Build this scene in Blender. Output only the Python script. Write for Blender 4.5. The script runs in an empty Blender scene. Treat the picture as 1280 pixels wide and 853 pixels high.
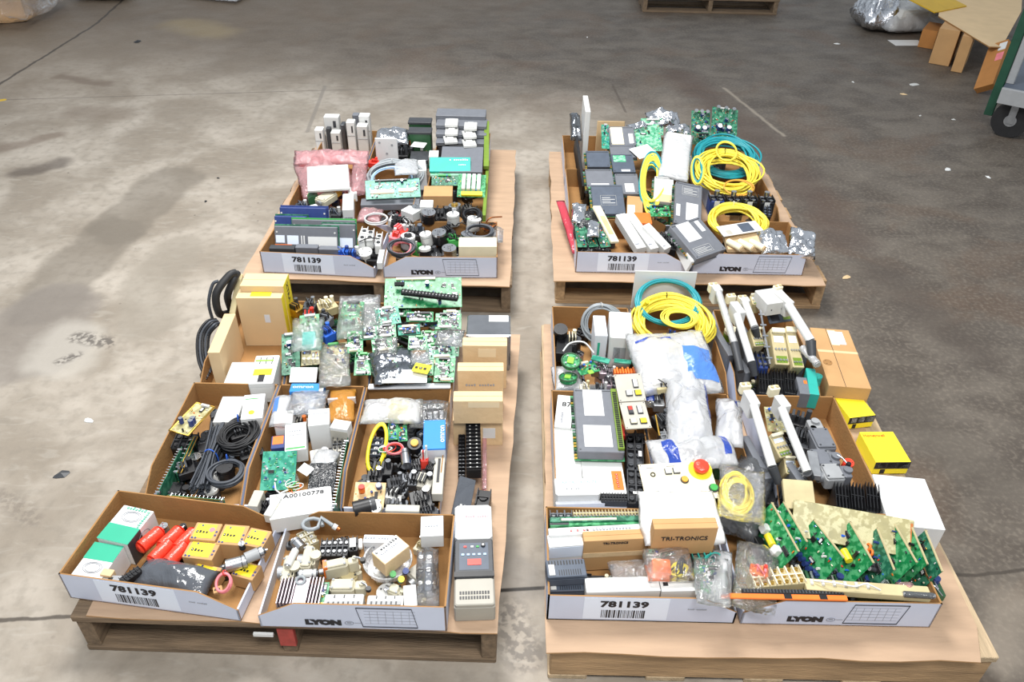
import bpy, bmesh, math, random
from mathutils import Vector, Matrix, noise
SC = bpy.context.scene
COL = SC.collection
PI = math.pi

# ------------------------------------------------------------------ camera
F, PIT, ROLL, CH = 1000.0, .6434, .0221, 1.916
cp, sp, cr, sr = math.cos(PIT), math.sin(PIT), math.cos(ROLL), math.sin(ROLL)
FWD = Vector((0, cp, -sp)); X0 = Vector((1, 0, 0)); U0 = Vector((0, sp, cp))
RT = X0*cr + U0*sr
UP = -X0*sr + U0*cr
cd = bpy.data.cameras.new('camera'); cam = bpy.data.objects.new('camera', cd); COL.objects.link(cam)
cam.matrix_world = Matrix(((RT.x, UP.x, -FWD.x, 0), (RT.y, UP.y, -FWD.y, 0), (RT.z, UP.z, -FWD.z, CH), (0, 0, 0, 1)))
cd.sensor_width = 36; cd.lens = F*36/1280; cd.clip_start = .02; cd.clip_end = 60
SC.camera = cam
# ------------------------------------------------------------------ world, lights, exposure
w = bpy.data.worlds.new('world'); SC.world = w; w.use_nodes = True
w.node_tree.nodes['Background'].inputs[0].default_value = (.86, .93, 1, 1)
w.node_tree.nodes['Background'].inputs[1].default_value = .47
def area(name, loc, size, power, col, target):
    l = bpy.data.lights.new(name, 'AREA'); l.energy = power; l.color = col; l.shape = 'RECTANGLE'; l.size = size[0]; l.size_y = size[1]
    o = bpy.data.objects.new(name, l); COL.objects.link(o); o.location = loc
    o.rotation_euler = (Vector(target)-Vector(loc)).to_track_quat('-Z', 'Y').to_euler()
    return o
area('ceiling_lamp', (-.7, 3.2, 3.9), (1.3, 1.3), 168, (1, .985, .96), (-.5, 2.6, 0))
area('ceiling_lamp', (.4, -.3, 4.0), (1.2, .9), 112, (1, .98, .95), (.1, 1.6, 0))
SC.view_settings.view_transform = 'Standard'; SC.view_settings.look = 'None'
SC.view_settings.gamma = 1; SC.view_settings.use_curve_mapping = False
SC.view_settings.exposure = .35

# ------------------------------------------------------------------ pixel helpers (photo frame 1280x853)
VW = [0, 0, 1]
def R_(x, y, s): VW[:] = [x, y, s]
def ray(px, py):
    px = VW[0]+px*VW[2]; py = VW[1]+py*VW[2]
    return FWD*F + RT*(px-640) - UP*(py-426.5)
def at(px, py, z):
    d = ray(px, py); t = (z-CH)/d.z
    return Vector((d.x*t, d.y*t, z))
def atY(px, py, Y):
    d = ray(px, py); t = Y/d.y
    return Vector((d.x*t, Y, CH+d.z*t))

# ------------------------------------------------------------------ materials
def lin(h):
    if not isinstance(h, str): return tuple(h)+(1,)
    r = []
    for i in (0, 2, 4):
        c = int(h[i:i+2], 16)/255; r.append(c/12.92 if c <= .04045 else ((c+.055)/1.055)**2.4)
    return (r[0], r[1], r[2], 1)
MATS = {}
def mat(name, col, rough=.6, metal=0, var=.12, scale=30, bump=0, bscale=60, alpha=None, coat=0, stretch=None, detail=4):
    if name in MATS: return MATS[name]
    m = bpy.data.materials.new(name); m.use_nodes = True; nt = m.node_tree; b = nt.nodes['Principled BSDF']
    b.inputs['Roughness'].default_value = rough; b.inputs['Metallic'].default_value = metal
    if coat: b.inputs['Coat Weight'].default_value = coat
    c = lin(col)
    tc = nt.nodes.new('ShaderNodeTexCoord'); src = tc.outputs['Object']
    if stretch:
        mp = nt.nodes.new('ShaderNodeMapping'); mp.inputs['Scale'].default_value = stretch; nt.links.new(src, mp.inputs[0]); src = mp.outputs[0]
    n = nt.nodes.new('ShaderNodeTexNoise'); n.inputs['Scale'].default_value = scale; n.inputs['Detail'].default_value = detail
    nt.links.new(src, n.inputs['Vector'])
    rmp = nt.nodes.new('ShaderNodeValToRGB'); rmp.color_ramp.elements[0].position = .3; rmp.color_ramp.elements[1].position = .7
    rmp.color_ramp.elements[0].color = (c[0]*(1-var), c[1]*(1-var), c[2]*(1-var), 1)
    rmp.color_ramp.elements[1].color = (min(1, c[0]*(1+var)), min(1, c[1]*(1+var)), min(1, c[2]*(1+var)), 1)
    nt.links.new(n.outputs[0], rmp.inputs[0]); nt.links.new(rmp.outputs[0], b.inputs['Base Color'])
    if bump:
        n2 = nt.nodes.new('ShaderNodeTexNoise'); n2.inputs['Scale'].default_value = bscale; n2.inputs['Detail'].default_value = 3
        nt.links.new(src, n2.inputs['Vector'])
        bp = nt.nodes.new('ShaderNodeBump'); bp.inputs['Strength'].default_value = bump; bp.inputs['Distance'].default_value = .01
        nt.links.new(n2.outputs[0], bp.inputs['Height']); nt.links.new(bp.outputs[0], b.inputs['Normal'])
    MATS[name] = m; return m
def mat_pcb(name, col, col2, sc=170):
    if name in MATS: return MATS[name]
    m = mat(name, col, .38, 0, .15, 25)
    nt = m.node_tree; b = nt.nodes['Principled BSDF']; old = b.inputs['Base Color'].links[0].from_socket
    tc = nt.nodes.new('ShaderNodeTexCoord')
    br = nt.nodes.new('ShaderNodeTexBrick'); br.inputs['Scale'].default_value = sc; br.inputs['Mortar Size'].default_value = .06
    br.inputs['Color1'].default_value = (0, 0, 0, 1); br.inputs['Color2'].default_value = (.35, .35, .35, 1); br.inputs['Mortar'].default_value = (1, 1, 1, 1)
    nt.links.new(tc.outputs['Object'], br.inputs['Vector'])
    n = nt.nodes.new('ShaderNodeTexNoise'); n.inputs['Scale'].default_value = 60; nt.links.new(tc.outputs['Object'], n.inputs['Vector'])
    r = nt.nodes.new('ShaderNodeValToRGB'); r.color_ramp.elements[0].position = .46; r.color_ramp.elements[1].position = .56; r.color_ramp.elements[1].color = (.7, .7, .7, 1)
    nt.links.new(n.outputs[0], r.inputs[0])
    mu = nt.nodes.new('ShaderNodeMath'); mu.operation = 'MULTIPLY'; nt.links.new(br.outputs['Color'], mu.inputs[0]); nt.links.new(r.outputs[0], mu.inputs[1])
    mx = nt.nodes.new('ShaderNodeMixRGB'); nt.links.new(mu.outputs[0], mx.inputs[0]); nt.links.new(old, mx.inputs[1]); mx.inputs[2].default_value = lin(col2)
    nt.links.new(mx.outputs[0], b.inputs['Base Color'])
    return m
def mat_film(name, col, clear=.6, white=.15, rough=.12, bump=.6, bscale=28):
    """thin wrinkled plastic film: see-through, milky and shiny"""
    if name in MATS: return MATS[name]
    m = bpy.data.materials.new(name); m.use_nodes = True; nt = m.node_tree; nt.nodes.clear()
    out = nt.nodes.new('ShaderNodeOutputMaterial')
    tr = nt.nodes.new('ShaderNodeBsdfTransparent'); tr.inputs[0].default_value = (1, 1, 1, 1) if name in ('film', 'film_milky') else lin(col)
    c = lin(col)
    df = nt.nodes.new('ShaderNodeBsdfDiffuse'); df.inputs[0].default_value = c
    tl = nt.nodes.new('ShaderNodeBsdfTranslucent'); tl.inputs[0].default_value = c
    gl = nt.nodes.new('ShaderNodeBsdfGlossy'); gl.inputs['Roughness'].default_value = rough; gl.inputs[0].default_value = (1, 1, 1, 1)
    tc = nt.nodes.new('ShaderNodeTexCoord')
    n = nt.nodes.new('ShaderNodeTexNoise'); n.inputs['Scale'].default_value = bscale; n.inputs['Detail'].default_value = 5; n.inputs['Distortion'].default_value = 1.2
    nt.links.new(tc.outputs['Object'], n.inputs['Vector'])
    bp = nt.nodes.new('ShaderNodeBump'); bp.inputs['Strength'].default_value = bump; bp.inputs['Distance'].default_value = .02
    nt.links.new(n.outputs[0], bp.inputs['Height'])
    for s in (df, tl, gl): nt.links.new(bp.outputs[0], s.inputs['Normal'])
    m1 = nt.nodes.new('ShaderNodeMixShader'); m1.inputs[0].default_value = .25
    nt.links.new(df.outputs[0], m1.inputs[1]); nt.links.new(tl.outputs[0], m1.inputs[2])
    m2 = nt.nodes.new('ShaderNodeMixShader'); m2.inputs[0].default_value = white/(white+clear)
    nt.links.new(tr.outputs[0], m2.inputs[1]); nt.links.new(m1.outputs[0], m2.inputs[2])
    fr = nt.nodes.new('ShaderNodeFresnel'); fr.inputs[0].default_value = 1.5; nt.links.new(bp.outputs[0], fr.inputs['Normal'])
    ad = nt.nodes.new('ShaderNodeMath'); ad.operation = 'MULTIPLY_ADD'; ad.inputs[1].default_value = .95; ad.inputs[2].default_value = .02
    nt.links.new(fr.outputs[0], ad.inputs[0])
    m3 = nt.nodes.new('ShaderNodeMixShader'); nt.links.new(ad.outputs[0], m3.inputs[0])
    nt.links.new(m2.outputs[0], m3.inputs[1]); nt.links.new(gl.outputs[0], m3.inputs[2])
    nt.links.new(m3.outputs[0], out.inputs[0])
    MATS[name] = m; return m

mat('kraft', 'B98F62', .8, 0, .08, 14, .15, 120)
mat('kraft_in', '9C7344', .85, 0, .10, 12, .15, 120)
mat('kraft_light', 'D9BC92', .8, 0, .07, 10, .2, 60)
mat('kraft_sheet', 'B0947A', .8, 0, .10, 5, .35, 9, stretch=(1, 6, 1))
mat('carton_tan', 'D6BA90', .75, 0, .05, 9)
mat('carton_brown', 'BD9464', .8, 0, .07, 12)
mat('white_card', 'D5D8DE', .55, 0, .03, 12)
mat('bin_white', 'C9D0E2', .55, 0, .04, 9)
mat('paper', 'DADBDA', .6, 0, .02, 15)
mat('sticker', 'E2EBFA', .35, 0, .02, 10)
mat('ink', '1B1B22', .6, 0, .1, 20)
mat('ink_grey', '8C8F98', .6, 0, .1, 20)
mat('ink_blue', '2B5FC4', .5, 0, .1, 20)
mat('ink_red', 'D0342C', .5, 0, .1, 20)
mat('wood', 'A98A66', .8, 0, .25, 7, .4, 30, stretch=(1, 9, 9))
mat('wood_y', 'A98A66', .8, 0, .25, 7, .4, 30, stretch=(9, 1, 9))
mat('wood_dark', '77644F', .85, 0, .3, 7, .4, 30, stretch=(1, 9, 9))
mat('wood_dark_y', '77644F', .85, 0, .3, 7, .4, 30, stretch=(9, 1, 9))
mat('wood_pale', 'B59F80', .8, 0, .22, 7, .4, 30, stretch=(1, 9, 9))
mat('black', '17171A', .45, 0, .2, 40)
mat('black_rubber', '1C1C1E', .6, 0, .2, 30)
mat('charcoal', '3A3C40', .5, 0, .12, 40)
mat('plc_grey', '6C6F76', .5, 0, .06, 40)
mat('plc_dark', '53575E', .5, 0, .08, 40)
mat('slate', '4C5563', .5, 0, .1, 40)
mat('grey', '9A9C9E', .5, 0, .06, 30)
mat('light_grey', 'C9C9C6', .5, 0, .05, 30)
mat('warm_grey', 'B4B0A4', .5, 0, .06, 30)
mat('beige', 'C3BDA6', .55, 0, .07, 30)
mat('cream', 'E6DDBE', .5, 0, .06, 20)
mat('cream_dark', 'BDB087', .55, 0, .12, 20)
mat('white_plastic', 'D6D7D5', .4, 0, .02, 20)
mat('metal', 'C8C9CC', .28, 1, .12, 30)
mat('metal_dull', 'A9ABAE', .45, .8, .15, 40)
mat('steel_dark', '64666A', .4, .8, .2, 40)
mat('foil', 'D8DADF', .18, 1, .12, 30, .9, 40)
mat('foil_dark', '8C9096', .2, 1, .25, 20, .9, 30)
mat('brass', 'C9A24B', .35, .9, .15, 40)
mat('copper', 'B06A3C', .4, .8, .15, 40)
mat('red', 'DC3A2C', .4, 0, .08, 20)
mat('red_plastic', 'F0442E', .3, 0, .12, 30, .4, 60)
mat('orange', 'F0772A', .45, 0, .08, 20)
mat('tape_red', 'A8443C', .6, 0, .25, 40)
mat('carton_red', 'B0783F', .8, 0, .08, 12)
mat('yellow_dull', 'C9A21E', .5, 0, .08, 10)
mat('post_green', '1F4A38', .4, 0, .15, 12)
mat('yellow', 'F2DC2C', .45, 0, .05, 20)
mat('yellow_box', 'F6E02E', .5, 0, .03, 15)
mat('yellow_cable', 'F0DC4C', .4, 0, .06, 20)
mat('teal_cable', '1F8E98', .4, 0, .1, 20)
mat('teal', '2BA79B', .45, 0, .06, 20)
mat('teal_box', '2FA886', .5, 0, .04, 15)
mat('blue', '2E63C9', .4, 0, .1, 20)
mat('blue_box', '2583D8', .5, 0, .04, 15)
mat('navy', '2A3D78', .45, 0, .1, 30)
mat('green', '3E9E4A', .45, 0, .1, 20)
mat('green_dark', '2F5B3A', .5, 0, .1, 20)
mat('olive', '6F8A2C', .45, 0, .1, 20)
mat('grey_cable', '8E9498', .45, 0, .08, 30)
mat('dark_cable', '43474E', .5, 0, .1, 30)
mat('pink_wire', 'E8828A', .4, 0, .1, 30)
mat('lcd', '8FD04A', .3, 0, .05, 20)
mat('pale_blue', 'A9C9E8', .4, 0, .05, 20)
mat('purple_grey', 'A99BA3', .35, .6, .05, 20)
mat('amber', 'D9A13C', .5, 0, .1, 8, .4, 30)
mat_pcb('pcb', '157541', '6FC48C')
mat_pcb('pcb_dark', '1B5A42', '5DA583')
mat_pcb('pcb_teal', '1D8069', '63BFA4')
mat_pcb('pcb_pale', '4FA57C', 'BFE3CF')
mat_pcb('pcb_olive', '9C9468', 'D8D2A8')
mat_pcb('pcb_tan', 'C9A877', 'E8D6AE')
mat_film('film', 'FFFFFF', .86, .07, .06, .9, 22)
mat_film('film_white', 'FFFFFF', .12, .85, .3, .5, 14)
mat('tape_gloss', 'E6D2AE', .12, 0, .03, 20)
mat('esd_film', '8C8F94', .25, .75, .15, 8, .25, 14)
mat('drive_grey', 'A5A196', .5, 0, .05, 20)
mat_film('film_milky', 'FAFCFF', .5, .42, .12, .55, 24)
mat_film('film_pink', 'F9CDD0', .5, .26, .12, .7, 26)
mat_film('film_grey', '8A8E94', .5, .3, .12, .7, 20)
mat_film('film_smoke', '787D86', .35, .45, .14, .5, 12)
mat_film('film_red', 'D8485A', .15, .75, .2, .4, 20)
mat_film('film_dark', '3A3C40', .3, .5, .1, .8, 26)
mat_film('film_amber', 'E0A040', .3, .6, .15, .5, 20)

# ------------------------------------------------------------------ mesh builder
class MB:
    def __init__(s): s.v = []; s.f = []; s.m = []; s.sm = []; s.mats = []
    def mi(s, m):
        m = MATS[m] if isinstance(m, str) else m
        if m not in s.mats: s.mats.append(m)
        return s.mats.index(m)
    def add(s, vs, fs, m, T=None, smooth=False):
        o = len(s.v); k = s.mi(m)
        for p in vs: s.v.append(T @ Vector(p) if T else Vector(p))
        for f in fs: s.f.append(tuple(o+i for i in f)); s.m.append(k); s.sm.append(smooth)
    def box(s, x0, y0, z0, x1, y1, z1, m, T=None):
        vs = [(x0, y0, z0), (x1, y0, z0), (x1, y1, z0), (x0, y1, z0), (x0, y0, z1), (x1, y0, z1), (x1, y1, z1), (x0, y1, z1)]
        s.add(vs, [(0, 3, 2, 1), (4, 5, 6, 7), (0, 1, 5, 4), (1, 2, 6, 5), (2, 3, 7, 6), (3, 0, 4, 7)], m, T); return s
    def cbox(s, c, d, m, T=None):
        return s.box(c[0]-d[0]/2, c[1]-d[1]/2, c[2]-d[2]/2, c[0]+d[0]/2, c[1]+d[1]/2, c[2]+d[2]/2, m, T)
    def rbox(s, x0, y0, z0, x1, y1, z1, m, b=.002, T=None):
        """box with chamfered upright and top edges"""
        b = min(b, (x1-x0)*.45, (y1-y0)*.45, (z1-z0)*.45)
        def ring(i, z): return [(x0+i+b, y0+i, z), (x1-i-b, y0+i, z), (x1-i, y0+i+b, z), (x1-i, y1-i-b, z), (x1-i-b, y1-i, z), (x0+i+b, y1-i, z), (x0+i, y1-i-b, z), (x0+i, y0+i+b, z)]
        vs = ring(b*.6, z0)+ring(0, z0+b*.6)+ring(0, z1-b*.6)+ring(b*.6, z1)
        fs = [tuple(range(7, -1, -1)), tuple(range(24, 32))]
        for r in range(3):
            for i in range(8): j = (i+1) % 8; fs.append((r*8+i, r*8+j, r*8+8+j, r*8+8+i))
        s.add(vs, fs, m, T); return s
    def cyl(s, p0, p1, r0, m, r1=None, n=14, T=None, cap=True):
        r1 = r0 if r1 is None else r1
        p0 = Vector(p0); p1 = Vector(p1); d = (p1-p0).normalized()
        a = d.orthogonal().normalized(); b = d.cross(a)
        vs = []
        for p, r in ((p0, r0), (p1, r1)):
            for i in range(n): t = 2*PI*i/n; vs.append(p+(a*math.cos(t)+b*math.sin(t))*r)
        s.add(vs, [(i, (i+1) % n, n+(i+1) % n, n+i) for i in range(n)], m, T, True)
        if cap: s.add(vs, [tuple(range(n-1, -1, -1)), tuple(range(n, 2*n))], m, T)
        return s
    def tube(s, pts, r, m, n=6, closed=False, T=None):
        pts = [Vector(p) for p in pts]; N = len(pts); vs = []; a = None
        for i, p in enumerate(pts):
            q = pts[(i+1) % N] if (closed or i < N-1) else p; o = pts[i-1] if (closed or i > 0) else p
            d = (q-o)
            if d.length < 1e-9: d = Vector((0, 0, 1))
            d.normalize()
            if a is None: a = d.orthogonal().normalized()
            a = (a-d*a.dot(d))
            a = a.normalized() if a.length > 1e-6 else d.orthogonal().normalized()
            b = d.cross(a)
            for k in range(n): t = 2*PI*k/n; vs.append(p+(a*math.cos(t)+b*math.sin(t))*r)
        fs = []
        for i in range(N if closed else N-1):
            j = (i+1) % N
            for k in range(n): l = (k+1) % n; fs.append((i*n+k, i*n+l, j*n+l, j*n+k))
        s.add(vs, fs, m, T, True)
        if not closed: s.add(vs, [tuple(range(n-1, -1, -1)), tuple(range((N-1)*n, N*n))], m, T)
        return s
    def prism(s, poly, t, m_front, m_back, m_edge, T=None):
        """poly in the local xz plane, front at y=0 (facing -y), back at y=t"""
        n = len(poly); vs = [(x, 0, z) for x, z in poly]+[(x, t, z) for x, z in poly]
        s.add(vs, [tuple(range(n))], m_front, T); s.add(vs, [tuple(range(2*n-1, n-1, -1))], m_back, T)
        s.add(vs, [(i, n+i, n+(i+1) % n, (i+1) % n) for i in range(n)], m_edge, T); return s
    def dome(s, c, r, h, m, n=14, k=5, T=None):
        vs = []; fs = []
        for j in range(k):
            a = PI/2*j/k
            for i in range(n): t = 2*PI*i/n; vs.append((c[0]+r*math.cos(a)*math.cos(t), c[1]+r*math.cos(a)*math.sin(t), c[2]+h*math.sin(a)))
        vs.append((c[0], c[1], c[2]+h))
        for j in range(k-1):
            for i in range(n): l = (i+1) % n; fs.append((j*n+i, j*n+l, j*n+n+l, j*n+n+i))
        for i in range(n): fs.append(((k-1)*n+i, (k-1)*n+(i+1) % n, k*n))
        s.add(vs, fs, m, T, True); return s
    def text(s, txt, size, m, T, bold=0, ext=.0004, align='CENTER', sx=1):
        if txt[0] == '~':      # print too small to read: a row of short strokes
            rn = random.Random(len(txt)); n = len(txt)-1; st = size*.72*sx
            for i in range(n):
                if rn.random() < .12: continue
                x = (i-n/2)*st; hh = size*rn.choice((.5, .5, .7)); s.box(x, -size*.3, -ext, x+st*.62, -size*.3+hh, ext, m, T)
                if rn.random() < .6: s.box(x+st*.2, -size*.3+hh*.35, ext, x+st*.42, -size*.3+hh*.65, ext*2, 'paper', T)
            return s
        cu = bpy.data.curves.new('t', 'FONT'); cu.body = txt; cu.size = size; cu.align_x = align; cu.align_y = 'CENTER'; cu.offset = bold; cu.extrude = ext; cu.resolution_u = 2
        o = bpy.data.objects.new('t', cu); COL.objects.link(o)
        dg = bpy.context.evaluated_depsgraph_get(); me = bpy.data.meshes.new_from_object(o.evaluated_get(dg))
        S = Matrix.Diagonal((sx, 1, 1, 1))
        s.add([v.co for v in me.vertices], [tuple(p.vertices) for p in me.polygons], m, T @ S)
        bpy.data.objects.remove(o); bpy.data.curves.remove(cu); bpy.data.meshes.remove(me); return s
    def pillow(s, w, d, h, m, seed=0, nx=14, ny=10, wr=.35, flat=0, T=None, edge=.5):
        """closed wrinkled bag, centred, bottom near z=0"""
        rnd = Vector((seed*7.3, seed*3.1, seed*1.7)); vs = []; idx = {}
        for sgn in (0, 1):
            for j in range(ny+1):
                for i in range(nx+1):
                    u = i/nx; v = j/ny
                    if sgn and (i in (0, nx) or j in (0, ny)): idx[(1, i, j)] = idx[(0, i, j)]; continue
                    x = (u-.5)*w; y = (v-.5)*d
                    prof = (max(0, math.sin(PI*u))*max(0, math.sin(PI*v)))**edge
                    nn = noise.noise(Vector((x, y, 0))*18+rnd)+.6*noise.noise(Vector((x, y, sgn))*45+rnd)
                    dx = noise.noise(Vector((x, y, 5))*14+rnd)*.05*w; dy = noise.noise(Vector((x, y, 9))*14+rnd)*.05*d
                    if sgn: z = h*.25+h*.75*prof*(1+wr*nn)
                    else: z = h*.25*(1-prof)+wr*h*.25*abs(nn)*(1-prof)
                    idx[(sgn, i, j)] = len(vs); vs.append((x+dx, y+dy, max(z, 0 if sgn == 0 else .001)))
        fs = []
        for j in range(ny):
            for i in range(nx):
                q = [(0, i, j), (0, i, j+1), (0, i+1, j+1), (0, i+1, j)]; fs.append(tuple(idx[k] for k in q))
                q = [(1, i, j), (1, i+1, j), (1, i+1, j+1), (1, i, j+1)]; fs.append(tuple(idx[k] for k in q))
        s.add(vs, fs, m, T, True); return s
    def build(s, name, parent=None, M=None, shade=None):
        me = bpy.data.meshes.new(name); me.from_pydata([tuple(v) for v in s.v], [], s.f)
        for m in s.mats: me.materials.append(m)
        me.polygons.foreach_set('material_index', s.m); me.polygons.foreach_set('use_smooth', s.sm); me.update()
        o = bpy.data.objects.new(name, me); COL.objects.link(o)
        if parent: o.parent = parent
        if M is not None: o.matrix_world = M
        return o
def tag(o, label=None, cat=None, group=None, kind=None):
    if label: o['label'] = label
    if cat: o['category'] = cat
    if group: o['group'] = group
    if kind: o['kind'] = kind
    return o
def thing(name, label, cat, M, group=None):
    o = bpy.data.objects.new(name, None); COL.objects.link(o); o.empty_display_size = .02
    o.matrix_world = M; return tag(o, label, cat, group)
def TR(x, y, z=0, rz=0, rx=0, ry=0):
    return Matrix.Translation((x, y, z)) @ Matrix.Rotation(rz, 4, 'Z') @ Matrix.Rotation(ry, 4, 'Y') @ Matrix.Rotation(rx, 4, 'X')
def copy_tree(o, parent=None):
    c = o.copy(); COL.objects.link(c); c.parent = parent
    for ch in list(o.children): copy_tree(ch, c)
    return c

# ------------------------------------------------------------------ floor
def floor():
    m = bpy.data.materials.new('concrete'); m.use_nodes = True; nt = m.node_tree; N = nt.nodes; L = nt.links; b = N['Principled BSDF']
    tc = N.new('ShaderNodeTexCoord'); P = tc.outputs['Object']
    def noi(scale, det=5, dist=0, vec=None, st=None):
        n = N.new('ShaderNodeTexNoise'); n.inputs['Scale'].default_value = scale; n.inputs['Detail'].default_value = det; n.inputs['Distortion'].default_value = dist
        v = vec or P
        if st: mp = N.new('ShaderNodeMapping'); mp.inputs['Scale'].default_value = st[:3]; mp.inputs['Rotation'].default_value = (0, 0, st[3]); L.new(v, mp.inputs[0]); v = mp.outputs[0]
        L.new(v, n.inputs['Vector']); return n.outputs[0]
    def ma(op, a, b_=None, c=None, clamp=False):
        n = N.new('ShaderNodeMath'); n.operation = op; n.use_clamp = clamp
        for i, q in enumerate((a, b_, c)):
            if q is None: continue
            if isinstance(q, (int, float)): n.inputs[i].default_value = q
            else: L.new(q, n.inputs[i])
        return n.outputs[0]
    def vm(op, a, b_=None):
        n = N.new('ShaderNodeVectorMath'); n.operation = op
        for i, q in enumerate((a, b_)):
            if q is None: continue
            if isinstance(q, (tuple, Vector)): n.inputs[i].default_value = tuple(q)
            elif isinstance(q, (int, float)): n.inputs['Scale'].default_value = q
            else: L.new(q, n.inputs[i])
        return n
    def ss(x, a, b_):
        n = N.new('ShaderNodeMapRange'); n.interpolation_type = 'SMOOTHSTEP'; L.new(x, n.inputs[0]); n.inputs[1].default_value = a; n.inputs[2].default_value = b_; n.inputs[3].default_value = 0; n.inputs[4].default_value = 1; return n.outputs[0]
    def mix(f, a, b_):
        n = N.new('ShaderNodeMixRGB')
        for i, q in enumerate((f, a, b_)):
            if isinstance(q, (int, float)): n.inputs[i].default_value = q
            elif isinstance(q, str): n.inputs[i].default_value = lin(q)
            else: L.new(q, n.inputs[i])
        return n.outputs[0]
    def warp(amount, scale):
        n = N.new('ShaderNodeTexNoise'); n.inputs['Scale'].default_value = scale; n.inputs['Detail'].default_value = 4; L.new(P, n.inputs['Vector'])
        s = vm('SUBTRACT', n.outputs['Color'], (.5, .5, .5)).outputs[0]
        sc = vm('SCALE', s, amount).outputs[0]
        return vm('ADD', P, sc).outputs[0]
    W1 = warp(.16, 5); W2 = warp(.03, 9); W3 = warp(.5, 3)
    def seg(p, q, V):
        p = Vector((p[0], p[1], 0)); q = Vector((q[0], q[1], 0)); d = q-p
        pa = vm('SUBTRACT', V, p).outputs[0]
        t = ma('DIVIDE', vm('DOT_PRODUCT', pa, d).outputs['Value'], d.length_squared, clamp=True)
        n = N.new('ShaderNodeVectorMath'); n.operation = 'SCALE'; n.inputs[0].default_value = tuple(d); L.new(t, n.inputs['Scale'])
        df = vm('SUBTRACT', pa, n.outputs[0]).outputs[0]
        mul = vm('MULTIPLY', df, (1, 1, 0)).outputs[0]
        return vm('LENGTH', mul).outputs['Value']
    sx = N.new('ShaderNodeSeparateXYZ'); L.new(W3, sx.inputs[0]); X, Y = sx.outputs[0], sx.outputs[1]
    base = mix(ss(noi(2.2, 6, .4), .35, .65), '8B8174', 'AEA599')
    base = mix(ma('MULTIPLY', ss(noi(7, 8, .3), .42, .62), .30), base, '857B6E')
    base = mix(ma('MULTIPLY', ss(noi(22, 6), .45, .7), .4), base, '7C7469')
    base = mix(ma('MULTIPLY', ss(noi(9, 5, 1, st=(1, 3.5, 1, .5)), .52, .72), .25), base, 'B0AAA0')
    # dirty floor right and back; far darkness also paints in light falloff
    dirt_falloff = ma('MAXIMUM', ss(X, .75, 1.35), ss(ma('ADD', Y, ma('MULTIPLY', X, .35)), 4.4, 6.0))
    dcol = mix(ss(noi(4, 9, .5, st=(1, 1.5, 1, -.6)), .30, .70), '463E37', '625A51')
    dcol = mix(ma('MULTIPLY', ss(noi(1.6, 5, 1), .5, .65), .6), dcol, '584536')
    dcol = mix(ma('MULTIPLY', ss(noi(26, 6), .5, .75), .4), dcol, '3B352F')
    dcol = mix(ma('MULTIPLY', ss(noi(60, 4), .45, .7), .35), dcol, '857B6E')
    col = mix(ma('MULTIPLY', dirt_falloff, .93), base, dcol)
    # brown tinge upper left
    col = mix(ma('MULTIPLY', ss(ma('SUBTRACT', Y, ma('MULTIPLY', X, .9)), 6.0, 9.5), .6), col, '7E6E5C')
    # stains
    def g(px, py): VW[:] = [0, 0, 1]; q = at(px, py, 0); return (q.x, q.y)
    def stain(col, pts, r, soft, V, c, k, tear=0):
        d = None
        for (a, b_) in zip(pts[:-1], pts[1:]):
            e = seg(g(*a), g(*b_), V); d = e if d is None else ma('MINIMUM', d, e)
        msk = ma('SUBTRACT', 1, ss(d, r-soft, r+soft))
        if tear: msk = ma('MULTIPLY', msk, ss(noi(40, 5), .42, .56))
        return mix(ma('MULTIPLY', msk, k), col, c)
    col = stain(col, [(215, 225), (190, 245), (150, 285)], .16, .03, W1, '6E665B', .62)
    col = stain(col, [(140, 290), (90, 340), (60, 380)], .15, .03, W1, '6E665B', .6)
    col = stain(col, [(60, 390), (40, 440), (20, 445)], .19, .03, W1, '77706A', .6)
    col = stain(col, [(85, 425), (80, 450)], .13, .05, W1, 'B8B2A8', .55)
    col = stain(col, [(98, 422), (135, 428)], .035, .02, W2, '504A45', .8, 1)
    col = stain(col, [(75, 452), (95, 445)], .02, .015, W2, '504A45', .8, 1)
    col = stain(col, [(225, 310), (180, 365), (185, 405)], .11, .03, W1, '8A8276', .55)
    col = stain(col, [(30, 215), (70, 205)], .07, .04, W1, '4F453D', .7)
    col = stain(col, [(0, 185), (70, 170)], .06, .04, W1, '6A5A4C', .6)
    col = stain(col, [(80, 95), (130, 105)], .05, .03, W1, '6A5A4C', .6)
    col = stain(col, [(100, 140), (150, 145)], .10, .06, W1, '75685A', .6)
    col = stain(col, [(640, 700), (660, 735)], .06, .04, W1, '6E6A66', .5)
    col = stain(col, [(637, 770), (655, 820)], .05, .03, W2, '55504C', .6, 1)
    col = stain(col, [(40, 650), (0, 620)], .03, .02, W2, '6E655C', .5, 1)
    col = stain(col, [(1100, 340), (1190, 420), (1220, 440)], .10, .09, W1, '4A413A', .6)
    col = stain(col, [(850, 95), (960, 180), (1060, 300)], .12, .1, W1, '4F4038', .55)
    col = stain(col, [(1110, 480), (1180, 560), (1240, 600)], .09, .08, W1, '514A42', .5)
    col = stain(col, [(1235, 820), (1279, 760)], .07, .05, W1, '94897B', .4)
    col = stain(col, [(905, 110), (980, 170)], .012, .01, W2, 'A79C8D', .55)
    col = stain(col, [(230, 30), (270, 40)], .16, .12, W1, '9C8A66', .5)
    # specks
    vo = N.new('ShaderNodeTexVoronoi'); vo.inputs['Scale'].default_value = 9; L.new(P, vo.inputs['Vector'])
    col = mix(ma('MULTIPLY', ma('SUBTRACT', 1, ss(vo.outputs['Distance'], .03, .07)), ma('MULTIPLY', ss(noi(2, 3), .5, .6), .7)), col, '4D453E')
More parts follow.
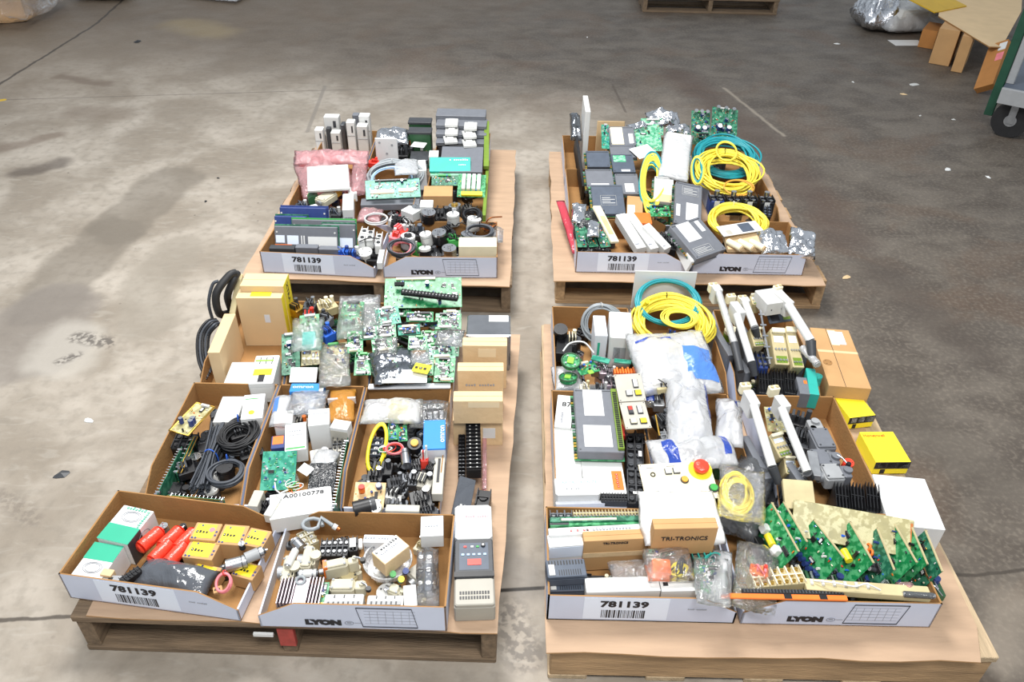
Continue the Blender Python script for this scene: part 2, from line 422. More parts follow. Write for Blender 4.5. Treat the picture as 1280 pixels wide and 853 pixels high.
    # joints and cracks
    def line(col, pts, r, V=W2, c='3F3831', k=.85):
        return stain(col, pts, r, r*.5, V, c, k)
    jl = None
    col = line(col, [(-40, 130), (120, 30), (165, -10)], .011)
    col = line(col, [(0, 125), (640, 106), (1280, 95)], .005, P, '5A524A', .6)
    col = line(col, [(406, 108), (384, 165)], .012, P, '77716A', .6)
    col = line(col, [(765, 105), (782, 140)], .008, P, '4a4038', .6)
    col = line(col, [(-20, 777), (90, 770)], .006, W2)
    col = line(col, [(600, 740), (700, 734)], .006, P, '26221f', .95)
    col = line(col, [(1190, 721), (1300, 712)], .006, W2)
    yl = ma('LESS_THAN', seg(g(-14, 128), g(4, 125), P), .02)
    col = mix(yl, col, 'C9A528')
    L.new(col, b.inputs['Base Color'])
    rg = ma('MULTIPLY_ADD', noi(5, 5), .35, .38)
    L.new(rg, b.inputs['Roughness']); b.inputs['Specular IOR Level'].default_value = .4
    bp = N.new('ShaderNodeBump'); bp.inputs['Strength'].default_value = .25; bp.inputs['Distance'].default_value = .01
    L.new(noi(30, 8), bp.inputs['Height']); L.new(bp.outputs[0], b.inputs['Normal'])
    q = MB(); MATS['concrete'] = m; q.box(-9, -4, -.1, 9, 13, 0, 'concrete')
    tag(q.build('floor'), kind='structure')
floor()

# ------------------------------------------------------------------ pallets and cardboard sheets
DZ = .146
def pallet(label, x0, y0, x1, y1, dark, H=DZ-.003, group=None, tape=False, rz=0, nt=7, wd='wood'):
    W = x1-x0; D = y1-y0
    t = thing('wooden_pallet', label, 'pallet', TR((x0+x1)/2, (y0+y1)/2, 0, rz), group)
    wx = 'wood_dark' if dark else wd; wy = 'wood_dark_y' if dark else 'wood_y'; th = .02; rn = random.Random(int(x0*100))
    for k in range(nt):
        bw = .105 if k not in (0, nt-1) else .125
        y = -D/2+bw/2+(D-bw)*k/(nt-1); j = rn.uniform(-.006, .006)
        MB().rbox(-W/2+j, y-bw/2, H-th, W/2+j, y+bw/2, H, wx, .003).build('deck_board', t)
    for k in range(5):
        y = -D/2+.05+(D-.10)*k/4
        MB().rbox(-W/2, y-.05, 0, W/2, y+.05, .017, wx, .003).build('bottom_board', t)
    for k in range(3):
        x = -W/2+.02+(W-.04)*k/2
        MB().rbox(x-.019, -D/2+.004, .017, x+.019, D/2-.004, H-th, wy, .003).build('stringer', t)
    if tape:
        MB().box(-.0205, -D/2-.001, .05, .0205, -D/2+.012, H-.021, 'tape_red').box(-.08, -D/2-.008, H-.045, -.03, -D/2-.001, H-.035, 'paper').build('tape_scrap', t)
    return t
def sheet(label, pts, z, group=None):
    """corrugated sheet from an outline"""
    n = len(pts); rn = random.Random(n); P = []
    for i, (a, b_) in enumerate(zip(pts, pts[1:]+pts[:1])):
        a = Vector(a); b_ = Vector(b_); k = max(1, int((b_-a).length/.09))
        for j in range(k):
            q = a.lerp(b_, j/k)
            if j: q += Vector((rn.uniform(-.005, .005), rn.uniform(-.005, .005)))
            P.append(q)
    m = MB(); n = len(P)
    vs = [(q.x, q.y, z) for q in P]+[(q.x, q.y, z+.004) for q in P]
    m.add(vs, [tuple(range(n, 2*n)), tuple(range(n-1, -1, -1))], 'kraft_sheet'); m.add(vs, [(i, (i+1) % n, n+(i+1) % n, n+i) for i in range(n)], 'kraft')
    o = m.build('cardboard_sheet'); return tag(o, label, 'cardboard sheet', group)
pallet('weathered brown wooden pallet under the front left lot, red tape on its middle stringer', -1.08, 1.165, -.015, 2.42, True, tape=True, rz=-.012)
pallet('pale wooden pallet under the front right lot, its torn sheet overhanging the front', -.015, 1.245, 1.335, 2.345, False, wd='wood_pale', rz=PI/2)
pallet('wooden pallet under the rear left lot, mostly hidden by its cardboard', -1.10, 2.75, -.01, 4.06, True)
pallet('wooden pallet under the rear right lot, open side facing the yellow cable coil', .18, 2.83, 1.31, 4.04, False)
sheet('cardboard sheet on the front left pallet with the grey motor drive lying on it', [(-1.05, 1.175), (-.02, 1.15), (.03, 2.40), (-1.05, 2.42)], DZ-.0025)
sheet('cardboard sheet with torn right corner on the front right pallet', [(.10, 1.10), (1.155, 1.10), (1.19, 1.20), (1.20, 1.42), (1.16, 1.7), (1.155, 2.0), (1.13, 2.47), (.12, 2.47)], DZ-.0025)
sheet('cardboard sheet on the rear left pallet showing a wide strip at right', [(-1.11, 2.755), (-.015, 2.725), (0, 4.08), (-1.08, 4.08)], DZ-.0025)
sheet('cardboard sheet on the rear right pallet, raised strip at its left side', [(.165, 2.775), (1.285, 2.785), (1.30, 3.95), (1.28, 4.07), (.18, 4.07)], DZ-.0025)
DK = DZ+.002

# ------------------------------------------------------------------ shelf bins
BH = .098
def barcode(m, x0, x1, z0, z1, y, mt='ink', seed=1, T=None):
    rn = random.Random(seed); x = x0
    while x < x1:
        w_ = rn.choice((.0012, .002, .003, .0042)); m.box(x, y-.0003, z0, min(x+w_, x1), y, z1, mt, T); x += w_+rn.choice((.0013, .0022, .003))
def bin_(label, x, y, rz, L=.46, W=.29, H=BH, opn=1, pr=None, lip=.045, group=None, ch=.095, chb=.0):
    """shelf bin: long side along local x, low open end at +x (opn=1) or -x; printing faces local -y"""
    t = thing('shelf_bin', label, 'cardboard bin', TR(x, y, DK, rz), group)
    k = .0035; a, b_ = (L/2, W/2)
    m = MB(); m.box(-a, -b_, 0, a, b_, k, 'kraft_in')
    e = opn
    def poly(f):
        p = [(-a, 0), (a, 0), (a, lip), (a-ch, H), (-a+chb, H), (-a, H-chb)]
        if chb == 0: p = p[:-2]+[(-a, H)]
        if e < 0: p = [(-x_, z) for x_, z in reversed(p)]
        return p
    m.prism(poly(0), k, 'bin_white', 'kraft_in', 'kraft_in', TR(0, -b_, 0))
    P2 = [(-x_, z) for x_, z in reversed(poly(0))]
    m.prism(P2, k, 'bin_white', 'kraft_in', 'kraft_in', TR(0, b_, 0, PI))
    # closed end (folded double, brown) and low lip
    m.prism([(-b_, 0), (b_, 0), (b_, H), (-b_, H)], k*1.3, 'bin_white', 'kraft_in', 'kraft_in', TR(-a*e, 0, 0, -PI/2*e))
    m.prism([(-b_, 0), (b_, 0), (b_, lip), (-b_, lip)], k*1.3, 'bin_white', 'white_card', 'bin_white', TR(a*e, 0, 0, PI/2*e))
    m.build('folded_body', t)
    if pr == 'num':
        q = MB(); q.box(-a+.05*0+.12, -b_-.0006, .008, a-.135, -b_-.0001, H-.006, 'sticker')
        q2 = MB(); q2.text('781139', .032, 'ink', TR(-a+.190, -b_-.0012, H-.029, 0, PI/2), .0012, sx=1.25)
        barcode(q2, -a+.135, -a+.245, .014, .046, -b_-.0008)
        MB().text('~PART NUMBER', .006, 'ink_grey', TR(a-.10, -b_-.0008, .055, 0, PI/2)).build('printed_text', t)
        q.mats = q.mats
        s_ = MB(); s_.box(-a+.09, -b_-.0006, .008, -a+.30, -b_-.0001, H-.004, 'sticker'); lo = s_.build('number_sticker', t); q2.build('printed_number', lo)
        lo['label'] = 'pale sticker with number 781139 and barcode'
    if pr == 'lyon':
        q = MB(); q.text('LYON', .025, 'ink', TR(-a+.158, -b_-.0008, .025, 0, PI/2), .0024, sx=1.3)
        c = [(-a+.222+.011*math.cos(2*PI*i/16), -b_-.001, .026+.007*math.sin(2*PI*i/16)) for i in range(16)]
        q.tube(c, .0007, 'ink_grey', 4, True); q.box(-a+.217, -b_-.0008, .024, -a+.227, -b_, .028, 'ink_grey'); q.box(-a+.236, -b_-.0008, .025, -a+.252, -b_, .027, 'ink_grey')
        q.build('printed_logo', t)
        q = MB(); x0, x1, z0, z1, sh = -a+.225, -a+.36, .012, H-.01, .0
        x0 += .03; x1 += .03
        P_ = [(x0-.0, z0), (x1, z0), (x1+.012*pr_s, z1), (x0+.012*pr_s, z1)]
        q.tube([(u, -b_-.0008, v) for u, v in P_], .0012, 'ink', 4, True)
        for i in range(1, 7):
            f = i/7; q.box(x0+(x1-x0)*f, -b_-.0005, z0+.012, x0+(x1-x0)*f+.0008, -b_, z1-.012, 'ink_grey')
        for i in range(1, 6):
            z = z0+(z1-z0)*i/6; q.box(x0+.006, -b_-.0005, z, x1-.004, -b_, z+.0008, 'ink_grey')
        q.build('printed_table', t)
    return t
pr_s = 0
R_(0, 0, 1)
GB = 'shelf bins on the pallets'
# front rows
bin_('front left bin of the front left lot, stickered 781139, holding red wrapped tubes', -.868, 1.335, -.125, .455, .28, pr='num')
pr_s = -1
bin_('white LYON printed bin at the front of the left lot, holding grey limit switches', -.375, 1.298, -.004, .462, .29, opn=-1, pr='lyon')
bin_('front bin of the right lot stickered 781139, holding a tan carton', .338, 1.335, 0, .472, .285, pr='num')
pr_s = 1
bin_('white LYON printed bin at the front right, holding a fan of green circuit boards', .828, 1.335, .003, .478, .285, opn=-1, pr='lyon')
bin_('rear left lot bin stickered 781139 holding grey module cards', -.79, 2.93, -.05, .465, .30, pr='num')
pr_s = -1
bin_('rear left lot bin printed LYON with a white box in its corner', -.303, 2.93, .03, .465, .30, opn=-1, pr='lyon')
bin_('rear right lot bin stickered 781139 beside the red bag', .487, 2.99, .005, .462, .285, pr='num')
pr_s = 1
bin_('rear right lot bin printed LYON with foil parcels at its right end', .975, 3.00, .01, .465, .285, opn=-1, pr='lyon')
# middle and back rows, long side running away
def rowbins(y, xs, L, labs, W=.272, rz=PI/2, H=BH):
    for x, lb in zip(xs, labs): bin_(lb, x, y, -rz, L, W, H)
rowbins(1.735, (-.885, -.606, -.328), .465, ('middle left bin of the front left lot, full of black cable bundles', 'middle bin of the front left lot with white boxes and green grid board', 'middle right bin of the front left lot with black connectors and a blue box'))
rowbins(2.213, (-.887, -.607, -.328), .465, ('back left bin of the front left lot holding tall tan cartons', 'back middle bin of the front left lot, circuit boards in open bags', 'back right bin of the front left lot, full of green circuit boards'))
rowbins(1.735, (.27, .557, .90), .465, ('middle left bin of the front right lot holding the grey and green terminal module', 'middle bin of the front right lot under the clear air pillows', 'middle right bin of the front right lot with grey limit switches'), W=.28)
rowbins(2.215, (.285, .575, .88), .465, ('back left bin of the front right lot with the green round gauge', 'back middle bin of the front right lot behind the clear air pillows', 'back right bin of the front right lot holding white handled modules'), W=.28)
rowbins(3.36, (-.875, -.59, -.275), .46, ('middle left bin of the rear left lot under the pink bag', 'middle bin of the rear left lot holding the grey cable coil', 'middle right bin of the rear left lot holding the teal panel'))
rowbins(3.835, (-.87, -.59, -.275), .46, ('back left bin of the rear left lot with white modules standing in it', 'back middle bin of the rear left lot with green cased units', 'back right bin of the rear left lot with grey stacked cards'))
rowbins(3.415, (.385, .70, 1.05), .46, ('middle left bin of the rear right lot full of dark grey cards', 'middle bin of the rear right lot with yellow cables under the grey pouch', 'middle right bin of the rear right lot with black cubes and yellow coils'), W=.285)
rowbins(3.86, (.385, .70, 1.03), .40, ('back left bin of the rear right lot with a white slab standing in it', 'back middle bin of the rear right lot with foil-capped boards', 'back right bin of the rear right lot with capacitor boards and teal coil'), W=.285)
# ------------------------------------------------------------------ placement of an item from the corners of its top face
DF = DK+.0045       # inside bottom of a bin
def Q(fl, fr, rl, zf, zr=None, zfr=None):
    """top face from three corners in the current view; returns matrix (origin centre of top), width, depth"""
    zr = zf if zr is None else zr; zfr = zf if zfr is None else zfr
    a = at(*fl, zf); b_ = at(*fr, zfr); c = at(*rl, zr)
    X = b_-a; Yv = c-a
    if Yv.length > 1.3*X.length: d_ = Yv.length; Yv.normalize(); X -= Yv*X.dot(Yv); w_ = X.length; X.normalize()
    else: w_ = X.length; X.normalize(); Yv -= X*Yv.dot(X); d_ = Yv.length; Yv.normalize()
    Z = X.cross(Yv)
    o = a+X*w_/2+Yv*d_/2
    return Matrix(((X.x, Yv.x, Z.x, o.x), (X.y, Yv.y, Z.y, o.y), (X.z, Yv.z, Z.z, o.z), (0, 0, 0, 1))), w_, d_
def C(c, wx, dy, z, rz=0, rx=0, ry=0):
    """top face centred at pixel c at height z, size in metres"""
    p = at(*c, z); return TR(p.x, p.y, p.z, rz, rx, ry), wx, dy
def S(xl, xr, yt, Y, zb=DF, rz=0):
    """upright thing facing the camera: returns (matrix at base centre front), width, height"""
    a = atY(xl, yt, Y); b_ = atY(xr, yt, Y)
    return TR((a.x+b_.x)/2, Y, zb, rz), b_.x-a.x, (a.z+b_.z)/2-zb
def fT(face, w_, d_, h, u=.5, v=.5, off=.0006, r=0):
    """frame on a face: T top, F front, K back, R right, L left; u, v from 0 to 1"""
    if face == 'T': m = TR((u-.5)*w_, (v-.5)*d_, h+off)
    elif face == 'F': m = TR((u-.5)*w_, -d_/2-off, v*h) @ Matrix.Rotation(PI/2, 4, 'X')
    elif face == 'K': m = TR((.5-u)*w_, d_/2+off, v*h, PI) @ Matrix.Rotation(PI/2, 4, 'X')
    elif face == 'R': m = TR(w_/2+off, (u-.5)*d_, v*h, PI/2) @ Matrix.Rotation(PI/2, 4, 'X')
    else: m = TR(-w_/2-off, (.5-u)*d_, v*h, -PI/2) @ Matrix.Rotation(PI/2, 4, 'X')
    return m @ Matrix.Rotation(r, 4, 'Z')
def fsz(face, w_, d_, h): return (w_, d_) if face == 'T' else ((w_, h) if face in 'FK' else (d_, h))
def base(P, h): return P[0] @ Matrix.Translation((0, 0, -h))
def marks(t, w_, d_, h, patches=(), texts=()):
    """patches: (face,u0,v0,u1,v1,material[,name]); texts: (string,face,u,v,size,material[,rotation,stretch])"""
    for p in patches:
        f, u0, v0, u1, v1, m = p[:6]; W_, H_ = fsz(f, w_, d_, h)
        MB().cbox((0, 0, 0), ((u1-u0)*W_, (v1-v0)*H_, .0008), m, fT(f, w_, d_, h, (u0+u1)/2, (v0+v1)/2, .0004)).build(p[6] if len(p) > 6 else 'paper_label', t)
    for s_ in texts:
        tx, f, u, v, sz, m = s_[:6]
        MB().text(tx, sz, m, fT(f, w_, d_, h, u, v, .0012, s_[6] if len(s_) > 6 else 0), .0002, sx=s_[7] if len(s_) > 7 else 1).build('printed_text', t)
    return t
def carton(lb, P, h, m='carton_tan', patches=(), texts=(), tape=None, flap=True, cat='box', name='carton', group=None, b=.0015, seam='T', base_m=None):
    M, w_, d_ = P; t = thing(name, lb, cat, base(P, h) if base_m is None else base_m, group)
    q = MB(); q.rbox(-w_/2, -d_/2, 0, w_/2, d_/2, h, m, b); q.build('box_body', t)
    if flap:
        e = .0012
        q = MB()
        if w_ > d_: q.box(-w_/2+e, -e*.4, h-.0002, w_/2-e, e*.4, h+.0003, 'kraft_in' if 'white' not in m else 'ink_grey')
        else: q.box(-w_/2+e, d_/2-.014, h-.0002, w_/2-e, d_/2-.0132, h+.0003, 'kraft_in' if 'white' not in m else 'ink_grey')
        q.build('flap_seam', t)
    if tape: marks(t, w_, d_, h, [tuple(tape)+('packing_tape',)])
    return marks(t, w_, d_, h, patches, texts)
def sbox(lb, xl, xr, yt, Y, d_, m='carton_tan', zb=DF, rz=0, **k):
    M, w_, h = S(xl, xr, yt, Y, zb, rz)
    return carton(lb, (M, w_, d_), h, m, base_m=M @ Matrix.Translation((0, d_/2, 0)), **k)
def board(lb, P, m='pcb', t_=.0016, seed=0, chips=4, dens=28, conn=1, caps=0, edge=0, group=None, name='circuit_board', back=False, tall=.010, cc=None, holes=True):
    M, w_, d_ = P; rn = random.Random(seed+int(w_*1000)); o = thing(name, lb, 'circuit board', base(P, t_), group)
    z = t_
    q = MB(); q.rbox(-w_/2, -d_/2, 0, w_/2, d_/2, t_, m, .001)
    if edge: 
        for i in range(int(w_*.8/.004)): q.box(-w_*.4+i*.004, -d_/2-.0003, t_, -w_*.4+i*.004+.0025, -d_/2+.007, t_+.0004, 'brass')
    q.build('board', o)
    def pt(mx=.012): return rn.uniform(-w_/2+mx, w_/2-mx), rn.uniform(-d_/2+mx, d_/2-mx)
    for k in range(chips):
        x, y = pt(min(.02, w_*.3, d_*.3)); a, b_ = rn.choice(((.022, .009), (.016, .008), (.014, .014), (.03, .011), (.009, .02)))
        a = min(a, w_*.4); b_ = min(b_, d_*.4)
        c = MB(); c.rbox(x-a/2, y-b_/2, z+.001, x+a/2, y+b_/2, z+.0042, 'black', .0005)
        n = int(a/.0035)
        for i in range(n):
            xx = x-a/2+.0015+i*.0035; c.box(xx, y-b_/2-.0016, z, xx+.0012, y-b_/2, z+.003, 'metal').box(xx, y+b_/2, z, xx+.0012, y+b_/2+.0016, z+.003, 'metal')
        if rn.random() < .35: c.box(x-a*.35, y-b_*.3, z+.0042, x+a*.35, y+b_*.3, z+.0046, 'paper')
        c.build('chip', o)
    cols = cc or ['metal', 'cream', 'black', 'blue', 'brass', 'paper', 'red', 'charcoal', 'light_grey', 'orange']
    c = MB()
    for k in range(dens):
        x, y = pt(.005); r = rn.random()
        if r < .55:
            a, b_ = rn.choice(((.006, .0025), (.0025, .006), (.004, .003))); c.box(x-a/2, y-b_/2, z, x+a/2, y+b_/2, z+rn.uniform(.001, .003), rn.choice(cols))
        elif r < .8:
            L_ = rn.uniform(.004, .008); v = rn.random() < .5
            c.cyl((x-L_/2*v, y-L_/2*(not v), z+.0018), (x+L_/2*v, y+L_/2*(not v), z+.0018), .0014, rn.choice(cols), n=6)
        else:
            r_ = rn.uniform(.002, .0042); c.cyl((x, y, z), (x, y, z+rn.uniform(.004, tall)), r_, rn.choice(['blue', 'black', 'metal', 'navy', 'light_grey']), n=8)
    if dens: tag(c.build('small_components', o), kind='stuff')
    for k in range(caps):
        x, y = pt(.014); r_ = rn.uniform(.006, .009)
        cc_ = MB().cyl((x, y, z), (x, y, z+tall*1.8), r_, 'navy', n=12); cc_.cyl((x, y, z+tall*1.8), (x, y, z+tall*1.8+.0006), r_*.9, 'metal', n=12); cc_.build('capacitor', o)
    for k in range(conn):
        y = d_/2-.007 if k % 2 == 0 else -d_/2+.007; L_ = w_*rn.uniform(.35, .6); x = rn.uniform(-.1, .1)*w_
        c = MB(); c.box(x-L_/2, y-.004, z, x+L_/2, y+.004, z+.008, rn.choice(['light_grey', 'cream', 'green', 'black', 'white_plastic']))
        for i in range(int(L_/.005)): c.cyl((x-L_/2+.003+i*.005, y, z+.008), (x-L_/2+.003+i*.005, y, z+.0085), .0014, 'steel_dark', n=6)
        c.build('connector', o)
    return o
def card(lb, P, h=.02, m='plc_grey', under='pcb_dark', label=((.2, .15, .8, .5),), seed=0, group=None, name='module_card', plate=None, term=False, texts=()):
    """cased module card: circuit board below, moulded cover, labels"""
    M, w_, d_ = P; o = thing(name, lb, 'module', base(P, h), group); rn = random.Random(seed)
    q = MB(); q.rbox(-w_/2, -d_/2, 0, w_/2, d_/2, .002, under, .001)
    for i in range(int(d_/.012)): q.box(-w_/2, -d_/2+.003+i*.012, .002, -w_/2+.008, -d_/2+.010+i*.012, .006, rn.choice(['black', 'metal', 'green_dark', 'brass']))
    q.build('board', o)
    q = MB(); e = .009; q.rbox(-w_/2+e, -d_/2+e*.3, .002, w_/2-e*.4, d_/2-e*.3, h, m, .003)
    q.box(-w_/2+e*1.6, d_/2-e*1.6, h, w_/2-e, d_/2-e*1.3, h+.0006, 'charcoal')
    q.build('cover', o)
    for sx_, sy in ((-1, -1), (1, -1), (-1, 1), (1, 1)):
        MB().cyl((sx_*(w_/2-.016), sy*(d_/2-.012), h-.001), (sx_*(w_/2-.016), sy*(d_/2-.012), h+.0012), .003, 'steel_dark', n=8).build('screw', o)
    if term:
        q = MB(); q.box(w_/2-.022, -d_/2+.01, h-.002, w_/2-.004, d_/2-.01, h+.009, 'olive')
        for i in range(int((d_-.03)/.0085)): q.box(w_/2-.019, -d_/2+.015+i*.0085, h+.009, w_/2-.007, -d_/2+.02+i*.0085, h+.0105, 'black')
        q.build('terminal_strip', o)
    if plate: 
        q = MB(); u0, v0, u1, v1 = plate
        x0, y0, x1, y1 = (u0-.5)*w_, (v0-.5)*d_, (u1-.5)*w_, (v1-.5)*d_
        q.tube([(x0, y0, h+.0005), (x1, y0, h+.0005), (x1, y1, h+.0005), (x0, y1, h+.0005)], .0009, 'light_grey', 4, True)
        for k in range(4): q.box(x0+.006, y0+(y1-y0)*(.2+.18*k), h, x1-.006-(k % 2)*.02, y0+(y1-y0)*(.25+.18*k), h+.0006, 'light_grey')
        q.build('rating_plate', o)
    return marks(o, w_, d_, h, [('T',)+tuple(l)+('paper',) if len(l) == 4 else ('T',)+tuple(l) for l in label], texts)
def film_bag(lb, P, h, m='film', seed=1, bands=(), cat='plastic bag', name='plastic_bag', group=None, wr=.5, nx=18, ny=14, zip_=None, edge=.5):
    M, w_, d_ = P; q = MB(); q.pillow(w_, d_, h, m, seed, nx, ny, wr, edge=edge)
    o = thing(name, lb, cat, base(P, h), group) if bands or zip_ else None
    if o is None: return tag(q.build(name, None, base(P, h)), lb, cat, group)
    n0 = (nx+1)*(ny+1); k = 0; nf = []
    sv = q.v
    q2 = {}
    for fi in range(1, len(q.f), 2):
        i = ((fi-1)//2) % nx; j = ((fi-1)//2)//nx; u = (i+.5)/nx; v = (j+.5)/ny
        for bi, b_ in enumerate(bands):
            if b_[0] <= u <= b_[2] and b_[1] <= v <= b_[3]: q2.setdefault(bi, []).append(fi)
    q.build('bag_film', o)
    for bi, fl in q2.items():
        p = MB(); ids = sorted({i for f in fl for i in q.f[f]}); mp = {a: b_ for b_, a in enumerate(ids)}
        p.add([q.v[i]+Vector((0, 0, .0015)) for i in ids], [tuple(mp[i] for i in q.f[f]) for f in fl], bands[bi][4], None, True); p.build('printed_band', o)
    if zip_:
        y = (zip_-.5)*d_; MB().box(-w_/2, y-.004, h*.3, w_/2, y+.004, h*1.02, 'film_milky').build('zip_strip', o)
    return o
mat_film('film_blue', '5A92E8', .1, .75, .2, .5, 20)
mat_film('film_navy', '2A4CB0', .05, .9, .2, .5, 20)
def spiral(rx, ry, turns, r, seed=0, flat=.4, spread=.12, tail=True, n=36):
    rn = random.Random(seed); pts = []; cx = cy = 0; k1 = 1; tx = ty = 0
    for t in range(turns):
        a1 = 1+rn.uniform(-spread, spread*.5); zz = rn.uniform(0, flat); a2 = 1+rn.uniform(-spread, spread*.5); ox, oy = rn.uniform(-spread, spread)*rx*.6, rn.uniform(-spread, spread)*ry*.6
        if t == 0: l = (a1, a2, ox, oy, zz); first = l
        for i in range(n):
            f = i/n; s_ = [l[j]*(1-f)+(a1, a2, ox, oy, zz)[j]*f for j in range(5)]; an = 2*PI*f
            pts.append(Vector((rx*s_[0]*math.cos(an)+s_[2], ry*s_[1]*math.sin(an)+s_[3], r+s_[4])))
        l = (a1, a2, ox, oy, zz)
    return pts
def coil(lb, P, m, turns=8, r=.0025, seed=0, h=.02, tie='black', group=None, spread=.14, name='cable_coil', cat='cable', ties=(PI/2,), plug=None, m2=None):
    M, w_, d_ = P; o = thing(name, lb, cat, base(P, h), group)
    pts = spiral(w_/2-r, d_/2-r, turns, r, seed, max(.001, h-2*r), spread)
    MB().tube(pts, r, m, 6).build('cable', o)
    if m2: MB().tube(spiral(w_/2-r*2, d_/2-r*2, max(2, turns//2), r, seed+9, max(.001, h-2*r), spread), r, m2, 6).build('cable', o)
    for a in ties:
        x, y = (w_/2)*.93*math.cos(a), (d_/2)*.93*math.sin(a); q = MB()
        T = TR(x, y, h/2, a); s_ = .02
        ring = [(s_*.75*math.cos(2*PI*i/12)*(spread+.35), 0, (h*.62+.002)*math.sin(2*PI*i/12)) for i in range(12)]
        q.tube(ring, .0015, tie, 5, True, T); q.build('cable_tie', o)
    if plug:
        e = pts[-1]; q = MB(); q.rbox(e.x-.006, e.y-.012, e.z-.004, e.x+.006, e.y+.012, e.z+.005, plug, .0015); q.box(e.x-.004, e.y+.012, e.z-.003, e.x+.004, e.y+.018, e.z+.003, 'brass'); q.build('plug', o)
    return o
def bundle(lb, P, m, n=20, r=.0022, seed=0, h=.03, group=None, tie='blue', name='cable_bundle'):
    M, w_, d_ = P; rn = random.Random(seed); o = thing(name, lb, 'cable', base(P, h), group); q = MB()
    for k in range(n):
        x0 = rn.uniform(-.5, .5)*(w_-2*r); z0 = rn.uniform(r, h-r); pts = []
        for i in range(9):
            f = i/8-.5; sq = .55+abs(f)*.9
            pts.append((x0*min(1, sq)+rn.uniform(-.0015, .0015), f*d_*(1-.04*rn.random()), z0+rn.uniform(-.001, .001)))
        q.tube(pts, r, m, 6)
    q.build('wires', o)
    ring = [((w_*.32)*math.cos(2*PI*i/16), 0, h/2+(h*.6)*math.sin(2*PI*i/16)) for i in range(16)]
    MB().tube(ring, .002, tie, 5, True).build('cable_tie', o); return o
def nest(lb, P, mats, n=8, r=.0014, seed=0, h=.03, group=None, name='wire_tangle'):
    M, w_, d_ = P; rn = random.Random(seed); o = thing(name, lb, 'wires', base(P, h), group)
    for mm in mats:
        q = MB()
        for k in range(max(1, n//len(mats))):
            pts = []; a0 = rn.uniform(0, 6); c = (rn.uniform(-.2, .2)*w_, rn.uniform(-.2, .2)*d_); ra, rb = rn.uniform(.15, .4)*w_, rn.uniform(.15, .4)*d_; z = rn.uniform(.2, 1)*h
            for i in range(18): t = a0+i*.42; pts.append((max(-w_/2, min(w_/2, c[0]+ra*math.cos(t)*(1+.1*i/18))), max(-d_/2, min(d_/2, c[1]+rb*math.sin(t*1.1))), max(r, z+.25*h*math.sin(t*.7+k)-.1*h)))
            q.tube(pts, r, mm, 5)
        q.build('wire', o)
    return o
def switch(lb, P, h=.035, m='beige', head='beige', seed=0, lever=True, group=None, band=None, screws=4, name='limit_switch', cat='switch', cond=True):
    """cast limit switch: body with screwed cover, turret head, roller lever; head towards +x"""
    M, w_, d_ = P; o = thing(name, lb, cat, base(P, h), group); bw = w_*.66
    q = MB(); q.rbox(-w_/2, -d_/2, 0, -w_/2+bw, d_/2, h*.86, m, .005); q.rbox(-w_/2+.003, -d_/2+.003, h*.86, -w_/2+bw-.003, d_/2-.003, h, m, .003); q.build('switch_body', o)
    for sx_, sy in ((.12, .18), (.88, .18), (.12, .82), (.88, .82))[:screws]:
        MB().cyl((-w_/2+bw*sx_, -d_/2+d_*sy, h), (-w_/2+bw*sx_, -d_/2+d_*sy, h+.0015), .0032, 'steel_dark', n=8).build('screw', o)
    q = MB(); q.rbox(-w_/2+bw, -d_*.36, h*.1, w_/2-.004, d_*.36, h*.9, head, .004); q.cyl((w_/2-w_*.14, 0, h*.9), (w_/2-w_*.14, 0, h*1.08), d_*.2, head, n=12); q.build('switch_head', o)
    if band: MB().box(-w_/2-.0005, -d_*.45, h*.2, -w_/2+.010, d_*.45, h+.001, band).build('coloured_band', o)
    if cond: MB().cyl((-w_/2-.012, 0, h*.45), (-w_/2+.003, 0, h*.45), min(d_*.28, h*.4), 'metal_dull', n=12).build('conduit_hub', o)
    if lever:
        q = MB(); x = w_/2-w_*.14; q.tube([(x, 0, h*1.1), (x+.012, -d_*.2, h*1.12), (x+.02, -d_*.6, h*1.1)], .003, 'metal', 6); q.cyl((x+.02, -d_*.6, h*1.02), (x+.02, -d_*.6, h*1.25), .007, 'black', n=10); q.build('roller_lever', o)
    return o
def sensor(lb, P, h=.04, m='black', flange='metal', n=16, seed=0, group=None, name='rotary_encoder', cat='encoder', cable=None, shaft=True, cap=None):
    """round-bodied device standing on its back, axis along local z"""
    M, w_, d_ = P; r = w_/2; o = thing(name, lb, cat, base(P, h), group)
    MB().cyl((0, 0, 0), (0, 0, h*.75), r, m, n=n).cyl((0, 0, h*.75), (0, 0, h*.8), r*.9, 'steel_dark', n=n).build('housing', o)
    q = MB(); q.cyl((0, 0, h*.8), (0, 0, h), r, flange, n=n)
    for a in range(3): q.cyl((r*.65*math.cos(a*2.1), r*.65*math.sin(a*2.1), h), (r*.65*math.cos(a*2.1), r*.65*math.sin(a*2.1), h+.0006), r*.1, 'black', n=6)
    q.build('flange', o)
    if shaft: MB().cyl((0, 0, h), (0, 0, h+.012), r*.18, 'metal', n=10).build('shaft', o)
    if cap: MB().cyl((0, 0, h), (0, 0, h+.006), r*.55, cap, n=n).build('cap', o)
    if cable:
        rn = random.Random(seed); a = rn.uniform(0, 6); p = [(r*math.cos(a)*(1+.5*i), r*math.sin(a)*(1+.5*i)+.01*math.sin(i), h*.4+.01*math.sin(i*1.3)) for i in range(6)]
        MB().tube(p, .003, cable, 6).build('cable', o)
    return o
def lying(P, r, tilt=0):
    """turn a top-face placement so local z runs along the depth direction (cylinder lying down)"""
    M, w_, d_ = P; return (M @ TR(0, -d_/2, -r, 0, -PI/2+tilt) @ Matrix.Translation((0, 0, d_)), w_, d_)
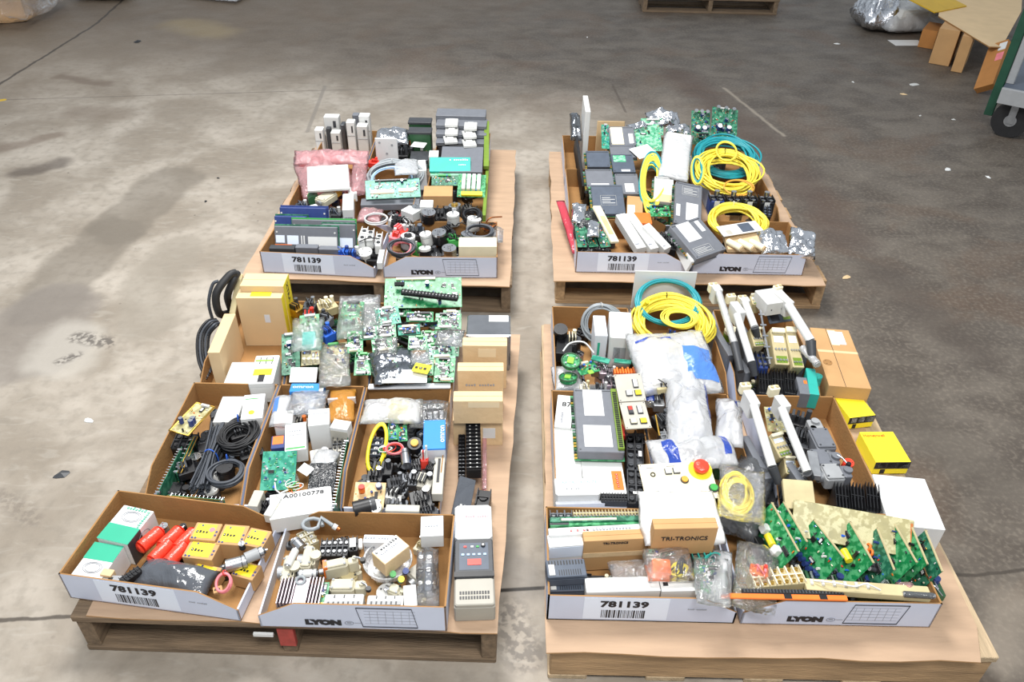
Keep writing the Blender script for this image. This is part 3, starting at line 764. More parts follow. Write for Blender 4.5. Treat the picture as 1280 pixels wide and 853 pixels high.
def relay(lb, P, h=.05, m='black', top='black', rows=2, cols=4, seed=0, group=None, name='terminal_block', cat='terminal block', contact='metal', sticker=None):
    M, w_, d_ = P; o = thing(name, lb, cat, base(P, h), group)
    q = MB(); q.rbox(-w_/2, -d_/2, 0, w_/2, d_/2, h*.8, m, .002)
    for i in range(cols+1): x = -w_/2+w_*i/cols; tk = max(.001, w_/cols*.09); q.box(max(-w_/2, x-tk), -d_/2, h*.8, min(w_/2, x+tk), d_/2, h*.97, top)
    q.box(-w_/2, -.0015, h*.8, w_/2, .0015, h*.95, top); q.build('block_body', o)
    for j in range(rows):
        for i in range(cols):
            x = -w_/2+w_*(i+.5)/cols; y = -d_/2+d_*(j+.5)/rows; r_ = min(w_/cols, d_/rows)*.3
            c = MB().cyl((x, y, h*.8), (x, y, h*.9), r_, contact, n=10); c.box(x-r_*.8, y-r_*.12, h*.9, x+r_*.8, y+r_*.12, h*.905, 'black'); c.build('terminal_screw', o)
    if sticker: marks(o, w_, d_, h, [('T',)+sticker+('paper',)])
    return o
def plc(lb, P, h=.06, m='light_grey', vent='charcoal', seed=0, group=None, name='control_module', cat='module', leds=True, term=True, patches=(), texts=(), slots=8):
    M, w_, d_ = P; o = thing(name, lb, cat, base(P, h), group)
    q = MB(); q.rbox(-w_/2, -d_/2, 0, w_/2, d_/2, h, m, .003); q.rbox(-w_/2+.004, -d_/2-.002, h*.2, w_/2-.004, -d_/2, h*.8, m, .001); q.build('housing', o)
    q = MB()
    for i in range(slots):
        x = -w_/2+w_*(i+1)/(slots+1); q.box(x-w_*.018, d_*.18, h-.0005, x+w_*.018, d_*.42, h+.0006, vent)
    q.build('vents', o)
    if term:
        q = MB(); q.box(-w_/2+.006, -d_/2+.004, h, w_/2-.006, -d_/2+.014, h+.004, 'grey')
        for i in range(max(3, int(w_/.012))): x = -w_/2+.012+i*.012; q.box(x-.002, -d_/2+.005, h+.004, x+.002, -d_/2+.013, h+.0046, 'black') if x < w_/2-.01 else None
        q.build('terminal_row', o)
    return marks(o, w_, d_, h, patches, texts)
def heatsink(lb, P, h=.05, m='purple_grey', n=5, group=None):
    M, w_, d_ = P; o = thing('heat_sink', lb, 'heat sink', base(P, h), group)
    q = MB(); q.box(-w_/2, -d_/2, 0, w_/2, d_/2, h*.35, 'black'); q.box(-w_*.14, -d_/2, h*.35, w_*.14, d_/2, h*.9, m); q.build('base_plate', o)  # base coloured black as painted shade in the gaps between fins
    for s_ in (-1, 1):
        for i in range(n):
            x = s_*(w_*.17+(w_*.32)*i/(n-1)); MB().box(x-.0014, -d_/2, h*.35, x+.0014, d_/2, h, m).build('fin', o)
    return o
def buttons(o, w_, d_, h, spec):
    for (u, v, kind, mt, s_) in spec:
        x, y = (u-.5)*w_, (v-.5)*d_; q = MB()
        if kind == 'sq': q.rbox(x-s_*.62, y-s_*.62, h, x+s_*.62, y+s_*.62, h+.003, 'charcoal', .001); q.rbox(x-s_/2, y-s_/2, h+.003, x+s_/2, y+s_/2, h+.007, mt, .001); q.build('push_button', o)
        elif kind == 'rd': q.cyl((x, y, h), (x, y, h+.003), s_*.62, 'charcoal', n=16); q.cyl((x, y, h+.003), (x, y, h+.008), s_*.48, mt, n=16); q.build('push_button', o)
        elif kind == 'mush': q.cyl((x, y, h), (x, y, h+.002), s_*.75, 'yellow', n=24); q.cyl((x, y, h+.002), (x, y, h+.014), s_*.25, 'metal', n=12); q.cyl((x, y, h+.014), (x, y, h+.020), s_*.5, mt, n=20); q.dome((x, y, h+.020), s_*.5, s_*.18, mt, 20); q.build('emergency_stop_button', o)
        elif kind == 'ring': q.tube([(x+s_/2*math.cos(2*PI*i/16), y+s_/2*math.sin(2*PI*i/16), h+.001) for i in range(16)], s_*.16, mt, 6, True); q.build('key_switch', o)
        elif kind == 'rect': q.rbox(x-s_*.4, y-s_*.75, h, x+s_*.4, y+s_*.75, h+.002, 'charcoal', .001); q.rbox(x-s_*.28, y-s_*.6, h+.002, x+s_*.28, y+s_*.6, h+.006, mt, .001); q.build('rocker_switch', o)
def panel(lb, P, h, m, spec, group=None, name='control_panel', patches=(), texts=()):
    M, w_, d_ = P; o = thing(name, lb, 'control panel', base(P, h), group)
    MB().rbox(-w_/2, -d_/2, 0, w_/2, d_/2, h, m, .001).build('face_plate', o)
    for sx_, sy in ((-1, -1), (1, -1), (-1, 1), (1, 1)): MB().cyl((sx_*(w_/2-.005), sy*(d_/2-.005), h), (sx_*(w_/2-.005), sy*(d_/2-.005), h+.001), .0018, 'steel_dark', n=8).build('screw', o)
    buttons(o, w_, d_, h, spec); return marks(o, w_, d_, h, patches, texts)
def foil(lb, P, h, m='foil', seed=0, group=None, name='foil_parcel', cat='foil parcel', sticker=None, wr=.9):
    M, w_, d_ = P; q = MB(); q.pillow(w_, d_, h, m, seed, 20, 16, wr, edge=.35)
    if not sticker: return tag(q.build(name, None, base(P, h)), lb, cat, group)
    o = thing(name, lb, cat, base(P, h), group); q.build('foil_wrap', o); u0, v0, u1, v1, mm = sticker
    MB().cbox(((u0+u1-1)/2*w_, (v0+v1-1)/2*d_, h*1.03), ((u1-u0)*w_, (v1-v0)*d_, .001), mm).build('sticker', o); return o
def tubething(lb, P, r, m, name='roll', cat='tube', ends='metal', h=None, group=None, rings=(), smooth=True):
    """cylinder lying along local x"""
    M, w_, d_ = P; o = thing(name, lb, cat, M @ Matrix.Translation((0, 0, -2*r)), group)
    MB().cyl((-w_/2, 0, r), (w_/2, 0, r), r, m, n=16).build('tube_body', o)
    for s_ in (-1, 1): MB().cyl((s_*w_/2, 0, r), (s_*(w_/2+.004), 0, r), r*.75, ends, n=14).build('end_cap', o)
    for u, mm in rings: x = (u-.5)*w_; MB().cyl((x-.002, 0, r), (x+.002, 0, r), r*1.06, mm, n=16).build('ring', o)
    return o
def slab(lb, P, h, m, name='slab', cat='cover', patches=(), texts=(), group=None, b=.002, extra=None):
    M, w_, d_ = P; o = thing(name, lb, cat, base(P, h), group); q = MB(); q.rbox(-w_/2, -d_/2, 0, w_/2, d_/2, h, m, b); q.build('shell', o)
    if extra: extra(o, w_, d_, h)
    return marks(o, w_, d_, h, patches, texts)
def odds(lb, P, seed=0, h=.03, group=None, cat='fitting', ms=('charcoal', 'metal', 'black'), name='switch_part'):
    """small moulded electrical part: base, ribbed top, post, wire"""
    M, w_, d_ = P; rn = random.Random(seed*7+1); o = thing(name, lb, cat, base(P, h), group); a, b_, c = ms[0], ms[1 % len(ms)], ms[2 % len(ms)]
    q = MB(); q.rbox(-w_/2, -d_/2, 0, w_/2, d_/2, h*.55, a, .003); q.build('base_block', o)
    q = MB(); x = rn.uniform(-.15, .15)*w_; n = 3+seed % 3
    for i in range(n): q.rbox(x-w_*.3+i*w_*.6/n, -d_*.3, h*.55, x-w_*.3+(i+.6)*w_*.6/n, d_*.3, h*.85, a if i % 2 else c, .001)
    q.build('ribs', o)
    MB().cyl((w_*.28, d_*.2, h*.5), (w_*.28, d_*.2, h), min(w_, d_)*.16, b_, n=12).build('post', o)
    if seed % 2: MB().tube([(-w_*.3, d_*.2, h*.5), (-w_*.2, d_*.1, h), (0, -d_*.3, h*1.05), (w_*.3, -d_*.5, h*.6)], .0018, c, 5).build('wire', o)
    return o
# ================================================================== FRONT LEFT LOT
# ---- front left bin
R_(60, 600, .2965)
def greenbox(lb, P, h, flip):
    g = ('T', 0, .52, 1, 1) if flip else ('T', 0, 0, 1, .46)
    o = carton(lb, P, h, 'paper', flap=False, name='fuse_box', patches=[g+('teal_box', 'green_band')])
    M, w_, d_ = P; cy = -.2*d_ if flip else .22*d_
    q = MB()
    for k in (1, .8): q.tube([(w_*.3*k*math.cos(2*PI*i/24), cy+d_*.15*k*math.sin(2*PI*i/24), h+.0008) for i in range(24)], .0008, 'ink_grey', 4, True)
    q.build('printed_oval', o)
    if not flip:
        q = MB()
        q.tube([(w_/2+.0008, d_*.2*math.cos(2*PI*i/24), h*.55+h*.25*math.sin(2*PI*i/24)) for i in range(24)], .0008, 'ink_grey', 4, True); q.build('printed_oval', o)
        marks(o, w_, d_, h, [('R', 0, 0, .45, 1, 'charcoal', 'dark_band')])
        MB().text('~MONITOR', .012, 'teal_box', fT('T', w_, d_, h, .5, .94, .0012)).text('~STERLING', .010, 'teal_box', fT('T', w_, d_, h, .9, .72, .0012, PI/2)).build('printed_text', o)
    return o
greenbox('white and green fuse box with printed oval, rear one in the front left bin', Q((205, 245), (335, 275), (318, 105), .236), .082, False)
greenbox('white and green fuse box lying nearest the 781139 sticker corner', Q((92, 405), (215, 432), (198, 262), .226), .072, True)
for i, (c, rz, lb) in enumerate((((425, 235), -.5, 'red wrapped tube against the rear green box'), ((512, 232), -.45, 'red wrapped tube in the middle of the rear row'), ((575, 240), -.4, 'red wrapped tube beside the tan yellow-labelled boxes, rear row'), ((470, 288), -.4, 'red wrapped tube in front of the rear three, left of the pair'), ((535, 298), -.35, 'red wrapped tube with yellow wire loop in front row'))):
    P = C(c, .034, .072, .225, rz); o = thing('wrapped_tube', lb, 'tube', base(P, .034), 'red wrapped tubes')
    q = MB(); pts = [(0, -.036+.072*k/8, .017) for k in range(9)]
    q.cyl((0, -.030, .018), (0, .030, .018), .0185, 'red_plastic', n=14); q.cyl((0, .034, .017), (0, .040, .017), .017, 'red_plastic', .008, 14); q.cyl((0, -.034, .017), (0, -.038, .017), .017, 'red_plastic', .010, 14); q.build('plastic_wrap', o)
    MB().cyl((0, .038, .017), (0, .046, .017), .005, 'metal', n=8).build('tube_tip', o)
    if i == 4: MB().tube([(.012*math.cos(t*.7), -.045+.012*math.sin(t*.7), .02) for t in range(9)], .0015, 'amber', 5, True).build('wire_loop', o)
sensor('small silver knob behind the red wrapped tubes', C((487, 193), .022, .022, .215), .03, 'metal_dull')
sensor('small black round knob behind the red tubes at right', C((568, 193), .018, .018, .212), .025, 'black', 'black', shaft=False)
def ylab(lb, P, h=.06, dot=False, tilt=0):
    o = carton(lb, P, h, 'carton_brown', flap=False, name='component_box', group='tan boxes with yellow labels', patches=[('T', .1, .12, .84, .9, 'yellow_box')], texts=[('~6300', 'T', .4, .45, .012, 'ink')])
    M, w_, d_ = P; q = MB()
    for u, v in ((.1, .1), (.22, .1), (.92, .3), (.92, .5), (.3, .82)): q.cbox(((u-.5)*w_, (v-.5)*d_, h+.001), (.005, .005, .0008), 'navy')
    q.build('printed_squares', o)
    if dot: MB().cyl((w_*.22, d_*.1, h+.0008), (w_*.22, d_*.1, h+.0016), .008, 'pink_wire', n=14).build('pink_dot', o)
ylab('tan box with yellow label and pink dot, rear left of its group', Q((593, 250), (703, 258), (620, 178), .236), dot=True)
ylab('tan box with yellow label, middle of the rear row', Q((707, 270), (815, 278), (738, 186), .230))
ylab('tan box with yellow label, right end beside the grey cone', Q((812, 272), (902, 290), (832, 196), .226))
ylab('tan box with yellow label nearest the dark bag, second row', Q((563, 325), (690, 340), (600, 252), .228))
ylab('tan box with yellow label under the pink wire coil', Q((590, 400), (700, 425), (600, 342), .206), .045)
ylab('tan box with yellow label at the right end by the white lip', Q((770, 400), (860, 425), (800, 335), .205), .045)
sensor('chrome and grey cone-shaped sensor at the right of the bin', lying(C((865, 300), .030, .045, .252, -1.0), .016), .045, 'grey', 'metal', cap='charcoal')
sensor('chrome round sensor lying left of the grey cone', lying(C((790, 335), .034, .05, .240, -1.2), .017), .05, 'metal', 'metal_dull', cap='grey')
sensor('black knurled plug between two chrome sensors', C((815, 268), .016, .016, .256), .02, 'black', 'metal')
coil('pink wire coil standing by the tan boxes', C((733, 432), .042, .05, .252, 0, .5), 'pink_wire', 6, .0028, 3, .022, 'red', spread=.1)
carton('small tan tag box inside the pink wire coil', C((715, 462), .022, .016, .235, .4, .3), .012, 'carton_brown', name='small_box', flap=False, texts=[('~487', 'T', .5, .5, .007, 'ink')])
slab('black finned part inside the smoky bag, front left bin', Q((390, 400), (600, 452), (440, 320), .205), .03, 'charcoal', 'finned_part', 'electrical part')
film_bag('smoky grey plastic bag over a black part at the bin front', Q((330, 405), (640, 470), (400, 283), .248), .05, 'film_smoke', 4, wr=.35)
slab('beige metal block on the front green box', Q((215, 400), (262, 408), (225, 370), .232), .02, 'carton_tan', 'metal_block', 'metal part')
slab('silver bracket with slots beside the front green box', Q((222, 432), (340, 440), (250, 400), .225), .03, 'metal_dull', 'metal_bracket', 'metal part', patches=[('T', .2, .3, .35, .7, 'black', 'slot'), ('T', .6, .3, .7, .7, 'black', 'slot')])
relay('black slotted contact strip poking out of the smoky bag', C((345, 395), .05, .022, .245, .9), .02, 'black', cols=5, rows=1, contact='steel_dark')

# ---- front right bin (LYON)
R_(360, 620, .1876)
o = thing('plug_cable', 'grey looped cable with round plug at the left rear', 'cable', Matrix.Identity(4))
c = at(165, 200, .235); pts = [c+Vector((.026*math.cos(t*.55), .022*math.sin(t*.55), .004*t*.3)) for t in range(11)]; e = at(300, 200, .245)
pts += [c+Vector((.02, .018, .012)), e]
MB().tube(pts, .0055, 'grey_cable', 8).build('cable', o); MB().cyl(e, at(325, 215, .240), .008, 'light_grey').cyl(at(325, 215, .24), at(345, 228, .238), .006, 'copper').build('plug', o)
sensor('silver cone reflector at the left rear of the LYON bin', lying(C((65, 305), .030, .035, .225, .8), .015), .035, 'metal', 'metal_dull', cap='charcoal')
odds('tiny dark terminal plug at the far left of the LYON bin', C((10, 300), .022, .02, .22), 2)
switch('grey beige switch standing upright left of the others', Q((70, 470), (180, 475), (110, 322), .235), .05, cond=True, lever=False)
switch('pale beige switch partly behind the white lip', Q((-60, 560), (40, 560), (-25, 390), .222), .045, lever=False)
tubething('light blue-grey valve fitting beside the pale beige switch', C((20, 400), .05, .02, .238, 1.4), .010, 'light_grey', 'valve_fitting', 'fitting')
switch('large beige limit switch with orange red band', Q((235, 490), (480, 440), (250, 425), .236), .048, band='orange')
switch('second beige limit switch lying in front of the banded one', Q((270, 625), (520, 625), (285, 545), .222), .042)
MB_ = relay('row of black round relays behind the banded switch', Q((205, 390), (395, 385), (215, 280), .222), .045, 'black', 'charcoal', 2, 5, contact='metal_dull', name='relay_block', cat='relay')
relay('black relay with white square label', Q((400, 360), (465, 360), (400, 268), .228), .04, 'black', 'black', 1, 2, sticker=(.15, .15, .8, .8), name='relay_block', cat='relay')
carton('small white printed box lying behind the tan carton', Q((498, 310), (700, 315), (500, 258), .232), .05, 'white_card', flap=False, texts=[('~REPAIR KIT', 'T', .5, .55, .010, 'ink_grey'), ('~LOT 2 3311', 'F', .5, .6, .010, 'ink_grey')])
slab('tiny white tag left of the white printed box', Q((468, 345), (496, 345), (468, 285), .225), .01, 'white_plastic', 'plastic_tag', 'tag')
o = thing('clear_dish', 'round clear plastic dish under the tan carton', 'dish', TR(*at(665, 440, .205)[:2], .185))
q = MB(); n = 28; R1 = .062
q.cyl((0, 0, 0), (0, 0, .03), R1*.86, 'film_milky', R1, n, cap=False); q.cyl((0, 0, 0), (0, 0, .002), R1*.86, 'film_milky', n=n); q.build('dish_wall', o)
MB().tube([(R1*math.cos(2*PI*i/n), R1*math.sin(2*PI*i/n), .03) for i in range(n)], .0028, 'film_milky', 6, True).build('rim', o)
carton('tan carton with white label top set at an angle in the LYON bin', Q((556, 380), (652, 455), (720, 258), .268), .05, 'kraft_light', patches=[('T', .03, .03, .97, .97, 'paper')], texts=[('~KSL-SD002', 'T', .2, .5, .011, 'ink', PI/2), ('~BATTERY 3V', 'T', .45, .5, .008, 'ink_grey', PI/2)], flap=False)
for c, m_, lb in (((700, 520), 'green', 'green terminal knob beside the tan carton'), ((755, 555), 'teal', 'teal yellow terminal knob in front of the green one'), ((785, 500), 'navy', 'dark blue terminal knob beside the clear bag')):
    sensor(lb, C(c, .016, .016, .235, .4, .5), .02, m_, 'yellow' if m_ == 'teal' else m_, shaft=False, name='coloured_plug', cat='knob')
switch('small beige clamp near the small white box', C((725, 620), .045, .03, .21, -.4), .03, lever=False)
slab('rounded tan plastic clip at the bin floor', C((870, 670), .028, .04, .205, .5), .03, 'cream_dark', 'plastic_clip', 'clip')
carton('small white box standing at the front of the LYON bin', Q((775, 742), (862, 738), (766, 600), .240), .05, 'paper', flap=False)
carton('white box on the rear right corner of the LYON bin', Q((882, 272), (1035, 265), (882, 138), .262), .045, 'paper', flap=False, texts=[('~8MM-6', 'T', .5, .5, .010, 'ink_grey')])
relay('dark part inside the clear bag, right of the LYON bin', Q((850, 620), (960, 620), (860, 360), .225), .04, 'slate', 'charcoal', 3, 2)
film_bag('clear wrinkled bag at the right end of the LYON bin', Q((845, 690), (1005, 690), (850, 300), .268), .055, 'film', 8)
plc('light grey control module front left, notched top edge', Q((232, 745), (495, 742), (258, 655), .228), .06, 'light_grey', term=True, slots=3)
plc('light grey control module right of its twin', Q((520, 742), (765, 742), (520, 662), .228), .06, 'light_grey', term=True, slots=3)
R_(300, 620, .28125)
heatsink('purple grey aluminium heat sink at the front left of the LYON bin', Q((158, 478), (350, 478), (205, 362), .238), .045)
tubething('clear grey conduit hose across the heat sink', C((300, 335), .042, .02, .245, .1), .011, 'light_grey', 'hose', 'hose', ends='steel_dark', rings=((.2, 'metal'), (.8, 'metal')))
coil('short grey hose ring below the conduit hose', C((268, 375), .028, .03, .24, 0, .3), 'grey_cable', 2, .004, 2, .012, ties=())
board('narrow green board between heat sink and modules', Q((350, 490), (385, 490), (365, 385), .222), 'pcb', chips=1, dens=10, conn=0)
# ---- strip beside the bins: drive, terminal strips, cartons
P = Q((950, 478), (1136, 480), (953, 40), .225); w_, d_ = P[1], P[2]; hh = .225-DK
o = thing('motor_drive', 'grey motor drive with keypad lying face up on cardboard', 'motor drive', base(P, hh))
q = MB(); q.rbox(-w_/2, -d_/2, 0, w_/2, d_/2*.99, hh*.72, 'drive_grey', .004); q.build('chassis', o)
q = MB(); q.rbox(-w_/2+.001, d_*.13, hh*.72, w_/2-.001, d_/2, hh, 'white_plastic', .008)
for i in range(3):
    for j in range(4): q.cbox((-w_*.32+i*.006, d_*.26+j*.008, hh+.0003), (.003, .003, .001), 'grey')
q.build('top_cover', o)
q = MB(); q.rbox(-w_/2+.001, -d_*.25, hh*.72, w_/2-.001, d_*.13, hh*.93, 'charcoal', .004); q.box(-w_/2, -d_*.25, hh*.93, w_/2, -d_*.20, hh*.96, 'black'); q.build('bezel', o)
q = MB(); q.box(-w_*.37, -d_*.18, hh*.93, w_*.37, d_*.09, hh*.935, 'slate'); kp = q.build('keypad', o)
for (u, v, m_) in ((-.22, .05, 'red'), (-.04, .05, 'light_grey'), (.1, .05, 'green'), (-.28, -.03, 'pale_blue'), (-.14, -.03, 'pale_blue'), (0, -.03, 'pale_blue'), (.14, -.03, 'pale_blue'), (.28, -.03, 'pale_blue')):
    MB().rbox(w_*u-.004, d_*v-.003, hh*.935, w_*u+.004, d_*v+.003, hh*.96, m_, .001).build('key', kp)
MB().cyl((w_*.24, d_*.06, hh*.935), (w_*.24, d_*.06, hh*1.0), .006, 'black').cyl((w_*.24, d_*.06, hh), (w_*.24, d_*.06, hh*1.005), .003, 'paper').build('speed_knob', kp)
MB().box(-w_*.16, -d_*.135, hh*.935, w_*.18, -d_*.075, hh*.95, 'red').build('display', kp)
q = MB(); q.rbox(-w_/2+.002, -d_/2, hh*.72, w_/2-.002, -d_*.25, hh*.88, 'drive_grey', .004)
for j in range(2):
    for i in range(11): q.cbox((-w_*.34+i*w_*.068, -d_*.39-j*d_*.045, hh*.88), (w_*.045, d_*.028, .002), 'black')
q.build('lower_cover', o)
MB().text('~PowerDrive', .009, 'pink_wire', TR(.012, d_*.36, hh+.0008)).build('printed_text', o)
R_(420, 470, .2111)
P = Q((770, 545), (862, 545), (768, 258), .245); w_, d_ = P[1], P[2]
def strip(lb, P, h, pins):
    M, w_, d_ = P; o = thing('terminal_strip', lb, 'terminal strip', base(P, h)); q = MB(); q.rbox(-w_/2, -d_/2, 0, w_/2, d_/2, h*.8, 'black', .002)
    n = 13
    for i in range(n+1): y = -d_/2+(d_-.001)*i/n; q.box(-w_/2, y, h*.8, w_/2, y+.0015, h, 'black')
    q.build('strip_body', o)
    for i in range(n):
        for s_ in (-.22, .22): MB().cyl((w_*s_, -d_/2+d_*(i+.5)/n, h*.8), (w_*s_, -d_/2+d_*(i+.5)/n, h*.88), .0026, 'light_grey' if pins else 'steel_dark', n=8).build('terminal_screw', o)
strip('black terminal strip with two rows of silver screws', P, .045, True)
strip('black terminal strip lying in the shade left of the silver screwed one', Q((722, 590), (765, 590), (725, 310), .205), .05, False)
slab('pinkish clear plastic strip beside the terminal strip', Q((866, 665), (892, 665), (868, 335), .18), .01, 'film_pink', 'plastic_strip', 'strip')
relay('black square clip block behind the grey tray', Q((820, 755), (905, 755), (840, 660), .2), .05, 'black', 'black', 1, 1, contact='black')
slab('smoky clear tray leaning above the drive', Q((680, 850), (800, 770), (735, 590), .19, .235), .012, 'film_smoke', 'plastic_tray', 'tray', extra=lambda o, w_, d_, h: [MB().cbox((-w_*.1+i*.012, -d_*.2, h+.002), (.006, .02, .003), 'light_grey').build('clip', o) for i in range(3)])
R_(560, 380, .2111)
def tcart(lb, fl, fr, rl, z, h, **k): return carton(lb, Q(fl, fr, rl, z), h, 'kraft_light', seam=None, name='tall_carton', **k)
tcart('tan carton nearest the terminal strips, glossy tape at its front', (30, 577), (325, 577), (38, 517), .345, .09, tape=('F', .3, .72, .93, .95, 'tape_gloss'), texts=())
tcart('tan carton with white paper label at the bottom of the carton stack', (28, 692), (325, 692), (34, 590), .253, .253-DK, patches=[('F', .6, .3, .85, .7, 'paper')])
tcart('tan carton with faint printing in the middle of the carton row', (55, 397), (330, 397), (70, 347), .32, .32-DK, texts=[('~UNIT 1 OF 2', 'F', .5, .66, .012, 'ink_grey')])
tcart('tan carton behind the printed one with two tape glints', (85, 247), (350, 250), (98, 197), .33, .33-DK, tape=('F', .35, .74, .75, .93, 'tape_gloss'))
slab('silver static bag with white sticker on the rear of the carton row', Q((108, 190), (372, 192), (118, 62), .30), .30-DK, 'esd_film', 'static_shielding_bag', 'bag', patches=[('T', .5, .66, .95, .95, 'paper'), ('T', 0, 0, 1, .06, 'sticker', 'bag_seam')], b=.006)

# ---- middle left bin: black cables
R_(160, 470, .2111)
P = Q((245, 325), (400, 305), (405, 160), .262); 
o = board('olive framed board with gold components, rear left corner', P, 'pcb_olive', .004, 5, 3, 16, 1, caps=3, tall=.012)
MB().tube([(-P[1]/2, -P[2]/2, .004), (P[1]/2, -P[2]/2, .004), (P[1]/2, P[2]/2, .004), (-P[1]/2, P[2]/2, .004)], .004, 'brass', 4, True).build('frame', o)
relay('black box under the olive framed board', Q((250, 420), (380, 420), (330, 330), .21), .05, 'black', 'charcoal', 2, 3, contact='steel_dark')
def edgecard(lb, p0, p1, z, hgt, m='pcb_dark', fr=None, n=18):
    a = at(*p0, z); b_ = at(*p1, z); L_ = (b_-a).length; ang = math.atan2(b_.y-a.y, b_.x-a.x)
    o = thing('edge_card', lb, 'circuit board', TR((a.x+b_.x)/2, (a.y+b_.y)/2, z-hgt, ang))
    MB().box(-L_/2, -.001, 0, L_/2, .001, hgt, m).build('board', o)
    q = MB()
    for i in range(n): x = -L_/2+L_*(i+.5)/n; q.cyl((x, 0, hgt*.9), (x, .012, hgt*.92), .0016, 'metal', n=6)
    q.build('pin_row', o)
    for s_ in (-.45, .45): MB().cyl((L_*s_, -.004, hgt-.004), (L_*s_, .008, hgt-.004), .005, 'metal', n=8).build('standoff', o)
    if fr: MB().tube([(-L_/2, -.014, hgt), (L_/2, -.014, hgt), (L_/2, -.004, hgt), (-L_/2, -.004, hgt)], .0016, fr, 4, True).build('frame', o)
    return o
edgecard('green edge card with rows of metal pins along the left side', (172, 700), (318, 420), .235, .07)
edgecard('dark edge card in a gold frame beside the pin card', (285, 575), (385, 360), .228, .07, fr='brass', n=8)
edgecard('dark edge card in a gold frame standing across the bin front', (235, 705), (570, 735), .225, .065, fr='brass', n=14)
bundle('long straight bundle of black wires in the cable bin', Q((345, 640), (475, 650), (480, 270), .24), 'dark_cable', 70, .0026, 2, .06)
coil('thick black cable coil with blue tie, upper of two', C((640, 315), .115, .12, .262, .2), 'black_rubber', 26, .0032, 4, .055, 'blue', spread=.3)
coil('grey black cable ring with blue tie, lower of two', C((575, 545), .10, .10, .25, .2), 'dark_cable', 14, .0034, 6, .04, 'blue', spread=.2)
sensor('shiny black round plug inside the lower cable ring', C((570, 540), .048, .048, .235), .04, 'black', 'black', shaft=False, name='power_plug', cat='plug')
for c, s_, lb in (((715, 400), .07, 'black mains plug at the right of the cable coils'), ((640, 300), .05, 'black plug inside the upper cable coil'), ((330, 510), .05, 'black connector between edge card and wire bundle')):
    odds(lb, C(c, s_, s_, .24, .5), int(c[0]), .05, ms=('black', 'black', 'charcoal'), cat='plug', name='power_plug')
slab('light grey moulded cover at the rear of the cable bin', Q((500, 275), (640, 275), (560, 122), .235), .05, 'light_grey', 'moulded_cover', 'cover')
carton('white box with green line and yellow dot, rear right of the cable bin', Q((665, 260), (790, 290), (688, 115), .262), .06, 'paper', flap=False, patches=[('T', .1, .8, .7, .83, 'green', 'green_line')], texts=())
MB_o = sensor('round yellow sticker on the white green-lined box', C((730, 215), .018, .018, .264), .0012, 'yellow', 'yellow', shaft=False, name='sticker', cat='sticker')

# ---- middle bin
R_(300, 470, .2228)
board('green grid perforated board leaning at the front left of the middle bin', Q((110, 645), (305, 640), (122, 425), .205, .262), 'pcb_teal', .002, 3, 1, 60, 0, cc=['pcb_pale', 'metal', 'green'], tall=.004)
carton('white text-covered carton at the rear of the middle bin', Q((380, 282), (500, 270), (378, 192), .285), .10, 'paper', flap=False, texts=[('~OM35-6023', 'T', .5, .7, .009, 'ink_grey')])
carton('tall white carton lying with green stripe, middle of its bin', Q((250, 425), (372, 450), (253, 272), .262), .05, 'paper', flap=False, patches=[('T', .05, .05, .95, .1, 'green', 'green_line')], texts=[('~MODEL', 'T', .5, .7, .010, 'ink_grey'), ('~SN 9931', 'T', .5, .55, .008, 'ink_grey')])
carton('small white carton beside the bagged blue part', Q((188, 268), (292, 260), (192, 200), .27), .05, 'paper', flap=False)
carton('blue and orange box under the tall white carton', Q((172, 410), (248, 410), (178, 340), .235), .05, 'navy', flap=False, patches=[('T', .1, .3, .9, .95, 'orange', 'orange_panel')])
odds('grey contactor between small white and text-covered cartons', C((335, 235), .04, .04, .235), 5, .04, ms=('warm_grey', 'orange', 'black'))
carton('small white carton at the right by the amber bag', Q((503, 290), (600, 305), (522, 240), .28), .07, 'paper', flap=False, patches=[('F', 0, 0, 1, .85, 'warm_grey', 'side_panel')])
film_bag('bubble bag with a clear shine lying below the text-covered carton', Q((380, 475), (515, 495), (375, 370), .262), .035, 'film_milky', 12)
odds('part inside the bubble bag in the middle bin', C((445, 430), .055, .06, .238, .3), 4, .03, ms=('light_grey', 'metal', 'warm_grey'))
film_bag('milky plastic bag with bluish part over the bin wall', Q((150, 250), (260, 240), (190, 70), .285), .04, 'film_milky', 17, bands=((.1, .3, .4, .8, 'film_blue'),))
film_bag('long clear bag draped across the rear wall of the middle bin', Q((250, 190), (470, 185), (220, 60), .29), .03, 'film', 19)
film_bag('amber static bag with white zip line', Q((480, 235), (640, 245), (500, 50), .272), .03, 'film_amber', 21, zip_=.55, wr=.3)
carton('white box handwritten with a number at the bin front', Q((165, 810), (520, 752), (215, 662), .238), .055, 'paper', flap=False, texts=[('A00100778', 'T', .55, .80, .019, 'ink', -.03, 1.25)], patches=[('T', .1, .35, .22, .55, 'cream', 'tape_piece'), ('T', .83, .2, .96, .4, 'cream', 'tape_piece')])
slab('light grey ribbed duct strip left of the handwritten box', Q((130, 780), (165, 800), (195, 672), .245), .03, 'light_grey', 'duct_strip', 'strip')
slab('grey plastic sheet against the left wall of the middle bin', Q((40, 730), (90, 750), (80, 640), .235), .03, 'warm_grey', 'plastic_sheet', 'sheet')
odds('dark block under the grid board', C((130, 700), .04, .03, .225), 7, .05, ms=('black', 'metal', 'black'))
slab('maroon smoky board bag under the bubble bag', Q((375, 660), (530, 655), (395, 490), .235, .25), .012, 'film_dark', 'smoky_bag', 'bag')
slab('maroon circuit card in the smoky bag', Q((385, 655), (525, 650), (402, 500), .222, .238), .003, 'copper', 'circuit_card', 'circuit board')
nest('small tangle of orange and green wires above the handwritten box', C((300, 610), .05, .04, .252), ('orange', 'green', 'paper', 'brass'), 8, .0014, 3, .02)
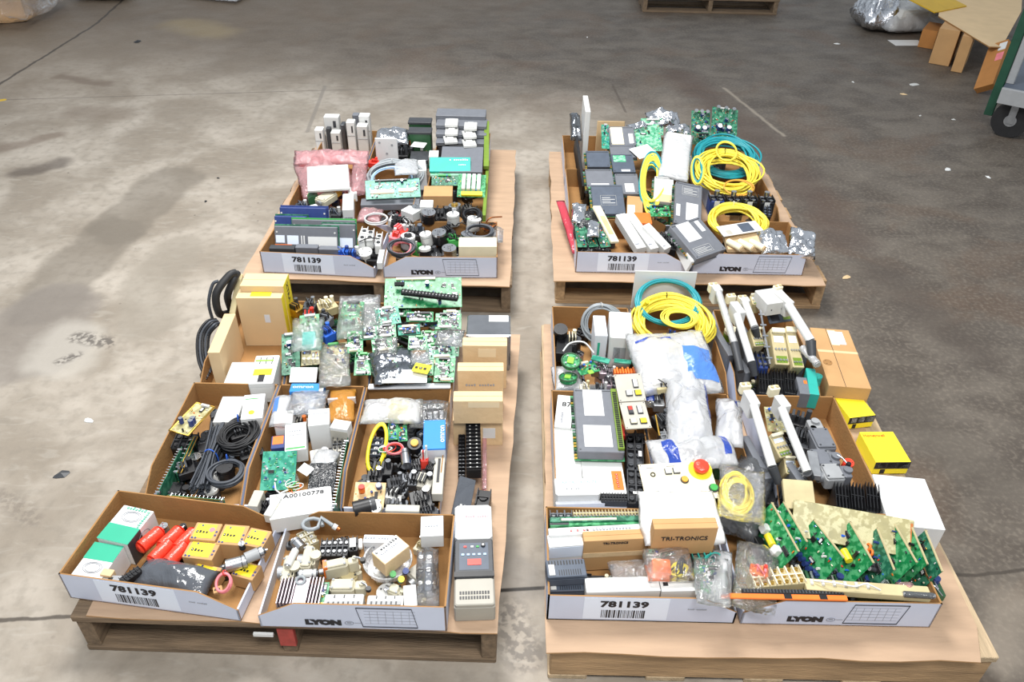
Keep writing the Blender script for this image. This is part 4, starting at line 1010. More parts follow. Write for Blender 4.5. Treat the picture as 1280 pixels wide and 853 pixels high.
slab('small white paper slip over the green board corner', C((368, 525), .04, .03, .262, -.6, .2), .001, 'paper', 'paper_slip', 'paper')
edgecard('grey green edge card along the right wall of the middle bin', (530, 740), (605, 345), .25, .08, 'pcb_dark', n=24)
relay('grey terminal unit with dark teeth near the right wall', Q((515, 440), (570, 440), (520, 320), .245), .05, 'warm_grey', 'charcoal', 4, 2, contact='black')
o = thing('white_wire', 'white curled wire on the green grid board', 'wire', Matrix.Identity(4))
MB().tube([at(195, 600, .25), at(200, 640, .262), at(225, 660, .262), at(270, 640, .262)], .0022, 'paper', 6).build('wire', o)

# ---- middle right bin
R_(420, 470, .2111)
film_bag('large clear bag over the rear of the connector bin', Q((135, 235), (500, 230), (150, 95), .295), .05, 'film_milky', 23, wr=.7)
film_bag('clear bag with dark parts, rear right of the connector bin', Q((430, 260), (675, 250), (450, 110), .28), .05, 'film', 25)
slab('yellow marked part under the large clear bag', Q((305, 190), (430, 190), (310, 148), .262), .02, 'yellow', 'marked_part', 'electrical part')
relay('dark relay seen through the clear bag at the rear right', Q((470, 240), (640, 235), (480, 150), .24), .05, 'charcoal', 'black', 2, 5)
coil('loop of yellow cable leaning at the left of the connector bin', Q((150, 560), (275, 545), (215, 265), .235, .285), 'yellow', 5, .0045, 3, .018, 'yellow', spread=.08, ties=(), plug='yellow')
board('green board in the connector bin, left half', Q((305, 380), (365, 385), (308, 262), .25), 'pcb', seed=31, chips=3)
board('green board beside it with white connector', Q((368, 390), (425, 395), (362, 262), .245), 'pcb', seed=35, chips=3)
carton('blue box with vertical white lettering', Q((515, 435), (648, 440), (520, 264), .272), .055, 'blue_box', flap=False, texts=[('omron', 'T', .84, .5, .024, 'paper', PI/2, 1.1)], patches=[('F', 0, 0, 1, .9, 'white_card', 'pale_side')])
sensor('black round knob with yellow disc centre', C((465, 400), .042, .042, .268, 0, .3), .03, 'black', 'black', shaft=False, cap='amber')
coil('loop of red and pink hook-up wire', C((342, 425), .055, .04, .262, 0, .25), 'pink_wire', 5, .0018, 5, .014, ties=(), m2='red')
sensor('shiny pipe fitting at the middle of the connector bin', lying(C((412, 470), .03, .06, .262, .2), .015), .06, 'metal', 'metal', cap='metal_dull')
nest('tangle of green white and red wires beside the yellow loop', C((300, 420), .05, .05, .26), ('green', 'red', 'paper'), 6, .0014, 9, .02)
for i, (c, a, b_, h_, mm, lb) in enumerate((
    ((270, 515), .06, .05, .05, ('black', 'steel_dark', 'charcoal'), 'large round black connector below the yellow loop'),
    ((480, 500), .05, .04, .045, ('charcoal', 'black', 'black'), 'charcoal square switch in front of the blue box'),
    ((548, 520), .04, .05, .05, ('black', 'charcoal', 'black'), 'black angular switch at the right of the heap'),
    ((430, 580), .05, .045, .05, ('steel_dark', 'metal', 'black'), 'metal gear-like fitting in the middle of the heap'),
    ((350, 590), .05, .04, .05, ('charcoal', 'metal', 'black'), 'charcoal fitting with metal post left of the gear'),
    ((350, 665), .05, .04, .05, ('light_grey', 'black', 'black'), 'pale grey block in a bag at the lower middle'),
    ((360, 730), .06, .035, .045, ('steel_dark', 'black', 'charcoal'), 'dark metal bracket above the long grey box'),
    ((500, 695), .06, .06, .06, ('black', 'metal', 'black'), 'big black cube switch near the front right'),
    ((520, 590), .05, .05, .05, ('warm_grey', 'steel_dark', 'charcoal'), 'grey speckled relay right of the gear'),
    ((225, 560), .045, .045, .05, ('black', 'metal', 'black'), 'black collar fitting below the yellow cable'),
    ((545, 775), .05, .03, .04, ('charcoal', 'black', 'black'), 'dark plug at the front right corner'),
    ((390, 625), .03, .03, .06, ('metal', 'metal', 'black'), 'silver nut standing in the heap'),
    ((520, 420), .022, .02, .1, ('red', 'paper', 'paper'), 'tiny red and white cap under the blue box'))):
    odds(lb, C(c, a, b_, .20+h_, .3*math.sin(i*2.1), .15*math.sin(i)), i, h_, ms=mm, cat='connector', name='connector')
board('tan circuit board with blue capacitor and orange part', Q((95, 785), (280, 790), (100, 628), .222, .25), 'pcb_tan', .002, 8, 1, 10, 0, caps=2)
sensor('orange capacitor block on the tan board', C((150, 655), .018, .018, .262), .02, 'orange', 'red', shaft=False)
sensor('black ribbed lens barrel with pale front', lying(C((165, 745), .042, .06, .262, -1.2), .02), .06, 'black', 'charcoal', cap='light_grey')
sensor('cream round plastic cap beside the lens barrel', C((235, 778), .032, .032, .245, 0, .5), .025, 'cream', 'white_plastic', shaft=False)
slab('long grey metal box at the front of the connector bin', Q((290, 800), (492, 805), (300, 760), .24), .04, 'warm_grey', 'metal_box', 'metal box', patches=[('T', .2, .3, .7, .6, 'paper')])
slab('silver latch with dark recess standing at the right', Q((565, 700), (630, 700), (585, 480), .245), .03, 'warm_grey', 'latch', 'latch', patches=[('T', .35, .3, .6, .95, 'black', 'recess')])

# ---- back left bin
R_(230, 330, .18755)
carton('tall tan carton with yellow side strip standing in the back left bin', Q((342, 228), (648, 228), (366, 152), .36), .36-DF, 'carton_tan', texts=(), patches=[('T', .3, .15, .75, .65, 'yellow', 'yellow_sticker'), ('F', .55, .5, .67, .66, 'white_card'), ('R', 0, 0, 1, 1, 'yellow', 'yellow_panel')])
P = Q((342, 228), (648, 228), (366, 152), .36)
o = carton('taller tan carton behind the yellow sided one', Q((370, 146), (660, 150), (398, 62), .385), .385-DF, 'carton_tan', patches=[('R', 0, 0, 1, 1, 'yellow', 'yellow_panel')], texts=[('XTRA', 'R', .5, .78, .030, 'ink', -PI/2)])
o = carton('thin tan carton standing on edge at the left of the bin', Q((155, 592), (236, 592), (268, 332), .315), .315-DF, 'carton_tan')
slab('grey white moulded case lying under the yellow-dot box', Q((262, 800), (440, 800), (320, 655), .235), .06, 'light_grey', 'moulded_case', 'case')
o = plc('white module with yellow warning square and barcode', Q((425, 800), (590, 800), (480, 612), .27), .08, 'white_plastic', term=False, slots=3, patches=[('T', .1, .28, .85, .5, 'yellow', 'yellow_sticker'), ('T', .05, .78, .8, .83, 'lcd', 'green_line'), ('T', .35, .05, .6, .3, 'ink', 'dark_tag')])
mq = MB(); barcode(mq, -.05, -.02, 0, .02, 0, seed=3, T=fT('T', 0, 0, .08, .5, .5) @ TR(0, 0, 0, 0, -PI/2)); 
def hose(lb, P_, r, m, name='drag_chain', w2=None):
    o = thing(name, lb, 'cable chain', TR(*P_[0])); inv = Vector(P_[0])
    pts = []; n = len(P_)
    for i in range(n-1):
        for j in range(6):
            t = j/6; p0 = Vector(P_[max(i-1, 0)]); p1 = Vector(P_[i]); p2 = Vector(P_[i+1]); p3 = Vector(P_[min(i+2, n-1)])
            pts.append(.5*((2*p1)+(-p0+p2)*t+(2*p0-5*p1+4*p2-p3)*t*t+(-p0+3*p1-3*p2+p3)*t**3)-inv)
    pts.append(Vector(P_[-1])-inv)
    MB().tube(pts, r, m, 8).build('cable', o); return o, pts
def A3(x, y, z): return tuple(at(x, y, z))
hose('black rubber hose arching beside the tan cartons, outer loop', [A3(300, 330, .24), A3(235, 330, .30), A3(215, 200, .38), A3(300, 80, .42), A3(345, 60, .42)], .014, 'black_rubber', 'rubber_hose')
hose('black rubber hose arching beside the tan cartons, inner loop', [A3(320, 320, .24), A3(290, 220, .34), A3(330, 110, .40), A3(355, 60, .41)], .013, 'black_rubber', 'rubber_hose')
hose('thin dark loop of cable left of the rubber hoses', [A3(190, 370, .22), A3(165, 260, .30), A3(190, 140, .36), A3(230, 115, .37)], .006, 'dark_cable', 'cable_loop')
for k in range(5):
    hose(('outermost', 'second outermost', 'middle', 'fourth', 'innermost')[k]+' black cable of the loop hanging at the bin corner', [A3(150+8*k, 770-14*k, .19), A3(95+17*k, 640-10*k, .23), A3(92+19*k, 480, .28), A3(150+16*k, 385+8*k, .31), A3(215+6*k, 370+8*k, .30)], .0045, 'dark_cable' if k % 2 else 'black', 'cable_loop')
slab('black belt guard plate behind the hoses', Q((300, 330), (340, 330), (352, 62), .30, .40), .01, 'cream_dark', 'guard_plate', 'plate')

# ---- back middle bin
board('dark green module board with black blocks at the left of the bin', Q((650, 745), (775, 745), (650, 470), .235, .285), 'pcb_dark', .003, 5, 6, 22, 1, caps=2)
board('green board with teal label in a bag', Q((770, 545), (905, 545), (770, 345), .26, .30), 'pcb', .002, 6, 3, 30, 1)
slab('teal plastic block on the bagged green board', Q((785, 540), (872, 540), (790, 455), .292), .015, 'teal', 'plastic_block', 'block')
board('olive board with four cream capacitors', Q((780, 680), (900, 680), (785, 550), .25, .275), 'pcb_olive', .002, 9, 2, 20, 1)
for i, x in enumerate((800, 830, 860, 888)): sensor('cream capacitor in the row of four, %s' % ('first from left', 'second from left', 'third from left', 'fourth from left')[i], C((x, 630), .012, .02, .287), .018, 'cream', 'cream', shaft=False, name='capacitor', cat='capacitor')
slab('white crumpled paper sheet above the blue box', Q((700, 790), (880, 790), (735, 690), .262, .285), .002, 'paper', 'paper_sheet', 'paper', b=.001)
carton('blue box end lettered omron at the bin wall', Q((700, 852), (925, 852), (735, 797), .268), .05, 'blue_box', flap=False, texts=[('omron', 'T', .38, .55, .020, 'paper', 0, 1.2)], patches=[('T', .88, 0, 1, 1, 'paper', 'white_end')])
for i, (c, mm, lb) in enumerate((((830, 230), ('steel_dark', 'metal', 'charcoal'), 'grey metal contactor at the top of the bin'), ((825, 305), ('charcoal', 'red', 'red'), 'contactor with red tips'), ((925, 235), ('cream_dark', 'cream', 'cream'), 'cream twin cylinders relay left'), ((968, 230), ('cream_dark', 'cream', 'cream'), 'cream twin cylinders relay right'), ((945, 410), ('blue', 'blue', 'navy'), 'blue terminal piece in the board heap'), ((740, 245), ('brass', 'steel_dark', 'black'), 'brass strip leaning beside the yellow sided carton'), ((930, 320), ('plc_grey', 'charcoal', 'black'), 'grey block below the cream relays'))):
    odds(lb, C(c, .045, .05, .30, .2*i), i+3, .06, ms=mm, cat='relay', name='relay')
board('olive tinted board in crinkled clear bag, lower right of the bin', Q((930, 770), (1110, 770), (920, 540), .25, .27), 'pcb_olive', .002, 12, 3, 40, 1)
board('green board in dark bag, top right of the bin', Q((1020, 450), (1170, 450), (1060, 250), .28, .31), 'pcb', .002, 14, 4, 40, 1)
film_bag('crinkled clear bag over the olive board', Q((890, 800), (1110, 800), (900, 510), .292), .03, 'film', 31, wr=.8)
film_bag('smoky clear bag arched over the top right board', Q((1010, 470), (1190, 450), (1030, 180), .325), .035, 'film', 33, wr=.6)
film_bag('clear bag over the teal labelled board', Q((700, 560), (920, 560), (720, 330), .315), .03, 'film', 35)
slab('small white sticker label on the crinkled bag', C((1110, 545), .035, .012, .312, -.1), .001, 'paper', 'paper_label', 'label')

# ---- back right bin: green boards
R_(430, 330, .1993)
o = board('large green board with long black terminal strip, topmost at the rear', Q((250, 280), (740, 270), (275, 92), .285, .33), 'pcb', .003, 41, 5, 60, 1, caps=2)
P = Q((355, 175), (710, 215), (358, 150), .335); relay('long black terminal strip with white screws on the large board', P, .016, 'black', 'black', 1, 17, contact='paper', name='terminal_strip')
relay('short black connector on the top left of the large board', Q((315, 125), (378, 125), (318, 108), .345), .012, 'black', 'black', 1, 4, contact='charcoal')
bl = [((20, 395), (220, 390), (35, 250)), ((210, 390), (360, 370), (240, 275)), ((390, 365), (560, 365), (400, 300)), ((570, 410), (735, 410), (575, 310)), ((190, 470), (330, 460), (200, 385)), ((340, 450), (480, 440), (345, 385)), ((470, 400), (590, 390), (480, 365)), ((560, 480), (720, 490), (575, 415)),
      ((180, 560), (310, 545), (190, 475)), ((520, 600), (700, 590), (535, 500)), ((560, 740), (690, 740), (575, 590)), ((400, 540), (520, 540), (410, 450)), ((260, 640), (400, 640), (270, 560)), ((190, 720), (340, 710), (190, 600)), ((20, 560), (120, 560), (20, 430)), ((60, 700), (170, 690), (70, 560))]
bn = ['far left, in the arched bag', 'left of the upper row', 'centre of the upper row', 'right of the upper row beside the silver bag', 'left of the second row', 'middle of the second row', 'small one under the terminal strip', 'right of the second row', 'left of the third row', 'right, above the pale speckled board', 'nearest the front right corner', 'centre of the heap', 'under the silver bag, left', 'front left under white paper', 'outer left, straddling the bin wall', 'lower left beside the wall']
bl += [((300, 330), (420, 330), (310, 240)), ((110, 480), (210, 470), (120, 400)), ((450, 700), (560, 700), (460, 600)), ((330, 690), (450, 690), (340, 600)), ((620, 370), (730, 370), (625, 290)), ((640, 580), (720, 580), (645, 500)), ((480, 500), (570, 500), (485, 420))]
bn += ['between the two upper boards', 'left centre under a clear bag', 'right of the silver bag at the front', 'below the silver bag, centre', 'upper right corner, half hidden', 'right edge by the bin wall', 'just above the silver bag, right']
for i, (q_, nm) in enumerate(zip(bl, bn)):
    z = (.255 if i < 16 else .245)+.012*(i % 3)+(.01 if i in (1, 2, 3, 6) else 0); v = i % 4
    board('green circuit board '+nm, Q(*q_, z, z+.02), 'pcb' if v != 1 else 'pcb_pale' if i > 8 else 'pcb_teal', .002, 50+i, 6, 60, 2, cc=['metal', 'light_grey', 'paper', 'metal', 'black', 'light_grey', 'cream'], group='green circuit boards in the back right bin')
for i, (q_, mm) in enumerate((((180, 640), 'foil_dark'),)): pass
foil('silver grey static bag crumpled over the boards', Q((190, 735), (470, 690), (200, 520), .295), .035, 'foil_dark', 7, wr=.6, name='static_shielding_bag', cat='bag')
slab('yellow static warning label on the silver bag', C((487, 655), .055, .045, .302, -.25), .001, 'yellow', 'warning_label', 'label', texts=[('~ESD', 'T', .5, .5, .02, 'ink')])
slab('white paper sheet at the front of the boards', Q((235, 748), (520, 745), (275, 665), .283, .292), .0015, 'paper', 'paper_sheet', 'paper', b=.0005)
slab('white folded flap on the front rim of the board bin', Q((150, 782), (668, 776), (155, 752), .255), .006, 'white_card', 'card_flap', 'card')
for i, q_ in enumerate((((20, 420), (220, 400), (40, 170)), ((180, 560), (330, 545), (190, 430)), ((560, 480), (740, 490), (570, 380)), ((420, 600), (540, 590), (430, 510)))):
    film_bag(('clear arched bag at the far left of the boards', 'small clear bag over the left boards', 'small clear bag over the right boards', 'small clear bag over the centre boards')[i], Q(*q_, .305+.004*i), .03, 'film', 60+i, wr=.7)
# ================================================================== FRONT RIGHT LOT
# ---- front left bin
R_(670, 610, .28478)
relay('grey lidded strip unit against the rear wall of the tan carton bin', Q((62, 122), (160, 122), (62, 95), .262), .08, 'plc_dark', 'plc_dark', 1, 3, contact='grey')
relay('long olive pin strip against the rear wall', Q((165, 120), (480, 116), (165, 95), .262), .08, 'pcb_olive', 'cream_dark', 2, 22, contact='metal')
slab('long cream edged circuit card standing behind the white long box', Q((62, 150), (480, 142), (62, 128), .255), .08, 'pcb_dark', 'edge_card', 'circuit board', patches=[('T', .12, .2, .7, .6, 'cream')])
slab('green edged circuit card standing nearest the white long box', Q((62, 168), (480, 158), (62, 152), .25), .08, 'pcb', 'edge_card', 'circuit board', patches=[('T', .0, .2, .2, .8, 'charcoal')])
carton('long white carton with red and grey printing behind the tan carton', Q((58, 210), (486, 188), (58, 178), .268), .09, 'paper', flap=False, texts=[('~WELLER', 'T', .32, .5, .012, 'ink_red'), ('~COMPONENTS KIT', 'T', .62, .5, .012, 'ink_grey')])
carton('white carton with red stripe left of the tan carton', Q((58, 262), (212, 250), (58, 208), .258), .08, 'paper', flap=False, patches=[('F', .25, .1, 1, .3, 'red', 'red_stripe'), ('F', 0, .45, 1, .95, 'sticker', 'blue_panel')])
carton('tan carton printed TRI-TRONICS standing in the 781139 bin', Q((212, 236), (490, 222), (212, 192), .278), .12, 'carton_brown', texts=[('TRI-TRONICS', 'F', .5, .9, .011, 'ink')], tape=('F', 0, .45, 1, .6, 'kraft_light'))
carton('open tan carton printed TRI-TRONICS lying on the white bag', Q((520, 182), (802, 176), (530, 135), .345), .10, 'carton_brown', texts=[('TRI-TRONICS', 'F', .5, .62, .020, 'ink')], seam=None)
for q_, z, lb in ((((52, 395), (225, 385), (52, 318)), .262, 'grey vented module on top at the left bin corner'), (((58, 455), (220, 450), (60, 402)), .225, 'grey vented module underneath at the left bin corner')):
    o = plc(lb, Q(*q_, z), .04, 'slate', 'black', slots=12, term=False); P = Q(*q_, z); MB().box(-P[1]*.45, -P[2]*.4, .04, -P[1]*.3, P[2]*.2, .042, 'light_grey').build('label_plate', o)
    for k in range(10): MB().box(-P[1]*.2+k*P[1]*.06, -P[2]*.42, .0395, -P[1]*.2+k*P[1]*.06+.002, -P[2]*.1, .0406, 'black').build('slot', o)
carton('long white printed module lying along the front lip', Q((222, 460), (548, 452), (222, 396), .252), .05, 'white_plastic', flap=False, patches=[('T', .1, .3, .6, .7, 'paper')])
carton('short white module with black slots at the end of the long one', Q((552, 455), (708, 452), (552, 378), .252), .05, 'white_plastic', flap=False, patches=[('T', .1, .7, .75, .82, 'black', 'slot'), ('T', .08, .3, .22, .5, 'black', 'slot')])
film_bag('clear plastic bag lying over the tan carton foot', Q((330, 385), (520, 375), (350, 300), .262), .03, 'film', 41)
board('green board in the bag beside the orange block', Q((500, 320), (620, 290), (510, 270), .245, .27), 'pcb_pale', chips=2, seed=61)
carton('orange block in the clear bag, front of the open tan carton', Q((515, 370), (595, 375), (520, 310), .27), .03, 'orange', flap=False, name='orange_block', cat='block')
nest('yellow and black wires in the clear bag', C((630, 340), .05, .05, .275), ('yellow', 'black', 'yellow'), 12, .003, 12, .04)
board('green dense board in a bag at the chamfered corner', Q((725, 465), (850, 470), (720, 340), .24, .27), 'pcb', chips=3, seed=66, dens=60)
film_bag('clear bag over the orange block', Q((500, 385), (710, 380), (520, 235), .295), .04, 'film', 43, wr=.7)
film_bag('clear bag over the dense green board', Q((710, 480), (865, 480), (700, 265), .30), .04, 'film', 44, wr=.7)
nest('metal odds in the bag above the dense board', C((780, 310), .05, .04, .27), ('metal', 'teal', 'slate'), 9, .002, 15, .03)
relay('blue grey part at the top of the clear bag', Q((700, 330), (810, 320), (705, 285), .255), .05, 'slate', 'teal', 2, 4)
for i in range(3): odds(('dark part at the left under the tan carton', 'dark part under the modules', 'dark part near the chamfered corner')[i], C((300+170*i, 420), .08, .07, .19), i, .03)

# ---- middle bins
R_(670, 470, .2110)
carton('white carton with printed barcode panel at the rear left', Q((108, 300), (208, 300), (130, 112), .25), .08, 'paper', flap=False, texts=[('87', 'T', .6, .7, .03, 'ink'), ('~LIST 04', 'T', .4, .3, .010, 'ink_grey', PI/2)])
card('large grey module with green edge, two white labels and olive terminals', Q((232, 452), (530, 432), (205, 72), .285), .035, 'plc_grey', 'pcb', label=((.25, .55, .66, .97), (.2, .08, .76, .4)), term=True, texts=[('~CPU 6ES', 'T', .45, .9, .008, 'ink_grey')])
carton('tall white carton along the left wall', Q((112, 700), (280, 702), (100, 305), .24), .08, 'white_plastic', flap=False)
carton('white carton with pale blue lettering, rounded, at the front left', Q((118, 705), (385, 700), (112, 605), .262), .055, 'white_plastic', flap=False, b=.006, texts=[('AA TRI-TRONICS', 'T', .55, .7, .013, 'pale_blue'), ('~Optics', 'T', .4, .35, .009, 'ink_grey')])
carton('white carton with orange label under the large grey module', Q((290, 700), (540, 700), (280, 480), .24), .07, 'paper', flap=False, patches=[('T', .7, .1, .95, .6, 'orange', 'orange_label')], texts=[('~WARNING', 'T', .82, .35, .011, 'ink_red', PI/2)])
slab('thin white carton edge along the front wall', Q((118, 762), (650, 748), (118, 745), .235), .05, 'white_card', 'thin_carton', 'box')
relay('black vent block beside the orange-labelled carton', Q((388, 732), (545, 735), (395, 688), .25), .03, 'charcoal', 'black', 3, 9, contact='black')
relay('black modular relay, upper of two by the bin wall', Q((540, 535), (640, 540), (535, 330), .25), .07, 'charcoal', 'black', 4, 2, contact='steel_dark', sticker=(.7, .3, .9, .45))
relay('black modular relay with yellow dot, lower of two', Q((545, 735), (650, 740), (540, 548), .25), .07, 'black', 'charcoal', 4, 2, contact='charcoal', sticker=(.3, .2, .6, .27))
slab('red part beside the olive terminals', C((510, 320), .02, .05, .24, .2), .02, 'red', 'red_strip', 'strip')
R_(760, 400, .2345)
sp1 = [(.72, .62, 'rect', 'paper', .022), (.42, .28, 'sq', 'light_grey', .017), (.75, .28, 'sq', 'yellow', .017)]
sp2 = [(.36, .7, 'rect', 'red', .02), (.36, .6, 'sq', 'charcoal', .013), (.72, .68, 'rect', 'paper', .022), (.36, .25, 'sq', 'cream', .017), (.74, .25, 'sq', 'yellow', .017)]
panel('upper grey switch plate with white and yellow buttons', Q((60, 438), (205, 430), (25, 292), .30, .33), .004, 'warm_grey', sp1, name='switch_plate')
panel('lower grey switch plate with red, white and yellow buttons', Q((95, 583), (235, 578), (60, 442), .285, .30), .004, 'warm_grey', sp2, name='switch_plate')
relay('black switch body under the lower plate', Q((100, 640), (215, 640), (105, 585), .25), .07, 'black', 'black', 1, 2, contact='black')
o = thing('control_panel', 'beige control panel with red emergency stop button', 'control panel', Matrix.Identity(4)); bpy.data.objects.remove(o)
R_(670, 470, .2110)
panel('beige control panel with red emergency stop, two white buttons, amber lamp', Q((655, 745), (1090, 722), (625, 525), .285, .305), .005, 'cream', [(.17, .70, 'ring', 'black', .012), (.39, .76, 'sq', 'white_plastic', .016), (.505, .77, 'sq', 'white_plastic', .016), (.585, .51, 'rd', 'amber', .019), (.84, .77, 'mush', 'red_plastic', .044), (.95, .25, 'rd', 'green', .022)], patches=[('T', .1, .88, .2, .9, 'ink_grey'), ('T', .38, .9, .5, .92, 'ink_grey'), ('T', .68, .9, .84, .92, 'ink_grey')])
R_(760, 400, .2345)
o = film_bag('white crumpled plastic bag below the control panel', Q((200, 1190), (640, 1180), (205, 895), .295, .335), .035, 'film_white', 51, wr=1.1, nx=26, ny=20, edge=.3)
film_bag('large clear air pillow bag with blue print at the top of the heap', Q((190, 350), (640, 330), (225, 15), .345, .385), .07, 'film_milky', 52, bands=((.6, .1, .95, .6, 'film_blue'), (.1, .72, .5, .8, 'film_navy')), wr=.5, nx=22, ny=18)
film_bag('clear air pillow at the centre of the heap', Q((330, 600), (580, 590), (310, 200), .355), .08, 'film_milky', 53, bands=((.88, .3, 1, .9, 'film_navy'),), wr=.5, nx=20, ny=20)
film_bag('milky air pillow on the right side of the heap', Q((590, 600), (740, 610), (590, 350), .33), .07, 'film_milky', 54, wr=.7, bands=((.6, .7, .8, .95, 'film_navy'),))
film_bag('pale blue air pillow with navy print bars behind the control panel', Q((255, 760), (720, 735), (300, 590), .325), .05, 'film_milky', 55, bands=((.14, .1, .32, .75, 'film_navy'), (.84, .3, .94, .95, 'film_navy'), (.5, .8, .7, .9, 'film_navy')), wr=.5, nx=26)
film_bag('narrow clear bag along the left of the air pillows', Q((180, 420), (280, 420), (170, 180), .30), .05, 'film', 56, bands=((.1, .05, .7, .35, 'film_navy'),), wr=.7)
odds('cream hook part with black prongs among the air pillows', C((285, 320), .04, .045, .335, .3), 3, .04, ms=('cream_dark', 'black', 'black'))
odds('black clamp between plates and air pillows', C((300, 500), .05, .06, .30, .4), 5, .06, ms=('black', 'steel_dark', 'charcoal'))
odds('grey metal clamp above the black clamp', C((275, 400), .035, .05, .30), 6, .05, ms=('metal_dull', 'black', 'steel_dark'))
tubething('thin brass rod left of the clear pillows', C((265, 560), .09, .01, .29, PI/2), .003, 'brass', 'rod', 'rod', ends='black')
relay('silver bracketed part lying under the centre pillow', Q((290, 640), (420, 630), (290, 580), .28), .05, 'metal', 'metal_dull', 2, 4)
R_(880, 470, .25786)
coil('flat coil of yellow twin cable in a clear bag', C((165, 560), .088, .118, .30, -.15, .28), 'yellow_cable', 13, .0033, 8, .018, 'yellow', spread=.34, ties=())
film_bag('clear bag around the flat yellow coil', Q((70, 660), (310, 640), (80, 400), .305, .325), .03, 'film', 57, wr=.6)
film_bag('grey clear bag under the yellow coil', Q((60, 690), (300, 650), (200, 300), .27), .07, 'film_grey', 58, wr=.5)
# handled modules
def handled(lb, tip, top, t0, t1, end, z0, z1, body='plc_grey', clear=False, r=.0125, zt=0):
    """tall narrow module lying along the depth: cream end connector, grey block, round white handle bar, dark lower case"""
    a = Vector(at(*t0, z0)); b_ = Vector(at(*t1, z1)); e = Vector(at(*end, z1-.05)); tp = Vector(at(*tip, z0+.005)); bt = Vector(at(*top, z0))
    ang = math.atan2(b_.y-a.y, b_.x-a.x)-PI/2+PI
    o = thing('handled_module', lb, 'module', TR(b_.x, b_.y, DK+.005, ang), 'modules with round white handles'); inv = o.matrix_world.inverted()
    L = [inv @ p for p in (tp, bt, a, b_, e)]
    MB().cyl(L[2], L[3], r, 'film_milky' if clear else 'cream' if 0 else 'white_plastic', n=16).build('handle_bar', o)
    if clear: MB().cyl(L[2], L[3], r*.6, 'white_plastic', n=10).build('inner_tube', o)
    y0, y1 = L[3].y, L[2].y; s = 1 if y1 > y0 else -1
    MB().rbox(L[1].x-.015, min(y1, L[1].y)-.006, L[1].z-.05, L[1].x+.015, max(y1, L[1].y)+.008, L[1].z+.008, 'light_grey', .003).build('end_block', o)
    q = MB(); q.rbox(L[0].x-.016, L[0].y-.006, L[0].z-.03, L[0].x+.016, L[0].y+.016, L[0].z+.002, 'cream', .003)
    for k in (-.008, .008): q.cyl((L[0].x+k, L[0].y+.005, L[0].z), (L[0].x+k, L[0].y+.005, L[0].z+.006), .005, 'cream_dark', n=8)
    q.build('cream_connector', o)
    zz = min(L[2].z, L[3].z)-r
    q = MB(); q.rbox(-.011, min(0, y1), 0, .011, max(0, y1), max(.03, (L[3].z-r)*.75), body, .002); q.build('module_case', o)
    MB().cyl(L[3], L[3].lerp(L[4], .8), r*1.15, 'charcoal', r*.9, 14).build('black_grip', o)
    return o
R_(860, 340, .2031)
handled('leftmost handled module, clear sleeve over a silver bar', (160, 82), (170, 95), (185, 120), (285, 440), (335, 660), .40, .32, clear=True)
handled('handled module with grey block and long white bar, second from left', (270, 150), (285, 200), (300, 260), (390, 555), (415, 660), .385, .30)
handled('handled module with short white bar, third from left', (340, 160), (345, 170), (350, 185), (410, 340), (430, 420), .38, .35)
handled('handled module with wide grey block at the far right', (560, 95), (560, 140), (615, 200), (755, 425), (765, 560), .40, .345, r=.015)
o = slab('wide grey block joining the far right handle', Q((490, 200), (645, 178), (478, 105), .40), .05, 'light_grey', 'wide_block', 'module', patches=[('F', .2, .4, .24, .5, 'black', 'slot'), ('F', .6, .4, .64, .5, 'black', 'slot')])
slab('dark panel framed between the handle bars', Q((505, 320), (650, 300), (500, 195), .30, .34), .006, 'slate', 'dark_board', 'board', patches=[('T', .1, .1, .45, .95, 'ink'), ('T', .6, .1, .9, .95, 'olive')])
def tblock(lb, q_, z, zr): 
    P = Q(*q_, z, zr); M, w_, d_ = P; o = thing('terminal_block', lb, 'terminal block', base(P, .05)); MB().rbox(-w_/2, -d_/2, 0, w_/2, d_/2, .05, 'cream_dark', .003).build('block_body', o)
    MB().rbox(-w_*.46, d_*.36, .05, w_*.46, d_/2, .062, 'cream', .002).build('top_rib', o); marks(o, w_, d_, .05, [('T', .15, .62, .85, .80, 'sticker'), ('T', .12, .05, .88, .24, 'olive', 'lower_panel')])
    for r in range(2):
        for k in range(4): MB().cyl((w_*(-.33+.22*k), d_*(-.12-.3*r)+d_*.05, .05), (w_*(-.33+.22*k), d_*(-.12-.3*r)+d_*.05, .054), w_*.08, 'metal_dull', n=8).build('terminal_screw', o)
tblock('cream olive terminal block with pale label, left of two', ((540, 570), (625, 560), (505, 350)), .27, .33)
tblock('cream olive terminal block with pale label, right of two', ((650, 588), (715, 575), (592, 345)), .27, .33)
tblock('cream component block between white bars', ((410, 460), (475, 450), (378, 350)), .30, .33)
relay('dark blue lower block below the cream component block', Q((440, 570), (500, 570), (412, 470), .27), .07, 'navy', 'charcoal', 3, 2)
tblock('small cream connector with black tips at the top', ((400, 200), (455, 200), (380, 145)), .36, .37)
slab('silver tabbed rail running between the white bars', Q((500, 565), (512, 565), (440, 230), .30, .37), .01, 'metal', 'tabbed_rail', 'rail', extra=lambda o, w_, d_, h: [MB().cbox((0, -d_*.4+i*d_*.2, h), (.02, .006, .003), 'metal').build('tab', o) for i in range(5)])
for i, x in enumerate((440, 520, 600)):
    relay('black finned block, %s' % ('left of three by the teal connector', 'middle of three by the teal connector', 'right of three by the teal connector')[i], Q((x, 715), (x+75, 712), (x-6, 585), .25), .09, 'black', 'black', 1, 4, contact='charcoal')
o = slab('teal angled connector clip at the right of the finned blocks', Q((750, 750), (810, 752), (725, 590), .262), .06, 'teal', 'connector_clip', 'connector')
